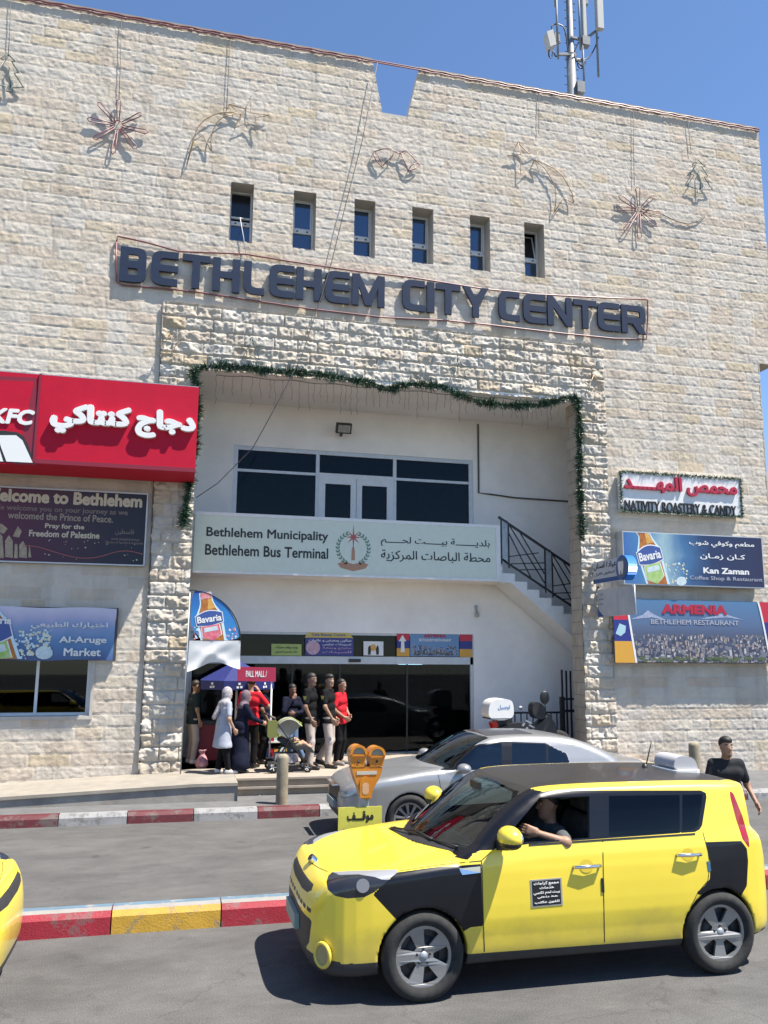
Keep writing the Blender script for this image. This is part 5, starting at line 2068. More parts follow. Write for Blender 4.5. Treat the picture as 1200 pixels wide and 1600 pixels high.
put_text(arabic('من الساعة'), pm, mp(536, 1300).x, mp(586, 1300).x, mp(560, 1322).z, mp(560, 1311).z, py, M_TXT_K, depth=.002, bold=.03)

M_MAST = mat('mast_grey', (.15, .17, .19), .6, var=.2)
M_ANT = mat('antenna_grey', (.34, .35, .34), .6, var=.06)
# telecom mast behind the parapet
TYY = 20.5
tb = at(897, 148, TYY)
tm = thing('telecom_mast', 'grey steel antenna mast with panel antennas rising behind the roof edge', 'mast', (tb[0], TYY, 14.2))


def tp_(x, y, dy=0): return at(x, y, TYY + dy)


def tz(x, y): return (830 + x / 7.06, y / 7.06)


top_h = tb[2] + 7
tx = tb[0] - .06
m = MB().lathe([(.145, 14.2), (.14, tp_(890, 88)[2]), (.105, tp_(890, 87)[2]), (.09, top_h)], 16, (tx, TYY, 0))
m.lathe([(.18, -.03), (.18, .03)], 16, (tx, TYY, tp_(892, 89)[2]))
m.build('pole', M_MAST, tm)
m = MB()
zz = 14.6
k = 0
while zz < top_h - .3:
    sx = .16 if zz < tp_(890, 88)[2] else .12
    m.bar((tx - sx - .07, TYY, zz), (tx + sx + .07, TYY, zz), .018, .018)
    zz += .28
m.build('climbing_peg', M_MAST, tm)


def panel_antenna(px, py0, py1, w, d, dy, mt):
    a, b = tp_(px, py0, dy), tp_(px, py1, dy)
    z1 = max(a[2], b[2]) + (0 if py1 > 3 else 0)
    m = MB()
    m.prism([rrect(a[0] - w / 2, a[0] + w / 2, -d / 2, d / 2, .04, 3)], lambda u, v, ww: (u, TYY + dy + v, ww), min(a[2], b[2]), z1, smooth_side=False)
    return m.build('panel_antenna', mt, tm)


panel_antenna(937, 46, -60, .24, .16, -.25, M_ANT)
panel_antenna(913, 58, -50, .15, .14, -.1, M_ANT)
panel_antenna(910, -70, 8, .2, .2, .2, M_MAST)
m = MB()
for (x0, y0, x1, y1, r) in ((928, -40, 935, 120, .035), (905, -30, 907, 78, .028), (910, 60, 913, 140, .03), (867, -30, 872, 92, .035), (866, 10, 866, -40, .03)):
    a, b = tp_(x0, y0, -.15), tp_(x1, y1, -.15)
    m.tube([(b[0], b[1], a[2]), b], r, 8)
m.build('mounting_pipe', M_MAST, tm)
m = MB()
for (x0, y0, x1, y1) in ((872, 85, 892, 85), (908, 66, 932, 48), (892, 58, 916, 64), (898, 92, 914, 96)):
    MB().bar(tp_(x0, y0, -.1), tp_(x1, y1, -.1), .07, .07).build('arm', M_MAST, tm)
m = MB()
c = Vector(tp_(859, 64, -.15))
m.obox(c, Vector((.10, 0, .06)), Vector((0, .14, 0)), Vector((-.05, 0, .24)))
m.build('radio_box', M_ANT, tm)
m = MB()
c = Vector(tp_(906, 138, -.1))
m.obox(c, Vector((.12, 0, 0)), Vector((0, .1, 0)), Vector((0, 0, .18)))
c = Vector(tp_(869, 60, 0))
m.obox(c, Vector((.09, 0, 0)), Vector((0, .08, 0)), Vector((0, 0, .15)))
c = Vector(tp_(914, 66, -.12))
m.obox(c, Vector((.12, 0, 0)), Vector((0, .1, 0)), Vector((0, 0, .14)))
m.build('equipment_box', M_MAST, tm)
m = MB()
for P in ([(862, 40), (868, 37), (880, 40), (884, 52), (886, 68), (888, 84)], [(862, 40), (861, 55), (868, 70), (876, 66)], [(858, 78), (857, 88), (862, 92), (864, 80)], [(866, 82), (868, 90), (873, 84)],
          [(904, 66), (896, 84), (900, 95), (912, 106)], [(935, 58), (930, 75), (918, 94), (900, 92)], [(902, 94), (903, 104), (909, 108), (914, 102), (915, 94)]):
    m.tube([tp_(x, y, -.12) for x, y in chaikin(P, 2, False)], .02, 5)
m.build('feeder_cable', M_BLACK, tm)

# kiosk parasol with red board
UY = 17.0
uc = at(372, 1062, UY)
up_ = thing('kiosk_parasol', 'blue parasol with pale underside and valance beside the entrance flag', 'parasol', (uc[0] - .02, UY, PLAT_Z))
ux = uc[0] - .02
ztop, zrim = at(402, 1036, UY)[2] + .06, at(330, 1062, UY)[2]
M_PBLUE = mat('parasol_blue', (.012, .02, .13), .6, var=.15)
M_PUNDER = mat('parasol_pale', (.30, .34, .42), .7)
R = .76
m = MB()
n = 8
rim = [(ux + R * math.cos(2 * math.pi * (k + .5) / n), UY + R * math.sin(2 * math.pi * (k + .5) / n), zrim) for k in range(n)]
m.add([(ux, UY, ztop)] + rim, [(0, k + 1, (k + 1) % n + 1) for k in range(n)])
low = [(p[0], p[1], p[2] - .17) for p in rim]
m.add(rim + low, [(k, (k + 1) % n, n + (k + 1) % n, n + k) for k in range(n)])
m.build('canopy', M_PBLUE, up_, fix=False)
m = MB()
q = [(ux + (p[0] - ux) * .97, UY + (p[1] - UY) * .97, p[2] - .015) for p in rim]
m.add([(ux, UY, ztop - .03)] + q, [(0, (k + 1) % n + 1, k + 1) for k in range(n)])
m.build('lining', M_PUNDER, up_, fix=False)
m = MB().tube([(ux, UY, PLAT_Z), (ux, UY, ztop + .06)], .022, 8)
m.build('pole', M_WHITE, up_)
for k in range(n):
    p, p2 = Vector(rim[k]), Vector(rim[(k + 1) % n])
    c = (p + p2) / 2 + Vector((0, 0, -.085))
    t = (p2 - p).normalized()
    nn = Vector((t.y, -t.x, 0))
    if nn.y < -.2:
        m = MB()
        for (u, v) in ((0, .03), (-.03, -.035), (.035, -.03)):
            m.obox(c + t * u + Vector((0, 0, v)) + nn * .006, t * .022, nn * .003, Vector((0, 0, .02)))
        m.build('valance_mark', M_TXT_W, up_)
BYY = 15.85
pb = thing('kiosk_board', 'crimson kiosk board with condensed white lettering on a thin white post', 'sign', at(425, 1065, BYY))
plate([(371, 1042), (431, 1043), (431, 1065), (371, 1064)], BYY, .03, mat('crimson_board', (.36, .02, .06), .45), pb, 'board')
ptext('PALL MALL /', pb, (384, 1058), (417, 1048), BYY, M_TXT_W, bold=.02)
a = at(425, 1065, BYY)
MB().tube([(a[0], BYY + .045, PLAT_Z), (a[0], BYY + .045, a[2] + .1)], .016, 8).build('post', M_WHITE, pb)

# cooler and goods under the parasol
c0 = at(318, 1200, 17.1)
co_ = thing('drinks_cooler', 'low dark maroon drinks cooler under the kiosk parasol', 'cooler', (c0[0], 17.1, PLAT_Z))
m = MB()
m.prism([rrect(c0[0] - .25, c0[0] + .62, PLAT_Z + .05, PLAT_Z + .72, .04)], wallmap, 17.0, 17.5)
m.build('cabinet', M_DKRED, co_)
m = MB()
m.prism([rrect(c0[0] - .27, c0[0] + .64, PLAT_Z + .725, PLAT_Z + .80, .03)], wallmap, 16.97, 17.53)
m.build('lid', M_PLASTIC, co_)
c1 = at(425, 1190, 17.0)
sb_ = thing('goods_shelf', 'low white shelf of small packets behind the stroller', 'shelf', (c1[0], 17.0, PLAT_Z))
m = MB()
for k in range(3): m.box(c1[0] - .45, c1[0] + .4, 16.95, 17.3, PLAT_Z + .06 + k * .3, PLAT_Z + .09 + k * .3)
for x in (c1[0] - .45, c1[0] + .37): m.box(x, x + .03, 16.96, 17.29, PLAT_Z, PLAT_Z + .72)
m.build('rack', M_WHITE, sb_)
rg = random.Random(2)
pal = [M_RED, M_WHITE, M_PBLUE, M_GOLDP, M_ICE, M_GREENL]
for k in range(2):
    x = c1[0] - .41
    while x < c1[0] + .3:
        w = rg.uniform(.06, .12)
        o = MB().prism([rrect(x, x + w, PLAT_Z + .091 + k * .3, PLAT_Z + .091 + k * .3 + rg.uniform(.13, .19), .01, 2)], wallmap, 16.97, 17.2).build('packet', rg.choice(pal))
        tag(o, 'small coloured packet standing on the low white shelf behind the stroller', 'packet', 'packets on the low white shelf')
        x += w + .02
# plastic bag
pbg = at(316, 1180, 16.35)
m = MB()
prof = [(.0, 0), (.09, .005), (.12, .05), (.115, .12), (.07, .20), (.03, .25), (.045, .29), (.06, .32), (.0, .31)]
m.lathe(prof, 14, (pbg[0], 16.35, PLAT_Z))
o = m.build('carrier_bag', mat('pink_plastic', (.52, .34, .36), .35, col2=(.40, .10, .13), vscale=11))
rn = np.random.default_rng(4)
for v in o.data.vertices:
    v.co.x += rn.normal() * .012
    v.co.y *= 1
    v.co.z += rn.normal() * .006
tag(o, 'pink and white carrier bag on the ground beside the dark cooler', 'bag')

# litter by the steps
m = MB()
rg = random.Random(6)
c = atz(395, 1243, .165)
for k in range(16):
    x, y = c[0] + rg.uniform(-.3, .35), c[1] + rg.uniform(-.06, .1)
    m.add([(x, y, .163), (x + rg.uniform(.02, .06), y + .01, .175), (x + .03, y + rg.uniform(.03, .06), .166)], [(0, 1, 2)])
tag(m.build('litter', M_WHITE, fix=False), 'scraps of white litter on the pavement below the steps', 'litter', kind='stuff')

# parked motorbike with white delivery box
BKY = 16.15
bk0 = at(760, 1180, BKY)
bike = thing('delivery_motorbike', 'black motorbike with white top box parked in the entrance behind the silver car', 'motorbike', (at(812, 1180, BKY)[0], BKY, PLAT_Z))


def bp_(x, y, dy=0): return Vector(at(x, y, BKY + dy))


xr, xf = bp_(775, 1180).x, bp_(872, 1180).x
for xx in (xr, xf):
    w = MB().lathe([(.20, -.05), (.27, -.055), (.30, -.03), (.30, .03), (.27, .055), (.20, .05), (.20, -.05)], 24, (xx, BKY, PLAT_Z + .30), 'y').build('tyre', M_RUBBER, bike)
    m = MB().lathe([(.03, -.04), (.03, .04)], 10, (xx, BKY, PLAT_Z + .30), 'y')
    for k in range(5):
        a = k * 2 * math.pi / 5
        m.bar((xx, BKY, PLAT_Z + .3), (xx + .2 * math.cos(a), BKY, PLAT_Z + .3 + .2 * math.sin(a)), .03, .03)
    m.build('rim', M_STEEL, w)
m = MB()
P = [(bp_(772, 1145)), (bp_(790, 1134)), (bp_(815, 1140)), (bp_(838, 1132)), (bp_(850, 1118)), (bp_(862, 1125)), (bp_(868, 1150)), (bp_(850, 1172)), (bp_(815, 1185)), (bp_(785, 1170))]
m.prism([[(p.x, p.z) for p in chaikin([tuple(q) for q in P], 2) for p in [Vector(p)]]], wallmap, BKY - .14, BKY + .14, smooth_side=True)
m.build('body', M_PLASTIC, bike)
m = MB()
P = [tuple(bp_(x, y)) for x, y in ((776, 1136), (800, 1128), (830, 1130), (838, 1137), (806, 1140), (780, 1143))]
m.prism([[(p[0], p[2]) for p in chaikin(P, 2)]], wallmap, BKY - .15, BKY + .15, smooth_side=True)
m.build('seat', mat('black_vinyl', (.015, .015, .016), .4), bike)
m = MB()
m.tube([bp_(868, 1178), bp_(856, 1120)], .03, 8)
m.tube([bp_(852, 1115, -.33), bp_(858, 1118, -.2), bp_(862, 1120, 0), bp_(858, 1118, .2), bp_(852, 1115, .33)], .016, 8)
m.build('handlebar', M_BLACK, bike)
m = MB()
P = [tuple(bp_(x, y)) for x, y in ((828, 1110), (830, 1098), (838, 1096), (848, 1104), (850, 1116), (846, 1124), (832, 1122))]
m.prism([[(p[0], p[2]) for p in chaikin(P, 2)]], wallmap, BKY - .12, BKY + .12, smooth_side=True)
m.build('instrument_cowl', M_PLASTIC, bike)
c = bp_(851, 1090, -.25)
m = MB().ball(c, (.105, .03, .135), 16)
m.build('mirror', M_BLACK, bike)
MB().tube([c + Vector((0, 0, -.1)), bp_(853, 1115, -.25)], .01, 6).build('mirror_stem', M_BLACK, bike)
c = bp_(813, 1106, .25)
MB().ball(c, (.05, .03, .04), 10).build('mirror', M_STEEL, bike)
m = MB()
a, b = bp_(757, 1124), bp_(795, 1091)
m.prism([chaikin([(a.x, a.z), (b.x - .0, a.z), (b.x + .01, b.z - .12), (b.x - .06, b.z), (a.x + .12, b.z), (a.x + .0, b.z - .14)], 2)], wallmap, BKY - .24, BKY + .2, smooth_side=True)
tb_ = m.build('top_box', mat('white_box_plastic', (.72, .72, .70), .3, var=.04), bike)
m = MB()
m.box(a.x + .03, b.x - .03, BKY - .244, BKY + .204, a.z + .02, a.z + .035)
m.build('box_seam', M_BLACK, tb_)
put_text(arabic('توصيل'), tb_, a.x + .2, b.x - .07, a.z + .2, a.z + .3, BKY - .241, mat('pale_blue_lettering', (.25, .36, .55), .5), depth=.003, bold=.02)
m = MB().obox(bp_(771, 1132, -.0), (.05, 0, .02), (0, .1, 0), (-.02, 0, .06))
m.build('tail_lamp', mat('red_lens', (.40, .01, .01), .2), bike)
m = MB()
m.bar((bp_(775, 1128)), (bp_(800, 1127)), .2, .02)
m.bar((xr, BKY - .12, PLAT_Z + .3), bp_(815, 1165, -.12), .05, .05)
m.build('rack', M_BLACK, bike)
m = MB()
for k in range(4):
    m.obox(bp_(826 + k * 5, 1128 + k * 7, -.15), (.06, 0, -.03), (0, .004, 0), (.01, 0, .012))
    m.obox(bp_(818 + k * 5, 1132 + k * 7, -.15), (.02, 0, -.01), (0, .004, 0), (.02, 0, .03))
m.build('fairing_stripe', M_STEEL, bike)

# ------------------------------------------------------------------ smooth solids
def sdf_poly(P, A, B):
    """signed distance to a closed polygon on the grid A x B (negative inside)"""
    P = np.asarray(P, float)
    X, Y = np.meshgrid(A, B, indexing='ij')
    d = np.full(X.shape, 1e9)
    s = np.ones(X.shape)
    N = len(P)
    j = N - 1
    for i in range(N):
        e = P[j] - P[i]
        wx, wy = X - P[i, 0], Y - P[i, 1]
        t = np.clip((wx * e[0] + wy * e[1]) / (e @ e + 1e-12), 0, 1)
        d = np.minimum(d, (wx - e[0] * t) ** 2 + (wy - e[1] * t) ** 2)
        c1, c2, c3 = Y >= P[i, 1], Y < P[j, 1], e[0] * wy > e[1] * wx
        f = (c1 & c2 & c3) | (~c1 & ~c2 & ~c3)
        s[f] *= -1
        j = i
    return (s * np.sqrt(d)).astype(np.float32)


def smax(a, b, k):
    h = np.maximum(k - np.abs(a - b), 0) / k
    return np.maximum(a, b) + h * h * k * .25


def smin(a, b, k):
    h = np.maximum(k - np.abs(a - b), 0) / k
    return np.minimum(a, b) - h * h * k * .25


def nets(V, o, h):
    S = V < 0
    c = np.zeros(tuple(n - 1 for n in V.shape), np.int8)
    sl = (slice(None, -1), slice(1, None))
    for a in (0, 1):
        for b in (0, 1):
            for d in (0, 1): c += S[sl[a], sl[b], sl[d]]
    act = (c > 0) & (c < 8)
    idx = -np.ones(act.shape, np.int64)
    I, J, K = np.nonzero(act)
    n = len(I)
    idx[I, J, K] = np.arange(n)
    cor = {(a, b, d): V[I + a, J + b, K + d] for a in (0, 1) for b in (0, 1) for d in (0, 1)}
    P = np.zeros((n, 3))
    cnt = np.zeros(n)
    ks = list(cor)
    for i, A in enumerate(ks):
        for B in ks[i + 1:]:
            if sum(abs(p - q) for p, q in zip(A, B)) != 1: continue
            va, vb = cor[A], cor[B]
            m = (va < 0) != (vb < 0)
            t = va[m] / (va[m] - vb[m])
            A_, B_ = np.array(A, float), np.array(B, float)
            P[m] += A_ + (B_ - A_) * t[:, None]
            cnt[m] += 1
    P = P / cnt[:, None]
    verts = np.asarray(o) + h * (P + np.stack([I, J, K], -1))
    F = []
    for ax in range(3):
        u, v = [(1, 2), (2, 0), (0, 1)][ax]
        s0 = [slice(1, -1)] * 3
        s1 = [slice(1, -1)] * 3
        s0[ax] = slice(0, -1)
        s1[ax] = slice(1, None)
        a, b = S[tuple(s0)], S[tuple(s1)]
        ch = np.argwhere(a != b)
        if not len(ch): continue
        fl = a[tuple(ch.T)]
        base = ch + 1
        base[:, ax] -= 1

        def cell(du, dv):
            q = base.copy()
            q[:, u] += du
            q[:, v] += dv
            return idx[q[:, 0], q[:, 1], q[:, 2]]

        q = np.stack([cell(-1, -1), cell(0, -1), cell(0, 0), cell(-1, 0)], -1)
        q[~fl] = q[~fl][:, ::-1]
        F.append(q)
    return verts, np.concatenate(F)


def in_poly(P, Q):
    P = np.asarray(P, float)
    x, y = Q[:, 0], Q[:, 1]
    r = np.zeros(len(Q), bool)
    j = len(P) - 1
    for i in range(len(P)):
        c = ((P[i, 1] > y) != (P[j, 1] > y)) & (x < (P[j, 0] - P[i, 0]) * (y - P[i, 1]) / (P[j, 1] - P[i, 1] + 1e-12) + P[i, 0])
        r ^= c
        j = i
    return r


def near_poly(P, Q):
    """nearest point on the outline"""
    P = np.asarray(P, float)
    best = np.full(len(Q), 1e18)
    out = Q.copy()
    for i in range(len(P)):
        a, b = P[i - 1], P[i]
        e = b - a
        t = np.clip(((Q - a) @ e) / (e @ e + 1e-12), 0, 1)
        N = a + t[:, None] * e
        d = ((Q - N) ** 2).sum(1)
        m = d < best
        best[m] = d[m]
        out[m] = N[m]
    return out, np.sqrt(best)


class Shell:
    """a body surface cut into panels by outlines"""

    def __init__(s, V, o, h, world):
        s.V, s.o, s.h, s.w = V, np.asarray(o, float), h, np.asarray(world, float)
        s.v, s.f = nets(V, o, h)
        s.cls = np.zeros(len(s.f), int)
        s.names = ['body']
        s.normals()

    def normals(s):
        v, f = s.v, s.f
        n = np.cross(v[f[:, 2]] - v[f[:, 0]], v[f[:, 3]] - v[f[:, 1]])
        s.fn = n / (np.linalg.norm(n, axis=1, keepdims=True) + 1e-12)
        s.fc = v[f].mean(1)
        vn = np.zeros_like(v)
        for k in range(4): np.add.at(vn, f[:, k], n)
        s.vn = vn / (np.linalg.norm(vn, axis=1, keepdims=True) + 1e-12)

    def px(s, p):
        q = np.array(p, float)
        q[:, 1] = -np.abs(q[:, 1])
        return proj(q + s.w)

    def cut(s, name, poly, view, cond=None, over=None):
        """faces inside the outline become the panel `name`; view: 'px' (traced, mirrored to both sides) or an axis"""
        fm = {'px': s.px, 'x': lambda p: np.stack([np.abs(p[:, 1]), p[:, 2]], -1), 'y': lambda p: p[:, [0, 2]], 'z': lambda p: np.stack([p[:, 0], np.abs(p[:, 1])], -1)}[view]
        m = in_poly(poly, fm(s.fc))
        if cond is not None: m &= cond(s.fc, s.fn)
        if over is not None: m &= np.isin(s.cls, [s.names.index(q) for q in over if q in s.names])
        if name not in s.names: s.names.append(name)
        s.cls[m] = s.names.index(name)
        # pull the border on to the outline
        cnt = np.zeros(len(s.v))
        tot = np.zeros(len(s.v))
        for k in range(4):
            np.add.at(cnt, s.f[:, k], m)
            np.add.at(tot, s.f[:, k], 1)
        b = np.nonzero((cnt > 0) & (cnt < tot))[0]
        if not len(b): return m
        q = fm(s.v[b])
        N, d = near_poly(poly, q)
        P = s.v[b]
        n = s.vn[b]
        if view == 'px':
            sg = np.where(P[:, 1] > 0, -1.0, 1.0)
            W = P.copy()
            W[:, 1] = -np.abs(W[:, 1])
            W = W + s.w
            dep = (W - CO) @ CF
            dd = N - q
            D = CR[None] * (dd[:, :1] * dep[:, None] / FPX) - CU[None] * (dd[:, 1:] * dep[:, None] / FPX)
            vd = W - CO
            vd /= np.linalg.norm(vd, axis=1, keepdims=True)
            nn = n.copy()
            nn[:, 1] = np.where(sg < 0, -nn[:, 1], nn[:, 1])
        else:
            ax = 'xyz'.index(view)
            dd = N - q
            D = np.zeros_like(P)
            oth = {'x': (1, 2), 'y': (0, 2), 'z': (0, 1)}[view]
            D[:, oth[0]] = dd[:, 0] * (np.sign(P[:, 1]) if view == 'x' else 1)
            D[:, oth[1]] = dd[:, 1] * (np.sign(P[:, 1]) if view == 'z' else 1)
            vd = np.zeros_like(P)
            vd[:, ax] = 1
            nn = n
            sg = np.ones(len(P))
        dn = (vd * nn).sum(1)
        dn = np.where(np.abs(dn) < .25, .25 * np.sign(dn + 1e-9), dn)
        T = D - vd * ((D * nn).sum(1) / dn)[:, None]
        if view == 'px': T[:, 1] *= sg
        L_ = np.linalg.norm(T, axis=1)
        ok = L_ < s.h * 1.1
        s.v[b[ok]] += T[ok]
        return m

    def build(s, name, cname, material, parent, side=None, flip=False, off=0.0, smooth=True):
        m = s.cls == s.names.index(cname)
        if side is not None: m &= (s.fc[:, 1] * side > 0)
        F = s.f[m]
        if not len(F): return None
        used = np.unique(F)
        mp_ = np.zeros(len(s.v), int)
        mp_[used] = np.arange(len(used))
        o = np_mesh(name, s.v[used] + s.vn[used] * off, mp_[F], material, smooth, parent)
        me = o.data
        if smooth:
            try: me.normals_split_custom_set_from_vertices([tuple(x) for x in s.vn[used]])
            except Exception: pass
        return o

    def lining(s, name, material, parent, skip, off):
        m = ~np.isin(s.cls, [s.names.index(q) for q in skip if q in s.names])
        F = s.f[m]
        used = np.unique(F)
        mp_ = np.zeros(len(s.v), int)
        mp_[used] = np.arange(len(used))
        return np_mesh(name, s.v[used] - s.vn[used] * off, mp_[F][:, ::-1], material, True, parent)

    def val(s, p):
        g = (np.asarray(p, float) - s.o) / s.h
        g = np.clip(g, 0, np.array(s.V.shape) - 1.001)
        i = g.astype(int)
        f = g - i
        r = 0
        for a in (0, 1):
            for b in (0, 1):
                for c in (0, 1):
                    r = r + s.V[i[0] + a, i[1] + b, i[2] + c] * (f[0] if a else 1 - f[0]) * (f[1] if b else 1 - f[1]) * (f[2] if c else 1 - f[2])
        return r

    def hit(s, x, y):
        """local point where the traced pixel meets the body"""
        d = ray(x, y)
        d = d / np.linalg.norm(d)
        o = CO - s.w
        lo = s.o + s.h
        hi = s.o + s.h * (np.array(s.V.shape) - 2)
        t0 = ((lo - o) / d)
        t1 = ((hi - o) / d)
        a, b = np.minimum(t0, t1).max(), np.maximum(t0, t1).min()
        t = a
        prev = None
        while t < b:
            v = s.val(o + d * t)
            if v < 0:
                l, h_ = t - .02, t
                for _ in range(20):
                    mid = (l + h_) / 2
                    if s.val(o + d * mid) < 0: h_ = mid
                    else: l = mid
                p = o + d * h_
                return Vector(p)
            t += .02
        return None

    def normal(s, p):
        e = s.h
        n = Vector([s.val(p + Vector(q) * e) - s.val(p - Vector(q) * e) for q in ((1, 0, 0), (0, 1, 0), (0, 0, 1))])
        return n.normalized()

    def ribbon(s, m, pts, w, lift=.0015, mirror=False):
        """thin dark strip lying on the body along a traced line"""
        P = []
        for a, b in zip(pts, pts[1:]):
            for k in range(7):
                t = k / 7
                q = s.hit(a[0] + (b[0] - a[0]) * t, a[1] + (b[1] - a[1]) * t)
                if q is not None: P.append(q)
        q = s.hit(*pts[-1])
        if q is not None: P.append(q)
        if len(P) < 2: return
        for sg in ((1, -1) if mirror else (1,)):
            vs, fs = [], []
            for i, p in enumerate(P):
                n = s.normal(p)
                t = (P[min(i + 1, len(P) - 1)] - P[max(i - 1, 0)]).normalized()
                x = n.cross(t).normalized() * w / 2
                for q in (p + x + n * lift, p - x + n * lift):
                    vs.append((q.x, q.y * sg, q.z))
            for i in range(len(P) - 1): fs.append((2 * i, 2 * i + 1, 2 * i + 3, 2 * i + 2))
            m.add(vs, fs)


def patch(s, m, pts, lift=.003, thick=None):
    """small traced plate lying on the body"""
    P = [s.hit(*q) for q in pts]
    if any(p is None for p in P): return None
    c = sum(P, Vector()) / len(P)
    n = s.normal(c)
    Q = [p + n * lift for p in P]
    B = [p - n * .004 for p in P]
    k = len(Q)
    m.add(Q + B, [tuple(range(k))] + [(i, (i + 1) % k, k + (i + 1) % k, k + i) for i in range(k)])
    return c, n


# ------------------------------------------------------------------ wheels
M_RIM = mat('alloy_silver', (.27, .27, .27), .4, metal=.55, var=.06)
M_RIMDK = mat('wheel_dark', (.03, .03, .032), .5)


def make_wheel(parent, c, R, rr, holes, spokes5=True, steer=0.0, near=-1):
    """wheel with tyre, rim with openings, hub; near=-1 shows the face to -Y"""
    x, y, z = c
    t = .105
    f = near
    rot = Matrix.Rotation(steer, 4, 'Z')
    w = thing('wheel', None, None, (0, 0, 0), local=True)
    w.parent = parent
    w.location = c
    w.rotation_euler = (0, 0, steer)
    del_keys = [k for k in ('label', 'category') if k in w]
    m = MB()
    prof = [(rr - .01, f * .075), (rr + .015, f * t), (rr + .05, f * (t + .008)), (R - .03, f * (t - .0)), (R - .008, f * (t - .02)), (R, f * (t - .05)), (R, f * (-t + .05)), (R - .02, f * (-t + .01)), (rr, f * -t)]
    m.lathe(prof, 48, (0, 0, 0), 'y')
    for q in (t - .045, 0, -t + .045):
        pass
    m.build('tyre', M_RUBBER, w)
    m = MB()
    m.lathe([(rr, -f * .05), (rr, f * .06)], 36, (0, 0, 0), 'y')
    m.lathe([(0, f * .02), (rr, f * .02)], 36, (0, 0, 0), 'y')
    m.lathe([(0, f * .028), (rr * .62, f * .028), (rr * .62, f * .022)], 28, (0, 0, 0), 'y')
    m.build('wheel_barrel', M_RIMDK, w)
    rim = MB()
    outer = arc(0, 0, rr, rr, 0, 360, 60)[:-1]
    dish = lambda u, v, ww: (u, f * (ww + .028 * (1 - (u * u + v * v) / rr ** 2) * 0 + .018 * (u * u + v * v) / rr ** 2), v)
    rim.prism([outer] + holes(rr), dish, .062, .040)
    rim.build('rim', M_RIM, w)
    m = MB()
    m.lathe([(0, f * .078), (rr * .13, f * .076), (rr * .16, f * .066), (rr * .16, f * .05)], 20, (0, 0, 0), 'y')
    m.build('hub_cap', M_STEEL, w)
    m = MB()
    for k in range(5):
        a = math.radians(k * 72 + 90)
        m.lathe([(0, f * .074), (rr * .045, f * .074), (rr * .045, f * .06)], 8, (rr * .24 * math.cos(a), 0, rr * .24 * math.sin(a)), 'y')
    m.build('wheel_nut', M_RIMDK, w)
    return w


def holes_five(rr, a0=90 + 36):
    out = []
    for k in range(5):
        a = math.radians(a0 + k * 72)
        P = []
        for (r, da) in ((.36, -13), (.62, -17), (.86, -19), (.88, -8), (.88, 8), (.86, 19), (.62, 17), (.36, 13)):
            q = a + math.radians(da * (1 if r > .5 else .9))
            P.append((rr * r * math.cos(q), rr * r * math.sin(q)))
        out.append(P[::-1])
    return out


def holes_ten(rr):
    out = []
    for k in range(10):
        a = math.radians(9 + k * 36)
        P = []
        for (r, da) in ((.34, -8), (.6, -10.5), (.88, -11.5), (.88, 11.5), (.6, 10.5), (.34, 8)):
            q = a + math.radians(da)
            P.append((rr * r * math.cos(q), rr * r * math.sin(q)))
        out.append(P[::-1])
    return out


# ------------------------------------------------------------------ the taxi
TX, TYC = 1.03, 7.36                      # nose and centre line in the street
M_YEL = mat('taxi_yellow', (.80, .62, .05), .35, coat=.8, var=.03, vscale=2)


def dusty(m, z0, z1, dust, amt):
    """dried road dust on the lower body, broken up by noise"""
    nt = m.node_tree
    b = nt.nodes['Principled BSDF']
    src = b.inputs['Base Color'].links[0].from_socket
    tc = [n for n in nt.nodes if n.type == 'TEX_COORD'][0]
    sp = nt.nodes.new('ShaderNodeSeparateXYZ')
    nt.links.new(tc.outputs['Object'], sp.inputs[0])
    n = nt.nodes.new('ShaderNodeTexNoise')
    n.inputs['Scale'].default_value = 3.2
    n.inputs['Detail'].default_value = 7
    n.inputs['Roughness'].default_value = .65
    nt.links.new(tc.outputs['Object'], n.inputs['Vector'])
    ma = nt.nodes.new('ShaderNodeMath')
    ma.operation = 'MULTIPLY_ADD'
    ma.inputs[1].default_value = .5
    nt.links.new(n.outputs['Fac'], ma.inputs[0])
    nt.links.new(sp.outputs[2], ma.inputs[2])
    mr = nt.nodes.new('ShaderNodeMapRange')
    mr.inputs[1].default_value = z0 + .25
    mr.inputs[2].default_value = z1 + .25
    mr.inputs[3].default_value = amt
    mr.inputs[4].default_value = 0
    nt.links.new(ma.outputs[0], mr.inputs[0])
    mx = nt.nodes.new('ShaderNodeMix')
    mx.data_type = 'RGBA'
    nt.links.new(mr.outputs[0], mx.inputs[0])
    nt.links.new(src, mx.inputs[6])
    mx.inputs[7].default_value = (*dust, 1)
    nt.links.new(mx.outputs[2], b.inputs['Base Color'])
    return m


dusty(M_YEL, .22, .55, (.24, .19, .09), .55)
M_GLOSSK = mat('gloss_black', (.006, .007, .011), .3, spec=.3, coat=.2, var=.15, vscale=4)
M_ROOFK = mat('roof_black', (.03, .026, .023), .42, coat=.25, var=.15, vscale=3)
M_TRIM = mat('grey_black_trim', (.028, .028, .03), .55, var=.15)
M_LINING = mat('dark_lining', (.05, .05, .05), .9)
M_LAMP = mat('lamp_dark', (.022, .024, .03), .15, spec=.5, coat=.25)
M_LAMPC = mat('lamp_chrome', (.34, .35, .37), .3, metal=.3)
M_TAILR = mat('tail_red', (.30, .012, .02), .2, coat=.6)


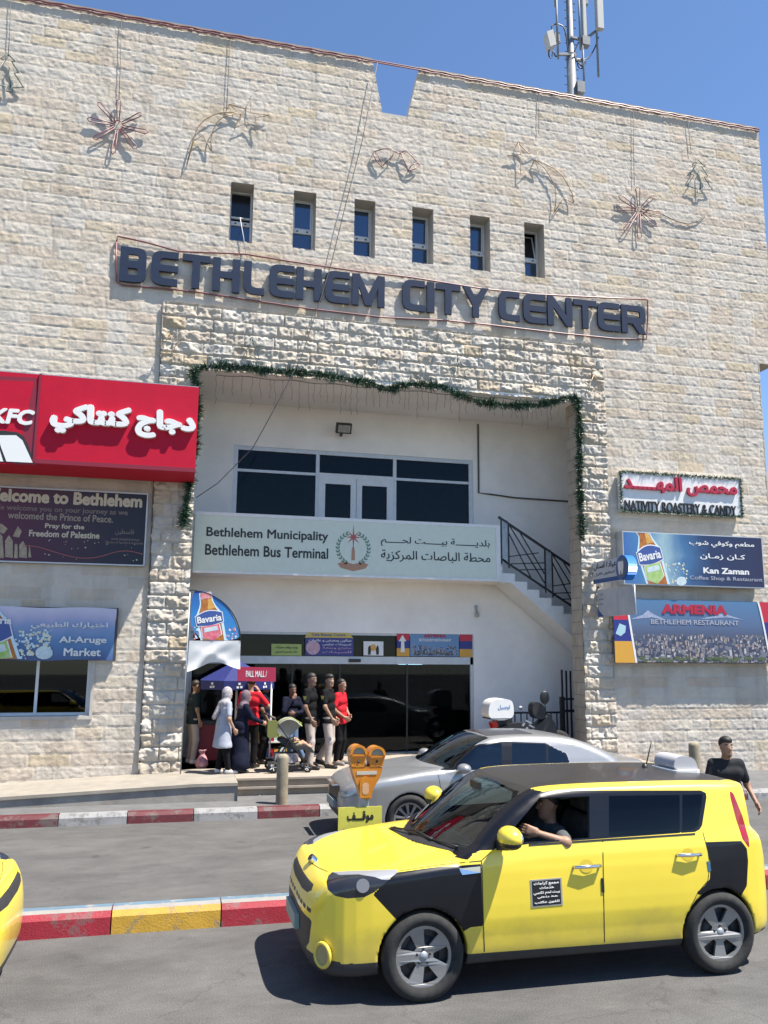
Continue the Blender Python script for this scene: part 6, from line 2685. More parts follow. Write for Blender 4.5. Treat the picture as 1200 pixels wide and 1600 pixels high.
def taxi_field(h):
    ax = np.arange(-.06, 4.26, h)
    ay = np.arange(-.99, .99 + h, h)
    az = np.arange(.12, 1.68, h)
    top = [(.0, .40), (-.005, .54), (.02, .65), (.065, .74), (.11, .795), (.165, .845), (.29, .893), (.5, .925), (.8, .97), (1.05, 1.01), (1.5, 1.09), (3.3, 1.12), (3.9, 1.12), (4.02, 1.05), (4.08, .92), (4.12, .75), (4.13, .50), (4.08, .32), (3.95, .24), (3.0, .225), (1.0, .225), (.25, .175), (.10, .19), (.03, .27)]
    A = sdf_poly(chaikin(top, 1), ax, az)[:, None, :]
    plan = [(0, 0), (.0, .30), (.03, .50), (.09, .64), (.18, .745), (.32, .82), (.55, .862), (.9, .885), (1.6, .895), (2.6, .895), (3.3, .888), (3.7, .862), (3.95, .79), (4.06, .69), (4.12, .50), (4.13, 0)]
    plan = plan + [(x, -y) for x, y in reversed(plan)]
    B = sdf_poly(chaikin(plan, 1), ax, ay)[:, :, None]
    sec = [(0, .1), (.82, .1), (.852, .3), (.868, .43), (.897, .56), (.902, .66), (.898, .78), (.888, .9), (.865, 1.02), (.84, 1.10), (.80, 1.16), (0, 1.2)]
    sec = sec + [(-y, z) for y, z in reversed(sec)]
    Cc = sdf_poly(sec, ay, az)[None]
    low = smax(smax(A, B, .10), Cc, .07)
    # hood corners fall away from the centre line
    hd = (az[None, None, :] - (1.13 - .16 * (ay[None, :, None] / .86) ** 2 - .10 * np.clip((1.15 - ax[:, None, None]) / 1.15, 0, 1) ** 1.2)) * .95
    hd = np.where(ax[:, None, None] < 1.7, hd, -1).astype(np.float32)
    low = smax(low, hd - np.clip((ax[:, None, None] - 1.2) / .4, 0, 1) * .4, .06)
    # greenhouse
    g = [(.98, .94), (1.06, 1.04), (1.44, 1.30), (1.80, 1.475), (1.96, 1.505), (2.25, 1.522), (2.7, 1.53), (3.2, 1.527), (3.6, 1.515), (3.86, 1.495), (3.90, 1.47), (3.93, 1.3), (4.0, 1.1), (4.02, .95), (2.5, .9), (1.0, .95)]
    sh = .30 * (ay / .72) ** 2
    nx, ny, nz = len(ax), len(ay), len(az)
    base = sdf_poly(chaikin(g, 1), np.concatenate([ax, ]), az)
    # the windscreen bows forward in the middle: shift by the plan curve near the front
    G = np.empty((nx, ny, nz), np.float32)
    for j, y in enumerate(ay):
        s_ = min(.30, .26 * (y / .72) ** 2)
        xs_ = ax - s_ * np.clip((2.3 - ax) / 1.2, 0, 1)
        i = np.clip((xs_ - ax[0]) / h, 0, nx - 1.001)
        i0 = i.astype(int)
        fr = (i - i0)[:, None]
        G[:, j] = base[i0] * (1 - fr) + base[i0 + 1] * fr
    gs = [(0, .8), (.855, .8), (.862, 1.05), (.838, 1.15), (.785, 1.32), (.742, 1.43), (.715, 1.49), (.67, 1.528), (.5, 1.56), (0, 1.60)]
    gs = gs + [(-y, z) for y, z in reversed(gs)]
    D = sdf_poly(gs, ay, az)[None]
    pl = [(.9, 0), (.9, .80), (1.4, .87), (2.2, .88), (3.2, .87), (3.7, .82), (3.9, .74), (3.98, .60), (4.0, 0)]
    pl = pl + [(x, -y) for x, y in reversed(pl)]
    E_ = sdf_poly(chaikin(pl, 1), ax, ay)[:, :, None]
    gh = smax(smax(G, D, .09), E_, .10)
    V = smin(low, gh, .035)
    for wx in (.897, 3.467):
        # flared lips round the wheels
        rr = np.sqrt((ax[:, None] - wx) ** 2 + (az[None] - .32) ** 2)
        arch = (rr - .352)[:, None, :]
        cutc = np.maximum(arch, (.60 - np.abs(ay))[None, :, None])
        V = np.maximum(V, -cutc)
    # lower flank scallop
    return V.astype(np.float32), (ax[0], ay[0], az[0])


def build_taxi():
    h = .0135
    V, o = taxi_field(h)
    s = Shell(V, o, h, (TX, TYC, 0))
    t = thing('taxi', 'yellow and black boxy taxi with roof lamp and driver leaning out of its window', 'taxi', (0, 0, 0), local=True)
    # panels, traced on the near flank
    fy = lambda c, n: (c[:, 0] > .05) & (np.abs(n[:, 1]) > .25)
    arch = lambda c, n: np.zeros(len(c), bool)
    # wheel wells
    for wx in (.897, 3.467):
        s.cut('wheel_well', arc(wx, .32, .358, .358, 0, 360, 48)[:-1], 'y', lambda c, n: np.abs(c[:, 1]) < .80)
    s.cut('sill', [(.2, .1), (3.98, .1), (3.98, .275), (3.6, .295), (1.0, .315), (.2, .295)], 'y', lambda c, n: True, over=['body'])
    s.cut('sill', [(-.1, .1), (.55, .1), (.55, .30), (.3, .305), (-.1, .345)], 'y', lambda c, n: True, over=['body'])
    s.cut('sill', [(3.9, .1), (4.3, .1), (4.3, .34), (3.9, .30)], 'y', lambda c, n: True, over=['body'])
    s.cut('fender_panel', [(583.3, 1398.3), (600, 1381), (623.3, 1362.7), (680, 1355), (751.7, 1350), (755, 1446.7), (735, 1449), (700, 1470), (640, 1480), (622, 1440)], 'px', lambda c, n: (np.abs(n[:, 1]) > .3), over=['body'])
    s.cut('rear_panel', [(1102, 1315.8), (1158, 1314), (1167, 1326), (1169, 1345), (1167, 1384), (1158, 1400), (1090, 1398), (1089, 1394), (1100, 1385), (1109, 1373.5), (1110, 1349)], 'px', lambda c, n: np.abs(n[:, 1]) > .2, over=['body'])
    band = [(768, 1327), (794, 1289.5), (834, 1243), (842, 1238), (860, 1235), (1095, 1235), (1103, 1239), (1104, 1246), (1097, 1289.5), (1093, 1296), (1086, 1300), (934, 1311), (825.5, 1319)]
    up_ = lambda c, n: (c[:, 2] > 1.0) & (np.abs(n[:, 1]) > .45)
    s.cut('pillar_trim', band, 'px', up_, over=['body'])
    s.cut('front_window', [(806, 1290), (843, 1246), (921, 1244), (921, 1309), (830, 1315.5), (800, 1318)], 'px', up_, over=['pillar_trim'])
    s.cut('rear_window', [(951.5, 1243.5), (1062, 1242), (1062, 1300), (951.5, 1307)], 'px', up_, over=['pillar_trim'])
    s.cut('quarter_window', [(1066, 1242), (1097, 1241), (1097, 1248), (1091, 1290), (1083, 1296), (1066, 1298.5)], 'px', up_, over=['pillar_trim'])
    s.cut('pillar_trim', [(728, 1330), (752, 1304), (815, 1231), (846, 1236), (800, 1292), (772, 1328)], 'px', lambda c, n: (c[:, 2] > 1.02) & (c[:, 0] > 1.0), over=['body'])
    fr = lambda c, n: (n[:, 0] < -.22) & (c[:, 0] > .93) & (c[:, 0] < 2.1) & (c[:, 2] > .96)
    s.cut('screen_trim', [(0, .985), (.35, .99), (.62, 1.0), (.90, 1.0), (.90, 1.20), (.66, 1.49), (.4, 1.50), (0, 1.505)], 'x', fr, over=['body', 'pillar_trim'])
    s.cut('windscreen', [(0, 1.04), (.50, 1.045), (.70, 1.06), (.715, 1.09), (.60, 1.42), (.56, 1.45), (0, 1.47)], 'x', fr, over=['screen_trim'])
    s.cut('roof_panel', [(1.2, 0), (1.2, .64), (1.84, .60), (3.70, .615), (3.90, .50), (3.93, 0)], 'z', lambda c, n: (n[:, 2] > .45) & (c[:, 2] > 1.40), over=['body', 'screen_trim'])
    s.cut('tail_lamp', [(1140, 1235), (1146, 1240), (1160, 1275), (1170, 1310), (1171, 1326), (1160, 1311), (1150, 1280), (1141, 1246)], 'px', lambda c, n: c[:, 0] > 3.5, over=['body'])
    s.cut('rear_screen', [(0, 1.12), (.62, 1.12), (.55, 1.44), (0, 1.46)], 'x', lambda c, n: (n[:, 0] > .5) & (c[:, 2] > 1.1), over=['body'])
    hl = [(510, 1378), (513, 1368), (520, 1361.7), (560, 1360), (620, 1358.3), (621.7, 1363), (610, 1373), (601.7, 1380), (585, 1394), (570, 1401.7), (543.3, 1404), (523.3, 1400), (512, 1390)]
    s.cut('headlamp', hl, 'px', lambda c, n: (c[:, 0] < .75) & (c[:, 2] > .5), over=['body', 'fender_panel'])
    s.cut('lamp_trim', [(519, 1362.2), (560, 1360.3), (620, 1358.6), (621, 1363), (606, 1375), (596, 1374), (585, 1370), (560, 1366), (530, 1367)], 'px', lambda c, n: (c[:, 0] < .75), over=['headlamp'])
    nose = lambda c, n: (n[:, 0] < -.3) & (c[:, 0] < .4)
    s.cut('grille', [(0, .695), (.2, .695), (.42, .715), (.50, .75), (.47, .785), (.25, .775), (0, .77)], 'x', nose, over=['body'])
    s.cut('lower_intake', [(0, .335), (.50, .335), (.565, .39), (.60, .55), (.56, .565), (0, .575)], 'x', nose, over=['body'])
    for k in range(5):
        a = .03 + k * .115
        s.cut('lower_intake', [(a, .607), (a + .085, .604), (a + .09, .634), (a + .0, .638)], 'x', nose, over=['body'])
    body = s.build('body', 'body', M_YEL, t)
    for nm, cn, mm in (('roof_panel', 'roof_panel', M_ROOFK), ('windscreen', 'windscreen', M_CARGLASS), ('windscreen_surround', 'screen_trim', M_GLOSSK), ('grille', 'grille', M_TRIM), ('lower_intake', 'lower_intake', M_TRIM), ('rear_screen', 'rear_screen', M_TINT), ('sill', 'sill', M_TRIM)):
        s.build(nm, cn, mm, t)
    for sd_ in (-1, 1):
        for nm, cn, mm in (('fender_panel', 'fender_panel', M_GLOSSK), ('quarter_panel', 'rear_panel', M_GLOSSK), ('window_surround', 'pillar_trim', M_GLOSSK), ('rear_window', 'rear_window', M_TINT), ('quarter_window', 'quarter_window', M_TINT), ('tail_lamp', 'tail_lamp', M_TAILR), ('wheel_well', 'wheel_well', M_TRIM)):
            s.build(nm, cn, mm, t, side=sd_)
        hlm = s.build('headlamp', 'headlamp', M_LAMP, t, side=sd_)
        s.build('lamp_trim', 'lamp_trim', M_LAMPC, hlm, side=sd_)
        if sd_ > 0: s.build('front_window', 'front_window', M_CARGLASS, t, side=sd_)
    s.lining('lining', M_LINING, t, ['front_window', 'rear_window', 'quarter_window', 'windscreen', 'rear_screen', 'wheel_well'], .035)
    # cabin
    m = MB()
    m.box(.95, 3.9, -.78, .78, .30, .36)
    m.box(1.1, 1.55, -.74, .74, .72, .97)
    m.box(1.5, 1.55, -.74, .74, .78, .98)
    m.build('cabin_floor', M_LINING, t)
    for sx, sy in ((2.05, -.37), (2.05, .37), (2.95, -.37), (2.95, .37)):
        m = MB()
        m.prism([rrect(sx - .25, sx + .28, .50, .68, .06)], lambda u, v, w: (u, w, v), sy - .24, sy + .24)
        bk = chaikin([(sx + .18, .62), (sx + .34, .62), (sx + .50, 1.18), (sx + .44, 1.24), (sx + .36, 1.20)], 2)
        m.prism([bk], lambda u, v, w: (u, w, v), sy - .23, sy + .23)
        m.prism([rrect(sx + .38, sx + .50, 1.25, 1.42, .05)], lambda u, v, w: (u, w, v), sy - .13, sy + .13)
        m.build('seat', mat('seat_cloth', (.06, .055, .05), .9, var=.3), t)
    m = MB()
    ctr = Vector((1.62, -.37, 1.0))
    P = []
    for k in range(24):
        a = 2 * math.pi * k / 24
        P.append(ctr + Vector((.08 * math.sin(a), .185 * math.cos(a), .165 * math.sin(a))))
    m.tube(P, .016, 6, closed=True)
    m.bar(ctr, ctr + Vector((-.2, 0, -.08)), .08, .08)
    m.bar(P[0], P[12], .03, .04)
    m.build('steering_wheel', M_PLASTIC, t)
    # wheels
    for wx, wy, sdn in ((.897, -.775, -1), (3.467, -.775, -1), (.897, .775, 1), (3.467, .775, 1)):
        make_wheel(t, (wx, wy, .322), .322, .225, (lambda r: holes_five(r, 143)) if wx < 2 else (lambda r: holes_five(r, 158)), near=sdn)
    # seams
    m = MB()
    for P, w in (([(752, 1345), (753, 1352), (755.5, 1448), (757, 1487)], .007), ([(941.7, 1312), (944.5, 1472)], .008), ([(1098, 1300), (1106, 1330), (1109, 1352), (1106, 1376), (1090, 1395), (1078, 1420), (1069, 1450), (1066, 1466)], .006),
                 ([(623, 1361), (690, 1351), (752, 1345), (766, 1332)], .006), ([(512, 1362), (498, 1356), (482, 1346)], .005)):
        s.ribbon(m, P, w)
    m.build('door_seam', M_BLACK, t)
    m = MB()
    s.ribbon(m, [(826, 1320.5), (934, 1313), (1086, 1303)], .014, .004)
    m.build('belt_strip', M_BLACK, t)
    # hood edge along the screen: wipers
    m = MB()
    for P in ([(640, 1303), (690, 1318), (716, 1326)], [(612, 1296), (650, 1300), (676, 1314)]):
        Q = [s.hit(*q) for q in P]
        if all(q is not None for q in Q): m.tube([q + s.normal(q) * .018 for q in Q], .009, 6)
    m.build('wiper', M_BLACK, t)
    m = MB()
    s.ribbon(m, [(612, 1293), (634, 1305), (660, 1314), (690, 1323), (712, 1328)], .07, .006)
    m.build('cowl', M_TRIM, t)
    # handles
    for (a, b) in (((896, 1354.5), (936, 1352)), ((1057, 1336), (1092, 1334.5))):
        p, q = s.hit(*a), s.hit(*b)
        n = s.normal((p + q) / 2)
        m = MB()
        mid = (p + q) / 2
        m.tube([p + n * .004, p + n * .03, mid + n * .038, q + n * .03, q + n * .004], [.012, .014, .015, .014, .012], 8)
        m.build('door_handle', M_CHROME, t)
        m = MB()
        tt = (q - p).normalized()
        u = n.cross(tt).normalized()
        P = [mid + tt * (.062 * math.cos(k * math.pi / 9)) + u * (.05 * math.sin(k * math.pi / 9)) + n * .002 for k in range(18)]
        m.add(P, [tuple(range(18))])
        m.build('handle_recess_shade', mat('recess_shade_yellow', (.60, .45, .035), .4), t, fix=False)  # flat disc in darkened body yellow, paints the shade of the handle recess
    # plaque with white lines of writing
    m = MB()
    pl_ = [(828, 1375), (877, 1371), (879.5, 1413.5), (830, 1418)]
    cn = patch(s, m, pl_, .004)
    m.build('plaque', mat('plaque_grey', (.30, .30, .29), .5), t)
    Pq = [s.hit(*q) for q in pl_]
    ux_, uy_ = (Pq[1] - Pq[0]), (Pq[3] - Pq[0])
    n = cn[1]
    m = MB()
    qq = [Pq[0] + ux_ * a + uy_ * b + n * .0055 for a, b in ((.05, .05), (.95, .05), (.95, .95), (.05, .95))]
    m.add(qq, [(0, 1, 2, 3)])
    m.build('plaque_field', M_BLACK, t, fix=False)
    for k, (sx, (a, b), hgt) in enumerate((('مجمع كراجات', (.1, .9), .15), ('خدمات', (.28, .74), .09), ('بيت لحم تكسي', (.08, .92), .13), ('خط داخلي', (.2, .85), .09), ('تلفون مكتب', (.1, .9), .1))):
        y0 = .09 + k * .175
        mf = lambda u, w, z: tuple(Pq[0] + ux_ * u + uy_ * z + n * (.0065 - w))
        put_text(arabic(sx), t, a, b, y0 + hgt, y0, 0.0, M_TXT_W, depth=.001, bold=.03, mapf=mf, name='plaque_lettering')
    # vent badge, side marker
    m = MB()
    patch(s, m, [(717, 1357), (750, 1353.5), (750.5, 1363.5), (722, 1367)], .006)
    m.build('vent_badge', M_CHROME, t)
    m = MB()
    patch(s, m, [(1104, 1346), (1109, 1346), (1111, 1361), (1106, 1361)], .003)
    m.build('sticker', mat('sticker_blue', (.05, .13, .22), .5), t)
    m = MB()
    patch(s, m, [(939, 1372), (943, 1372), (944, 1394), (940, 1394)], .008)
    m.build('door_edge_guard', M_BLACK, t)
    # emblem on the hood tip
    m = MB()
    nrm = Vector((-.72, 0, .69))
    up = Vector((.69, 0, .72))
    m.prism([arc(0, 0, .058, .034, 0, 360, 20)[:-1]], lambda u, v, w: tuple(Vector((.165, 0, .868)) + Vector((0, 1, 0)) * u + up * v + nrm * w), .02, -.03)
    m.build('emblem', M_CHROME, t)
    m = MB()
    m.prism([arc(0, 0, .050, .027, 0, 360, 20)[:-1]], lambda u, v, w: tuple(Vector((.165, 0, .868)) + Vector((0, 1, 0)) * u + up * v + nrm * w), .0225, .0202)
    m.build('emblem_field', M_BLACK, t)
    # grille surround
    # fog lamp rings
    for sg in (-1, 1):
        c = Vector((.150, sg * .715, .345))
        n = Vector((-.80, sg * .6, 0)).normalized()
        tt = Vector((n.y * 1, -n.x, 0)).normalized()
        m = MB()
        N = 22
        ring = [c + tt * (.076 * math.cos(2 * math.pi * k / N)) + Vector((0, 0, .084 * math.sin(2 * math.pi * k / N))) + n * .012 for k in range(N)]
        m.tube(ring, .015, 8, closed=True)
        rg_ = m.build('fog_lamp', M_YEL, t)
        m = MB()
        P = [c + tt * (.072 * math.cos(2 * math.pi * k / N)) + Vector((0, 0, .08 * math.sin(2 * math.pi * k / N))) + n * .012 for k in range(N)]
        m.add([c + n * .02] + P, [(0, 1 + k, 1 + (k + 1) % N) for k in range(N)], 0, True)
        m.build('fog_lens', mat('fog_lens', (.30, .26, .12), .15, spec=.8), rg_, fix=False)
        # projector inside the headlamp
        q = s.hit(567, 1384)
        if q is not None:
            nn = s.normal(q)
            m = MB()
            q2 = Vector((q.x, q.y * (1 if sg < 0 else -1), q.z))
            n2 = Vector((nn.x, nn.y * (1 if sg < 0 else -1), nn.z))
            a = n2.orthogonal().normalized()
            b = n2.cross(a)
            P = [q2 + n2 * .004 + a * (.05 * math.cos(2 * math.pi * k / 20)) + b * (.05 * math.sin(2 * math.pi * k / 20)) for k in range(20)]
            m.add(P, [tuple(range(20))])
            m.build('lamp_projector', mat('lamp_reflector', (.16, .165, .18), .4), t, fix=False)
    # number plate
    m = MB()
    m.box(-.012, .03, -.26, .26, .40, .51)
    m.build('number_plate', mat('plate_pale_green', (.26, .36, .32), .5), t)
    # mirrors
    q = s.hit(790, 1322)
    for sg in (-1, 1):
        c = Vector((1.55, sg * 1.0, 1.185))
        m = MB()
        m.ball((c.x, c.y, c.z), (.095, .135, .085), 18)
        mr_ = m.build('mirror', M_YEL, t)
        m = MB()
        m.ball((c.x + .0, c.y, c.z - .035), (.088, .128, .055), 16)
        m.bar((c.x - .03, sg * .82, c.z - .09), (c.x, sg * .98, c.z - .06), .08, .05)
        m.build('mirror_base', M_BLACK, mr_)
        m = MB()
        m.ball((c.x + .062, c.y, c.z), (.03, .105, .058), 14)
        m.build('mirror_glass', M_CHROME, mr_)
    # roof lamp and aerial
    m = MB()
    c0 = s.hit(1068, 1208)
    cx = 3.66
    m.prism([chaikin([(cx - .13, 1.525), (cx + .13, 1.515), (cx + .125, 1.575), (cx + .09, 1.64), (cx - .04, 1.66), (cx - .11, 1.63)], 2)], lambda u, v, w: (u, w, v), -.17, .17, smooth_side=True)
    lp = m.build('roof_lamp', mat('grey_lamp_plastic', (.42, .42, .44), .35, var=.05), t)
    m = MB()
    m.prism([rrect(cx - .15, cx + .15, -.2, .2, .05)], lambda u, v, w: (u, v, w), 1.53, 1.50)
    m.build('lamp_base', M_WHITE, lp)
    m = MB()
    m.tube([(cx - .26, .1, 1.515), (cx - .18, .1, 1.77)], .006, 5)
    m.lathe([(.03, 0), (.02, .03), (0, .035)], 10, (cx - .265, .1, 1.525))
    m.build('aerial', M_BLACK, t)
    # papers on the dash, mirror inside
    m = MB()
    m.box(1.32, 1.48, -.55, -.25, .975, .98)
    m.build('dash_paper', mat('pale_yellow_paper', (.60, .55, .25), .7), t)
    m = MB()
    m.box(1.62, 1.65, -.11, .11, 1.40, 1.46)
    m.build('inside_mirror', M_BLACK, t)
    t.location = (TX, TYC, 0)
    return t, s


TAXI, TSH = build_taxi()

# second taxi, cut by the left edge: the same kind of car the other way round
def copy_tree(o, parent=None, skip=()):
    c = o.copy()
    SC.collection.objects.link(c)
    if parent is not None: c.parent = parent
    for ch in list(o.children):
        if ch.name.split('.')[0] in skip: continue
        copy_tree(ch, c, skip)
    return c


T2 = copy_tree(TAXI, None, ('plaque', 'plaque_lettering', 'plaque_field', 'sticker', 'roof_lamp', 'aerial', 'dash_paper', 'emblem', 'emblem_field', 'number_plate'))
T2.rotation_euler = (0, 0, math.pi)
T2.location = (at(18, 1430, 7.0)[0], 7.33, 0)
for c_ in T2.children:
    if c_.name.split('.')[0] in ('lower_intake', 'sill'):
        c_.data = c_.data.copy()
        if c_.name.startswith('lower'): c_.data.materials[0] = M_YEL
tag(T2, 'yellow car of which only the rounded nose is in view', 'taxi')

# ------------------------------------------------------------------ the silver saloon
M_SILVER = mat('silver_paint', (.34, .345, .345), .3, metal=.5, coat=.5, var=.03)
SYC = 12.5
SX = at(640.7, 1278, SYC - .88)[0] - .96


def saloon_field(h):
    ax = np.arange(-.06, 4.98, h)
    ay = np.arange(-.98, .98 + h, h)
    az = np.arange(.12, 1.56, h)
    top = [(.02, .35), (.0, .5), (.02, .62), (.07, .70), (.2, .775), (.5, .845), (.9, .90), (1.3, .96), (1.7, .985), (3.6, 1.0), (4.2, 1.03), (4.6, 1.02), (4.76, .99), (4.80, .92), (4.82, .7), (4.83, .45), (4.75, .28), (4.4, .22), (1.0, .2), (.2, .2), (.06, .26)]
    A = sdf_poly(chaikin(top, 1), ax, az)[:, None, :]
    plan = [(0, 0), (.0, .34), (.04, .55), (.12, .70), (.28, .81), (.55, .87), (1, .90), (2.4, .91), (3.6, .90), (4.2, .87), (4.6, .79), (4.76, .66), (4.83, .45), (4.84, 0)]
    plan += [(x, -y) for x, y in reversed(plan)]
    B = sdf_poly(chaikin(plan, 1), ax, ay)[:, :, None]
    sec = [(0, .1), (.85, .1), (.88, .35), (.91, .55), (.908, .70), (.89, .82), (.86, .92), (.80, 1.0), (.6, 1.06), (0, 1.08)]
    sec += [(-y, z) for y, z in reversed(sec)]
    Cc = sdf_poly(sec, ay, az)[None]
    low = smax(smax(A, B, .12), Cc, .08)
    g = [(1.15, .9), (1.32, .97), (1.75, 1.21), (2.1, 1.36), (2.35, 1.405), (2.7, 1.42), (3.1, 1.412), (3.5, 1.37), (3.9, 1.265), (4.25, 1.13), (4.42, 1.03), (4.4, .9), (2.5, .85)]
    base = sdf_poly(chaikin(g, 2), ax, az)
    G = np.empty((len(ax), len(ay), len(az)), np.float32)
    for j, y in enumerate(ay):
        s_ = min(.3, .24 * (y / .72) ** 2)
        xs_ = ax - s_ * np.clip((2.8 - ax) / 1.2, 0, 1) + s_ * .7 * np.clip((ax - 2.9) / 1.2, 0, 1)
        i = np.clip((xs_ - ax[0]) / h, 0, len(ax) - 1.001)
        i0 = i.astype(int)
        fr = (i - i0)[:, None]
        G[:, j] = base[i0] * (1 - fr) + base[i0 + 1] * fr
    gs = [(0, .7), (.85, .7), (.855, .92), (.80, 1.06), (.715, 1.25), (.665, 1.345), (.61, 1.40), (.45, 1.435), (0, 1.46)]
    gs += [(-y, z) for y, z in reversed(gs)]
    D = sdf_poly(gs, ay, az)[None]
    V = smin(low, smax(G, D, .10), .05)
    for wx in (.96, 3.72):
        rr = np.sqrt((ax[:, None] - wx) ** 2 + (az[None] - .32) ** 2)
        V = np.maximum(V, -np.maximum((rr - .345)[:, None, :], (.60 - np.abs(ay))[None, :, None]))
    return V.astype(np.float32), (ax[0], ay[0], az[0])


def build_saloon():
    h = .018
    V, o = saloon_field(h)
    s = Shell(V, o, h, (SX, SYC, 0))
    t = thing('silver_saloon', 'silver saloon car parked behind the yellow taxi in front of the entrance', 'car', (0, 0, 0), local=True)
    for wx in (.96, 3.72):
        s.cut('wheel_well', arc(wx, .32, .352, .352, 0, 360, 48)[:-1], 'y', lambda c, n: np.abs(c[:, 1]) < .80)
    side = lambda c, n: (c[:, 2] > .85) & (np.abs(n[:, 1]) > .12) & (np.abs(c[:, 1]) > .42)
    trim = [(684, 1204), (700, 1188), (718, 1171), (748, 1161), (786, 1157), (852, 1159.5), (886, 1176), (892, 1190), (888, 1199), (720, 1205)]
    s.cut('window_trim', trim, 'px', side, over=['body'])
    s.cut('door_pillar', [(688, 1203), (702, 1188), (720, 1172.5), (749, 1162.5), (786, 1158.5), (852, 1161), (884.5, 1177), (890, 1189.5), (886, 1197.5), (720, 1204)], 'px', side, over=['window_trim'])
    s.cut('front_window', [(692, 1201), (704, 1189), (722, 1174), (750, 1164.5), (784, 1160.5), (784, 1201), (722, 1203)], 'px', side, over=['door_pillar'])
    s.cut('rear_window', [(800, 1161), (850, 1162.5), (853, 1164), (853, 1198), (800, 1200)], 'px', side, over=['door_pillar'])
    s.cut('quarter_window', [(857, 1165), (882, 1177.5), (888, 1188), (885, 1195.5), (857, 1197.5)], 'px', side, over=['door_pillar'])
    fr = lambda c, n: (n[:, 0] < -.2) & (c[:, 0] > 1.15) & (c[:, 0] < 2.6) & (c[:, 2] > .95)
    s.cut('windscreen', [(0, .99), (.5, .985), (.76, .975), (.74, 1.02), (.585, 1.38), (.5, 1.40), (0, 1.415)], 'x', fr, over=['body', 'window_trim'])
    s.cut('rear_screen', [(0, 1.06), (.62, 1.06), (.52, 1.36), (0, 1.39)], 'x', lambda c, n: (n[:, 0] > .25) & (c[:, 0] > 3.3) & (c[:, 2] > 1.03), over=['body'])
    s.cut('sunroof', [(2.25, 0), (2.25, .46), (2.3, .50), (2.95, .50), (3.0, .46), (3.0, 0)], 'z', lambda c, n: n[:, 2] > .6, over=['body'])
    nose = lambda c, n: (n[:, 0] < -.25) & (c[:, 0] < .5)
    s.cut('grille', [(0, .48), (.30, .48), (.36, .56), (.37, .665), (.30, .69), (0, .695)], 'x', nose, over=['body'])
    s.cut('headlamp', [(.44, .665), (.62, .68), (.80, .705), (.815, .675), (.78, .62), (.62, .57), (.47, .575)], 'x', lambda c, n: (c[:, 0] < .6), over=['body'])
    s.cut('lower_intake', [(0, .27), (.55, .27), (.62, .32), (.60, .38), (0, .40)], 'x', nose, over=['body'])
    s.cut('sill', [(-.1, .1), (4.95, .1), (4.95, .24), (-.1, .24)], 'y', lambda c, n: True, over=['body'])
    for nm, cn, mm in (('body', 'body', M_SILVER), ('windscreen', 'windscreen', M_CARGLASS), ('rear_screen', 'rear_screen', M_TINT), ('sunroof', 'sunroof', mat('sunroof_glass', (.05, .045, .045), .15)), ('grille', 'grille', M_BLACK), ('lower_intake', 'lower_intake', M_TRIM), ('sill', 'sill', M_TRIM)):
        s.build(nm, cn, mm, t)
    for sd_ in (-1, 1):
        for nm, cn, mm in (('window_frame', 'window_trim', M_LAMPC), ('door_pillar', 'door_pillar', M_GLOSSK), ('front_window', 'front_window', glass('saloon_glass', (.55, .85, .85), .06, alpha=.35)), ('rear_window', 'rear_window', MATS['saloon_glass'] if 'saloon_glass' in MATS else M_TINT), ('quarter_window', 'quarter_window', MATS['saloon_glass'] if 'saloon_glass' in MATS else M_TINT), ('headlamp', 'headlamp', mat('clear_lamp', (.30, .32, .33), .12, spec=.8, metal=.3)), ('wheel_well', 'wheel_well', M_TRIM)):
            s.build(nm, cn, mm, t, side=sd_)
    s.lining('lining', M_LINING, t, ['front_window', 'rear_window', 'quarter_window', 'windscreen', 'rear_screen', 'wheel_well', 'window_trim'], .04)
    m = MB()
    m.box(.9, 4.3, -.75, .75, .26, .32)
    m.box(1.3, 1.75, -.72, .72, .70, .93)
    m.box(3.9, 4.5, -.7, .7, .8, .96)
    m.build('cabin_floor', M_LINING, t)
    for sx, sy in ((2.35, -.38), (2.35, .38), (3.2, -.36), (3.2, .36)):
        m = MB()
        m.prism([rrect(sx - .25, sx + .25, .36, .52, .06)], lambda u, v, w: (u, w, v), sy - .24, sy + .24)
        m.prism([chaikin([(sx + .16, .46), (sx + .30, .46), (sx + .48, 1.0), (sx + .42, 1.08), (sx + .32, 1.02)], 2)], lambda u, v, w: (u, w, v), sy - .23, sy + .23)
        m.prism([rrect(sx + .36, sx + .46, 1.09, 1.24, .04)], lambda u, v, w: (u, w, v), sy - .12, sy + .12)
        m.build('seat', MATS['seat_cloth'], t)
    for wx, wy, sdn, st in ((.96, -.80, -1, -.12), (3.72, -.80, -1, 0), (.96, .80, 1, -.12), (3.72, .80, 1, 0)):
        make_wheel(t, (wx, wy, .32), .32, .222, holes_ten, near=sdn, steer=st)
    m = MB()
    for P, w in (([(792, 1204), (795, 1240)], .008), ([(684, 1206), (690, 1240)], .008), ([(560, 1204), (620, 1198), (684, 1200)], .006)):
        s.ribbon(m, P, w)
    m.build('door_seam', M_BLACK, t)
    m = MB()
    m.prism([rrect(-.3, .3, 0, .025, .01)], lambda u, v, w: (w, u, v + .695), -.02, .05)
    m.build('grille_bar', M_CHROME, t)
    m = MB()
    m.box(-.012, .03, -.26, .26, .40, .51)
    m.build('number_plate', mat('plate_grey_green', (.28, .33, .31), .5), t)
    for sg in (-1, 1):
        c = (1.72, sg * .98, .985)
        m = MB().ball(c, (.10, .12, .07), 16)
        m.bar((c[0], sg * .84, .95), c, .05, .04)
        m.build('mirror', M_SILVER, t)
    t.location = (SX, SYC, 0)
    return t, s


SAL, SSH = build_saloon()

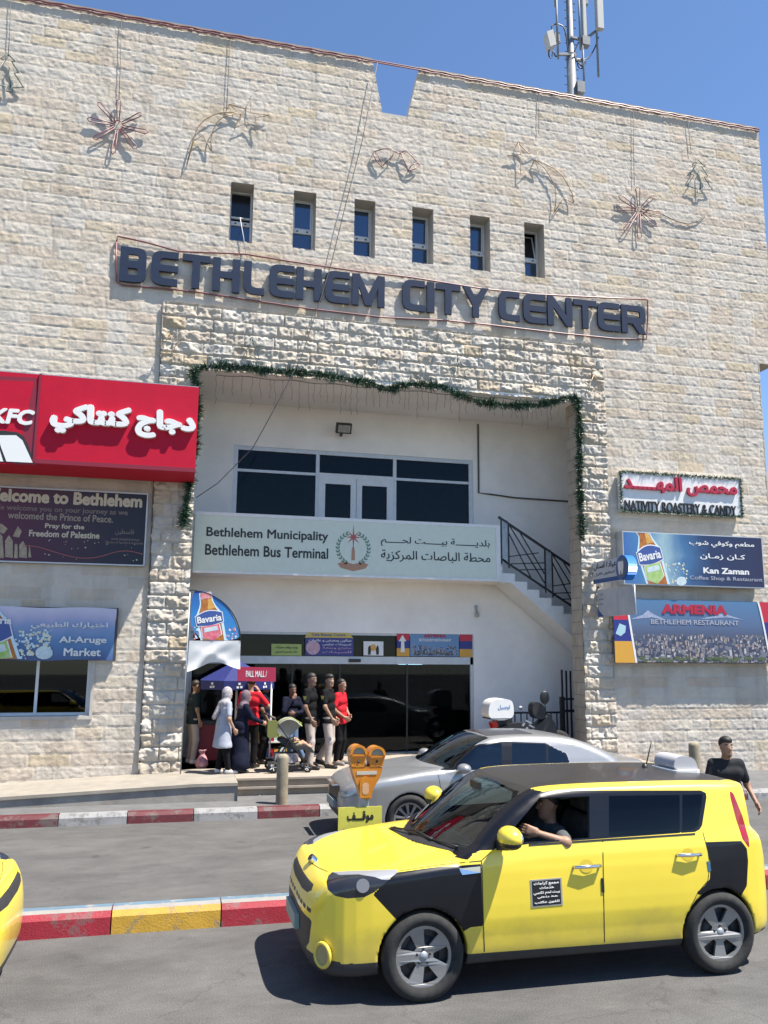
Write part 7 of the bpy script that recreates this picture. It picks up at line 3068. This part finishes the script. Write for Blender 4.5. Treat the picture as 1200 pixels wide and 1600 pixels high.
# ------------------------------------------------------------------ people
def cap(P, a, b, ra, rb):
    a, b = np.asarray(a, np.float32), np.asarray(b, np.float32)
    e = b - a
    t = np.clip(((P - a) @ e) / (e @ e + 1e-9), 0, 1)
    return np.linalg.norm(P - (a + t[..., None] * e), axis=-1) - (ra + (rb - ra) * t)


def ell(P, c, r):
    q = (P - np.asarray(c, np.float32)) / np.asarray(r, np.float32)
    k = np.linalg.norm(q, axis=-1)
    return (k - 1) * min(r)


def solid(name, prims, material, parent, h=.016, k=.035, clip=None):
    """prims: list of ('c', a, b, ra, rb) / ('e', c, r) / ('-', ...) joined smoothly into one surface"""
    pts = []
    for p in prims:
        if p[0] == 'c':
            pts += [np.array(p[1]) - max(p[3], p[4]), np.array(p[1]) + max(p[3], p[4]), np.array(p[2]) - max(p[3], p[4]), np.array(p[2]) + max(p[3], p[4])]
        elif p[0] == 'e':
            pts += [np.array(p[1]) - np.array(p[2]), np.array(p[1]) + np.array(p[2])]
    lo = np.min(pts, 0) - 3 * h
    hi = np.max(pts, 0) + 3 * h
    n = np.ceil((hi - lo) / h).astype(int) + 1
    G = np.stack(np.meshgrid(*[lo[i] + h * np.arange(n[i]) for i in range(3)], indexing='ij'), -1).astype(np.float32)
    V = None
    for p in prims:
        kk = k
        if p[0] == 'c': d = cap(G, *p[1:5]); kk = p[5] if len(p) > 5 else k
        elif p[0] == 'e': d = ell(G, p[1], p[2]); kk = p[3] if len(p) > 3 else k
        else: continue
        V = d if V is None else smin(V, d, kk)
    if clip is not None: V = np.maximum(V, clip(G))
    v, f = nets(V, lo, h)
    return np_mesh(name, v, f, material, True, parent)


def lerp(a, b, t): return tuple(a[i] + (b[i] - a[i]) * t for i in range(3))


def hand(name, wrist, elbow, material, parent, side, s=1.0, grip=.35, palm_n=None):
    """palm, four fingers of different length and a thumb"""
    w, e = Vector(wrist), Vector(elbow)
    d = (w - e).normalized()
    n = Vector(palm_n or (0, -side, 0))
    n = (n - d * n.dot(d)).normalized()          # palm faces n
    x = d.cross(n).normalized()                  # towards the little finger or thumb
    if x.x < 0: x = -x                           # thumb points forward
    pr = [('c', w - d * .02, w + d * .01, .026 * s, .027 * s)]
    for k in range(4):
        o = x * ((1.5 - k) * .019 * s)
        pr.append(('c', tuple(w + d * .02 * s + o * .7), tuple(w + d * .085 * s + o), .017 * s, .0125 * s, .02))
    L_ = [.072, .080, .074, .058]
    for k in range(4):
        b = w + d * .088 * s + x * ((1.5 - k) * .0205 * s)
        d1 = (d * math.cos(grip) + n * math.sin(grip)).normalized()
        d2 = (d * math.cos(grip * 2.4) + n * math.sin(grip * 2.4)).normalized()
        m1 = b + d1 * L_[k] * .5 * s
        m2 = m1 + d2 * L_[k] * .5 * s
        pr.append(('c', tuple(b), tuple(m1), .0098 * s, .009 * s, .006))
        pr.append(('c', tuple(m1), tuple(m2), .009 * s, .0075 * s, .004))
    t0 = w + d * .03 * s + x * .028 * s
    t1 = t0 + (d * .7 + x * .6 + n * .3).normalized() * .045 * s
    t2 = t1 + (d * .9 + x * .05 + n * .4).normalized() * .032 * s
    pr.append(('c', tuple(t0), tuple(t1), .015 * s, .011 * s, .012))
    pr.append(('c', tuple(t1), tuple(t2), .011 * s, .008 * s, .006))
    pr = [tuple(tuple(q) if isinstance(q, Vector) else q for q in p) for p in pr]
    return solid(name, pr, material, parent, h=.0065, k=.010)


SKIN = [mat('skin_light', (.42, .25, .17), .55, var=.06), mat('skin_tan', (.30, .17, .11), .55, var=.06), mat('skin_brown', (.21, .115, .075), .55, var=.06)]
M_HAIR = mat('black_hair', (.012, .010, .009), .6, var=.3, vscale=40)
M_EYEW = mat('eye_white', (.55, .53, .50), .3)
M_EYEK = mat('eye_dark', (.02, .015, .012), .2)
M_LIP = mat('lip', (.24, .09, .075), .5)


def person(label, pos, heading, h=1.75, skin=1, top=None, top_len='short', bottom=None, shoe=None, arms=None, legs=None, lean=(0, 0), head_turn=0.0, nod=0.0, hair='short', beard=False,
           skirt=None, tunic=None, scarf=None, group=None, seated=False, build=1.0, long_hem=.0):
    s = h / 1.75
    t = thing('person', label, 'person', (0, 0, 0), group, local=True)
    sk = SKIN[skin]
    S = lambda p: (p[0] * s, p[1] * s, p[2] * s)
    lx, ly = lean
    b = build
    # skeleton, facing +X, left is +Y
    pel = (0, 0, .95)
    chest = (lx * .6, ly * .6, 1.27)
    neck = (lx, ly, 1.475)
    L = legs or {}
    A = arms or {}
    J = {}
    for sg, nm in ((1, 'l'), (-1, 'r')):
        J['hip' + nm] = (0, sg * .092, .92)
        J['kne' + nm] = L.get('kne' + nm, (.03, sg * .10, .50))
        J['ank' + nm] = L.get('ank' + nm, (-.02, sg * .11, .085))
        J['toe' + nm] = L.get('toe' + nm, (J['ank' + nm][0] + .17, J['ank' + nm][1] + sg * .03, max(.03, J['ank' + nm][2] - .055)))
        J['sho' + nm] = (lx * .92, ly * .9 + sg * .172 * b, 1.415)
        J['elb' + nm] = A.get('elb' + nm, (lx * .6 - .03, ly * .6 + sg * .245 * b, 1.13))
        J['wri' + nm] = A.get('wri' + nm, (lx * .6 + .06, ly * .6 + sg * .25 * b, .89))
    J = {k: S(v) for k, v in J.items()}
    ct, st_ = math.cos(head_turn), math.sin(head_turn)

    def hd(p):      # head coordinates: forward, left, up from the head centre
        x, y, z = p
        x, z = x * math.cos(nod) + z * math.sin(nod), z * math.cos(nod) - x * math.sin(nod)
        return ((lx + .03 + x * ct - y * st_) * s, (ly + x * st_ + y * ct) * s, (1.615 + z) * s)

    # body: one continuous surface
    pr = [('c', S((0, -.07, .97)), S((0, .07, .97)), .105 * s, .105 * s), ('c', S((lx * .3, -.06, 1.1)), S((lx * .3, .06, 1.1)), .095 * s, .095 * s),
          ('c', S((lx * .7, ly * .7 - .09, 1.30)), S((lx * .7, ly * .7 + .09, 1.30)), .098 * s, .098 * s), ('c', S((lx * .9, ly * .9 - .13, 1.42)), S((lx * .9, ly * .9 + .13, 1.42)), .052 * s, .052 * s),
          ('c', S((lx * .3, 0, 1.0)), S((lx * .8, ly * .8, 1.36)), .085 * s, .07 * s),
          ('c', S((lx * .95, ly, 1.42)), S((lx + .02, ly, 1.54)), .056 * s, .052 * s)]
    for nm in 'lr':
        pr += [('c', J['hip' + nm], J['kne' + nm], .082 * s, .055 * s), ('c', J['kne' + nm], J['ank' + nm], .053 * s, .036 * s), ('c', J['ank' + nm], J['toe' + nm], .036 * s, .03 * s),
               ('c', J['sho' + nm], J['elb' + nm], .047 * s, .039 * s), ('c', J['elb' + nm], J['wri' + nm], .039 * s, .026 * s)]
    pr += [('e', hd((0, 0, .035)), (.092 * s, .076 * s, .098 * s)), ('e', hd((.03, 0, -.035)), (.062 * s, .056 * s, .075 * s)),
           ('c', hd((.085, 0, .02)), hd((.105, 0, -.012)), .010 * s, .015 * s, .012), ('e', hd((.055, 0, -.085)), (.03 * s, .032 * s, .022 * s)),
           ('c', hd((-.01, .077, .02)), hd((-.005, .078, -.015)), .012 * s, .010 * s, .01), ('c', hd((-.01, -.077, .02)), hd((-.005, -.078, -.015)), .012 * s, .010 * s, .01)]
    body = solid('body', pr, sk, t, h=.015)
    for sg, nm in ((1, 'l'), (-1, 'r')):
        hand('hand', J['wri' + nm], J['elb' + nm], sk, t, sg, s, grip=A.get('grip' + nm, .35), palm_n=A.get('palm' + nm))
    if not scarf or scarf[1] != 'back':
        for sg in (1, -1):
            m = MB().ball(hd((.082, sg * .033, .022)), (.010 * s, .012 * s, .008 * s), 8)
            e_ = m.build('eye', M_EYEW, t)
            MB().ball(hd((.090, sg * .033, .022)), (.005 * s, .006 * s, .006 * s), 8).build('iris', M_EYEK, e_)
            MB().tube([hd((.086, sg * .018, .047)), hd((.088, sg * .035, .052)), hd((.076, sg * .054, .045))], .006 * s, 6).build('eyebrow', M_HAIR, t)
        MB().tube([hd((.082, -.024, -.052)), hd((.091, 0, -.051)), hd((.082, .024, -.052))], .006 * s, 6).build('mouth', M_LIP, t)
    if hair:
        hp = [('e', hd((-.012, 0, .06)), (.096 * s, .083 * s, .088 * s))]
        if hair == 'full': hp.append(('e', hd((.02, 0, .10)), (.075 * s, .07 * s, .05 * s)))
        c0 = np.array(hd((0, 0, 0)))
        fw = np.array(hd((1, 0, 0))) - c0
        upv = np.array(hd((0, 0, 1))) - c0

        def clip(G):
            q = G - c0.astype(np.float32)
            f_, u_ = q @ fw.astype(np.float32) / s, q @ upv.astype(np.float32) / s
            line = np.where(f_ > .045, .075, np.where(f_ > -.01, .03 + (f_ + .01) * .8, -.035))
            return line * s - u_

        solid('hair', hp, M_HAIR, t, h=.011, k=.02, clip=clip)
    if beard:
        c0 = np.array(hd((0, 0, 0)))
        fw = np.array(hd((1, 0, 0))) - c0
        upv = np.array(hd((0, 0, 1))) - c0

        def clip2(G):
            q = G - c0.astype(np.float32)
            f_, u_ = q @ fw.astype(np.float32) / s, q @ upv.astype(np.float32) / s
            return np.maximum(u_ - np.where(f_ < .055, -.012, -.062), .0 - f_) * .7

        bmat = mat('short_beard', (.045, .032, .025), .8)
        solid('beard', [('e', hd((.031, 0, -.038)), (.0645 * s, .0580 * s, .078 * s)), ('e', hd((.055, 0, -.088)), (.032 * s, .034 * s, .024 * s))], bmat, t, h=.010, k=.02, clip=clip2)
    # clothes
    g = .016
    if bottom:
        bp2 = [('c', S((0, -.075, .965)), S((0, .075, .965)), (.112 + g * .4) * s, (.112 + g * .4) * s)]
        for nm in 'lr':
            an = J['ank' + nm]
            kn = J['kne' + nm]
            bp2 += [('c', J['hip' + nm], kn, (.09 + g * .6) * s, (.066 + g * .6) * s), ('c', kn, (an[0], an[1], an[2] + .02), (.066 + g * .6) * s, (.050 + g * .7) * s)]
        zt_ = (1.02 + long_hem) * s
        solid('trousers', bp2, bottom, t, h=.015, k=.03, clip=lambda G: np.maximum(G[..., 2] - zt_, 0 * G[..., 2] - 1))
    if shoe:
        for sg, nm in ((1, 'l'), (-1, 'r')):
            an, to = J['ank' + nm], J['toe' + nm]
            gz = to[2] - .03 * s
            solid('shoe', [('c', (an[0] - .03 * s, an[1], an[2] - .035 * s), to, .048 * s, .040 * s), ('c', an, (an[0], an[1], an[2] + .03 * s), .05 * s, .05 * s)], shoe, t, h=.012, k=.03, clip=lambda G, gz=gz: gz - G[..., 2])
    if top:
        zl = .86 - long_hem
        tp2 = [('c', S((lx * .1, -.075, .98)), S((lx * .1, .075, .98)), .125 * s, .125 * s), ('c', S((lx * .1, -.075, zl)), S((lx * .1, .075, zl)), (.128 + long_hem * .1) * s, (.128 + long_hem * .1) * s), ('c', S((lx * .4, -.075, 1.13)), S((lx * .4, .075, 1.13)), .118 * s, .118 * s),
               ('c', S((lx * .7, ly * .7 - .10 * b, 1.30)), S((lx * .7, ly * .7 + .10 * b, 1.30)), .114 * s, .114 * s), ('c', S((lx * .92, ly * .9 - .135 * b, 1.415)), S((lx * .92, ly * .9 + .135 * b, 1.415)), .070 * s, .070 * s),
               ('c', S((lx * .95, ly, 1.44)), S((lx * .97, ly, 1.475)), .07 * s, .062 * s)]
        if long_hem:
            tp2 += [('c', S((lx * .4, -.06, 1.15)), S((-.01, -.075, zl)), .12 * s, .17 * s), ('c', S((lx * .4, .06, 1.15)), S((-.01, .075, zl)), .12 * s, .17 * s)]
        for nm in 'lr':
            sh_, el, wr = J['sho' + nm], J['elb' + nm], J['wri' + nm]
            if top_len == 'short':
                e1 = lerp(sh_, el, .72)
                tp2 += [('c', sh_, e1, .060 * s, .060 * s)]
            else:
                tp2 += [('c', sh_, el, .066 * s, .056 * s), ('c', el, lerp(el, wr, .92), .056 * s, .042 * s)]
        z0 = (zl - .03) * s
        zn = (1.478) * s
        solid('shirt' if top_len == 'short' else 'long_sleeved_top', tp2, top, t, h=.015, k=.03, clip=lambda G: np.maximum(z0 - G[..., 2], (G[..., 2] - zn) * .7))
    if skirt:
        m_, z1, r1 = skirt
        solid('robe', [('c', S((0, -.06, 1.0)), S((0, .06, 1.0)), .135 * s, .135 * s), ('c', S((.0, -.07, z1 + .13)), S((.0, .07, z1 + .13)), r1 * s, r1 * s), ('c', S((0, 0, 1.0)), S((.01, 0, z1 + .1)), .16 * s, (r1 + .05) * s)], m_, t, h=.016, k=.08,
              clip=lambda G: z1 * s - G[..., 2])
    if scarf:
        ms, mode = scarf
        sp2 = [('e', hd((-.012, 0, .03)), (.112 * s, .098 * s, .122 * s)), ('c', hd((-.02, 0, -.07)), S((lx * .95, ly, 1.45)), .085 * s, .10 * s),
               ('c', S((lx * .9 - .03, ly - .10, 1.41)), S((lx * .9 - .03, ly + .10, 1.41)), .09 * s, .09 * s)]
        if mode == 'long':
            sp2 += [('c', S((lx * .9 - .08, ly + .02, 1.40)), S((lx * .3 - .20, ly + .05, 1.14)), .075 * s, .05 * s)]
        solid('headscarf', sp2, ms, t, h=.013, k=.05)
    t.location = pos
    t.rotation_euler = (0, 0, heading)
    return t


def stand(px, y_feet, py_top, z=PLAT_Z, Y=None):
    """ground position from the traced feet, height from the traced head"""
    p = atz(px, y_feet, z) if Y is None else (at(px, y_feet, Y)[0], Y, z)
    q = at(px, py_top, p[1])
    return (p[0], p[1], z), q[2] - z


C_BLACK = mat('cloth_black', (.009, .009, .010), .85, var=.25, vscale=9, spec=.12, bump=.012, bscale=7)
C_NAVY = mat('cloth_navy', (.010, .012, .026), .85, var=.25, vscale=9, spec=.12, bump=.012, bscale=7)
C_BEIGE = mat('cloth_beige', (.42, .37, .335), .85, var=.12, vscale=7, spec=.12, bump=.012, bscale=7)
C_JEANS = mat('cloth_denim', (.10, .16, .27), .85, var=.3, vscale=12, spec=.12, bump=.012, bscale=7)
C_RED = mat('cloth_red', (.50, .018, .03), .7, var=.12, vscale=8, spec=.12, bump=.012, bscale=7)
C_GREY = mat('cloth_grey_blue', (.34, .36, .42), .75, var=.1, vscale=6, spec=.12, bump=.012, bscale=7)
C_TEAL = mat('cloth_dark_teal', (.018, .03, .036), .85, var=.2, spec=.12, bump=.012, bscale=7)
C_CHAR = mat('cloth_charcoal', (.028, .030, .034), .85, var=.2, spec=.12, bump=.012, bscale=7)
C_SCARF = mat('scarf_grey_print', (.52, .48, .48), .7, col2=(.16, .15, .17), vscale=22, spec=.12, bump=.012, bscale=7)
C_MAUVE = mat('scarf_mauve', (.20, .15, .17), .8, col2=(.11, .08, .10), vscale=30, spec=.12, bump=.012, bscale=7)
SH_K = mat('shoe_black', (.014, .013, .013), .5)
SH_W = mat('shoe_white', (.58, .56, .54), .6)
SH_B = mat('shoe_grey', (.20, .19, .18), .6)
R_ = math.radians

# two guards in black polo shirts
pos, hh = stand(484, 1201, 1052)
g1 = person('person in black polo shirt and beige trousers standing nearest the stroller, looking down', pos, R_(-28), hh, 2, C_BLACK, 'short', C_BEIGE, SH_K, lean=(-.03, 0), head_turn=R_(-20), nod=.12,
            arms={'elbr': (-.02, -.27, 1.14), 'wrir': (.10, -.24, .90), 'elbl': (-.08, .25, 1.14), 'wril': (.02, .24, .90)}, legs={'ankl': (-.10, .12, .085), 'knel': (-.03, .11, .5), 'ankr': (.04, -.12, .085), 'kner': (.05, -.11, .5)}, hair='short', build=1.04)
pos, hh = stand(512, 1199, 1054)
g2 = person('person in black polo shirt and beige trousers with one foot raised, smiling towards the street', pos, R_(-30), hh, 1, C_BLACK, 'short', C_BEIGE, SH_K, lean=(-.03, 0), head_turn=R_(-28), beard=True,
            arms={'elbr': (.02, -.27, 1.15), 'wrir': (.16, -.22, .92), 'elbl': (-.06, .25, 1.14), 'wril': (.06, .22, .92)}, legs={'kner': (.06, -.10, .5), 'ankr': (.04, -.11, .085), 'knel': (.02, .10, .5), 'ankl': (-.22, .10, .14), 'toel': (-.08, .11, .04)}, hair='full', build=1.04)
for gg in (g1, g2):
    m = MB()
    m.prism([[(-.028, .03), (0, .02), (.028, .03), (.02, -.02), (0, -.045), (-.02, -.02)]], lambda u, v, w: (u - .012, -.345 + w + .012, 1.30 + v), 0, .012)
    m.build('sleeve_badge', mat('badge_yellow', (.45, .42, .06), .5, col2=(.10, .12, .03), vscale=60), gg)
# man in red behind them
pos, hh = stand(530, 1189, 1061, Y=16.35)
person('person in red football shirt half hidden behind the second guard', pos, R_(-35), hh, 1, C_RED, 'short', C_BLACK, SH_B, head_turn=R_(-10), arms={'elbl': (.02, .24, 1.13), 'wril': (.18, .08, 1.0), 'elbr': (-.02, -.26, 1.13), 'wrir': (.16, -.12, .97)}, hair='short')
# man in jeans leaning, hand at the face
pos, hh = stand(452, 1193, 1069, Y=16.6)
person('person in navy long sleeved top and jeans with a hand raised to the face', pos, R_(-65), hh, 2, C_NAVY, 'long', C_JEANS, SH_B, lean=(.02, 0), nod=.2, beard=True,
       arms={'elbr': (.14, -.26, 1.16), 'wrir': (.17, -.06, 1.43), 'palmr': (-.8, .3, .4), 'elbl': (.16, .25, 1.13), 'wril': (.24, -.05, 1.12)}, legs={'knel': (.05, .10, .5), 'ankl': (.12, .30, .085), 'kner': (.06, -.06, .5), 'ankr': (.02, .02, .085)}, hair='short')
# man in red with a phone, back turned
pos, hh = stand(388, 1196, 1059, Y=16.2)
person('person in red shirt seen from behind holding a phone to the ear', pos, R_(60), hh, 1, C_RED, 'short', C_BLACK, SH_K, head_turn=R_(35), arms={'elbr': (.10, -.36, 1.18), 'wrir': (.06, -.14, 1.50), 'palmr': (0, 1, .1), 'gripr': .6, 'elbl': (.0, .26, 1.13), 'wril': (.16, .22, .98)}, hair='full', build=1.08)
# man in dark shirt behind the phone
pos, hh = stand(410, 1190, 1062, Y=16.75)
person('person in dark navy shirt under the crimson kiosk board behind the man in red', pos, R_(-20), hh, 2, C_NAVY, 'short', C_BLACK, SH_K, nod=.15, arms={'elbl': (-.02, .25, 1.13), 'wril': (.12, .2, .95), 'elbr': (.02, -.26, 1.14), 'wrir': (.14, -.2, .92)}, hair='full')
# man behind the left pillar
pos, hh = stand(299, 1196, 1063, Y=17.0)
person('person in dark teal shirt and beige trousers beside the rough pillar and pink bag', pos, R_(20), hh, 1, C_TEAL, 'short', C_BEIGE, SH_W, arms={'elbr': (-.02, -.25, 1.14), 'wrir': (.05, -.24, .90)}, hair='short')
# women with the stroller
pos, hh = stand(346, 1209, 1074)
person('woman in pale grey tunic and patterned headscarf seen from behind', pos, R_(18), hh, 0, C_GREY, 'short', C_BLACK, SH_W, lean=(.04, 0), hair=None, scarf=(C_SCARF, 'long'), long_hem=.30,
       arms={'elbr': (.02, -.26, 1.12), 'wrir': (.16, -.22, .90), 'elbl': (.04, .25, 1.12), 'wril': (.18, .2, .92)}, legs={'ankl': (-.04, .10, .085), 'ankr': (.10, -.10, .085)}, build=1.05)
w1 = None
solid_arm = None
pos, hh = stand(373, 1207, 1079)
W2 = person('woman in long navy robe and mauve headscarf pushing the stroller', pos, R_(8), hh, 0, C_NAVY, 'long', C_BLACK, SH_K, lean=(.08, 0), hair=None, scarf=(C_MAUVE, 'short'), skirt=(C_NAVY, .08, .19),
            arms={'elbr': (.22, -.24, 1.17), 'wrir': (.45, -.18, 1.06), 'gripr': .8, 'elbl': (.22, .24, 1.17), 'wril': (.45, .18, 1.06), 'gripl': .8}, build=1.05)
W2P, W2H = pos, hh
# man crossing the street behind the taxi
wy = 9.15
p = at(1131, 1160, wy)
hz_ = at(1136, 1151, wy)[2]
person('bearded person in charcoal T-shirt crossing the street behind the taxi', (p[0], wy, 0), R_(-105), hz_, 1, C_CHAR, 'short', mat('cloth_grey', (.12, .12, .13), .85, var=.2), SH_K, lean=(.03, 0), head_turn=R_(12), beard=True, hair='full',
       arms={'elbl': (-.06, .29, 1.14), 'wril': (.12, .33, .93), 'elbr': (.04, -.26, 1.14), 'wrir': (.12, -.25, .92)}, legs={'knel': (.18, .10, .52), 'ankl': (.22, .10, .085), 'kner': (-.04, -.10, .5), 'ankr': (-.30, -.10, .14), 'toer': (-.16, -.1, .05)}, build=1.04)
# the driver
dp = (TX + 2.02, TYC - .37, .0)
person('driver in grey vest with bare arm on the window edge of the taxi', (TX + 2.08, TYC - .40, -.315), math.pi, 1.75, 1, mat('cloth_slate', (.07, .08, .085), .85), 'short', C_BLACK, None, lean=(-.10, 0), hair='short', head_turn=0,
       legs={'kner': (.46, -.10, .98), 'knel': (.46, .10, .98), 'ankr': (.62, -.10, .62), 'ankl': (.62, .10, .62)}, arms={'elbl': (-.03, .42, 1.40), 'wril': (.19, .36, 1.47), 'elbr': (.16, -.25, 1.18), 'wrir': (.42, -.14, 1.25)})

# stroller
sp0 = (W2P[0] + .88, W2P[1] - .02, PLAT_Z)
stl = thing('stroller', 'grey hooded stroller with lime piping and black frame in front of the robed woman', 'stroller', sp0)
sx, sy = sp0[0], sp0[1]


def Q(x, y, z): return (sx + x, sy + y, PLAT_Z + z)


m = MB()
for yy in (-.2, .2):
    m.tube([Q(-.42, yy, 1.02), Q(-.30, yy, .95), Q(.02, yy, .52), Q(.30, yy, .14)], .014, 8)
    m.tube([Q(-.30, yy, .12), Q(-.02, yy, .55), Q(.05, yy, .6)], .014, 8)
    m.tube([Q(-.3, yy, .12), Q(.3, yy, .14)], .010, 6)
m.tube([Q(-.42, -.2, 1.02), Q(-.45, 0, 1.03), Q(-.42, .2, 1.02)], .016, 8)
m.build('frame', M_BLACK, stl)
for (xx, yy, r) in ((-.30, -.22, .105), (-.30, .22, .105), (.32, -.20, .085), (.32, .20, .085)):
    w = MB().lathe([(r * .62, -.02), (r, -.018), (r, .018), (r * .62, .02), (r * .62, -.02)], 20, Q(xx, yy, r), 'y').build('wheel', M_RUBBER, stl)
    m = MB()
    for k in range(5):
        a = k * 2 * math.pi / 5
        c = Vector(Q(xx, yy, r))
        m.bar(c, c + Vector((r * .68 * math.cos(a), 0, r * .68 * math.sin(a))), .018, .012)
    m.build('spokes', M_WHITE, w)
M_ST = mat('stroller_grey', (.24, .24, .22), .8, var=.1)
hp = []
for i in range(9):
    a = R_(35 + i * 17)
    for j in range(9):
        y = -.21 + .42 * j / 8
        rr = .30 * (1 - .12 * (y / .21) ** 2)
        hp.append(Q(-.02 + rr * math.cos(a) * .9, y, .66 + rr * math.sin(a)))
fs = [(i * 9 + j, (i + 1) * 9 + j, (i + 1) * 9 + j + 1, i * 9 + j + 1) for i in range(8) for j in range(8)]
for yy, st0 in ((-.21, 0), (.21, 8)):
    b0_ = len(hp)
    hp.append(Q(-.05, yy, .60))
    fs += [(b0_, i * 9 + st0, (i + 1) * 9 + st0) for i in range(8)]
MB().add(hp, fs, 0, True).build('hood', M_ST, stl, fix=False)
m = MB()
m.tube([Q(-.02 + .30 * math.cos(R_(35)) * .9, -.21 + .42 * j / 8, .66 + .30 * (1 - .12 * ((-.21 + .42 * j / 8) / .21) ** 2) * math.sin(R_(35))) for j in range(9)], .012, 6)
m.tube([Q(-.30, -.215, .78), Q(-.18, -.215, .92), Q(.0, -.215, .97), Q(.2, -.215, .86)], .009, 6)
m.build('lime_piping', mat('lime_trim', (.33, .40, .06), .6), stl)
m = MB()
m.prism([chaikin([(-.22, .56), (-.14, .50), (.05, .38), (.30, .40), (.42, .32), (.45, .36), (.34, .46), (.08, .46), (-.1, .62)], 1)], lambda u, v, w: Q(u, w, v), -.18, .18)
m.build('seat', mat('stroller_black', (.03, .03, .03), .8), stl)
m = MB()
m.prism([rrect(-.26, .16, .17, .33, .04)], lambda u, v, w: Q(u, w, v), -.17, .17)
m.build('basket', mat('basket_print', (.40, .40, .42), .7, col2=(.10, .08, .10), vscale=18), stl)
m = MB()
m.prism([rrect(-.42, -.24, .62, .92, .04)], lambda u, v, w: Q(u, w, v), -.26, -.21)
m.build('hanging_bag', mat('olive_bag', (.16, .17, .04), .7), stl)
bb = thing('baby', 'baby lying in the stroller with bare legs showing', 'baby', (0, 0, 0), local=True)
solid('body', [('e', (.0, 0, .20), (.07, .065, .07)), ('c', (.05, 0, .13), (.2, 0, .06), .075, .07), ('c', (.2, .05, .06), (.34, .06, .10), .04, .032), ('c', (.34, .06, .10), (.45, .06, .03), .032, .024), ('c', (.45, .06, .03), (.48, .06, .06), .022, .018),
               ('c', (.2, -.05, .06), (.36, -.07, .09), .04, .032), ('c', (.36, -.07, .09), (.47, -.07, .02), .032, .024), ('c', (.47, -.07, .02), (.50, -.07, .05), .022, .018),
               ('c', (.08, .08, .14), (.17, .11, .17), .028, .022), ('c', (.17, .11, .17), (.25, .08, .16), .022, .018), ('c', (.08, -.08, .14), (.17, -.12, .16), .028, .022), ('c', (.17, -.12, .16), (.25, -.09, .15), .022, .018)], SKIN[0], bb, h=.010, k=.03)
solid('romper', [('c', (.05, 0, .13), (.21, 0, .065), .082, .078), ('c', (.2, .05, .062), (.26, .055, .085), .048, .046), ('c', (.2, -.05, .062), (.27, -.06, .082), .048, .046)], mat('cloth_mustard', (.32, .22, .07), .8, col2=(.4, .34, .24), vscale=25), bb, h=.012, k=.03)
bb.location = Q(-.08, 0, .40)
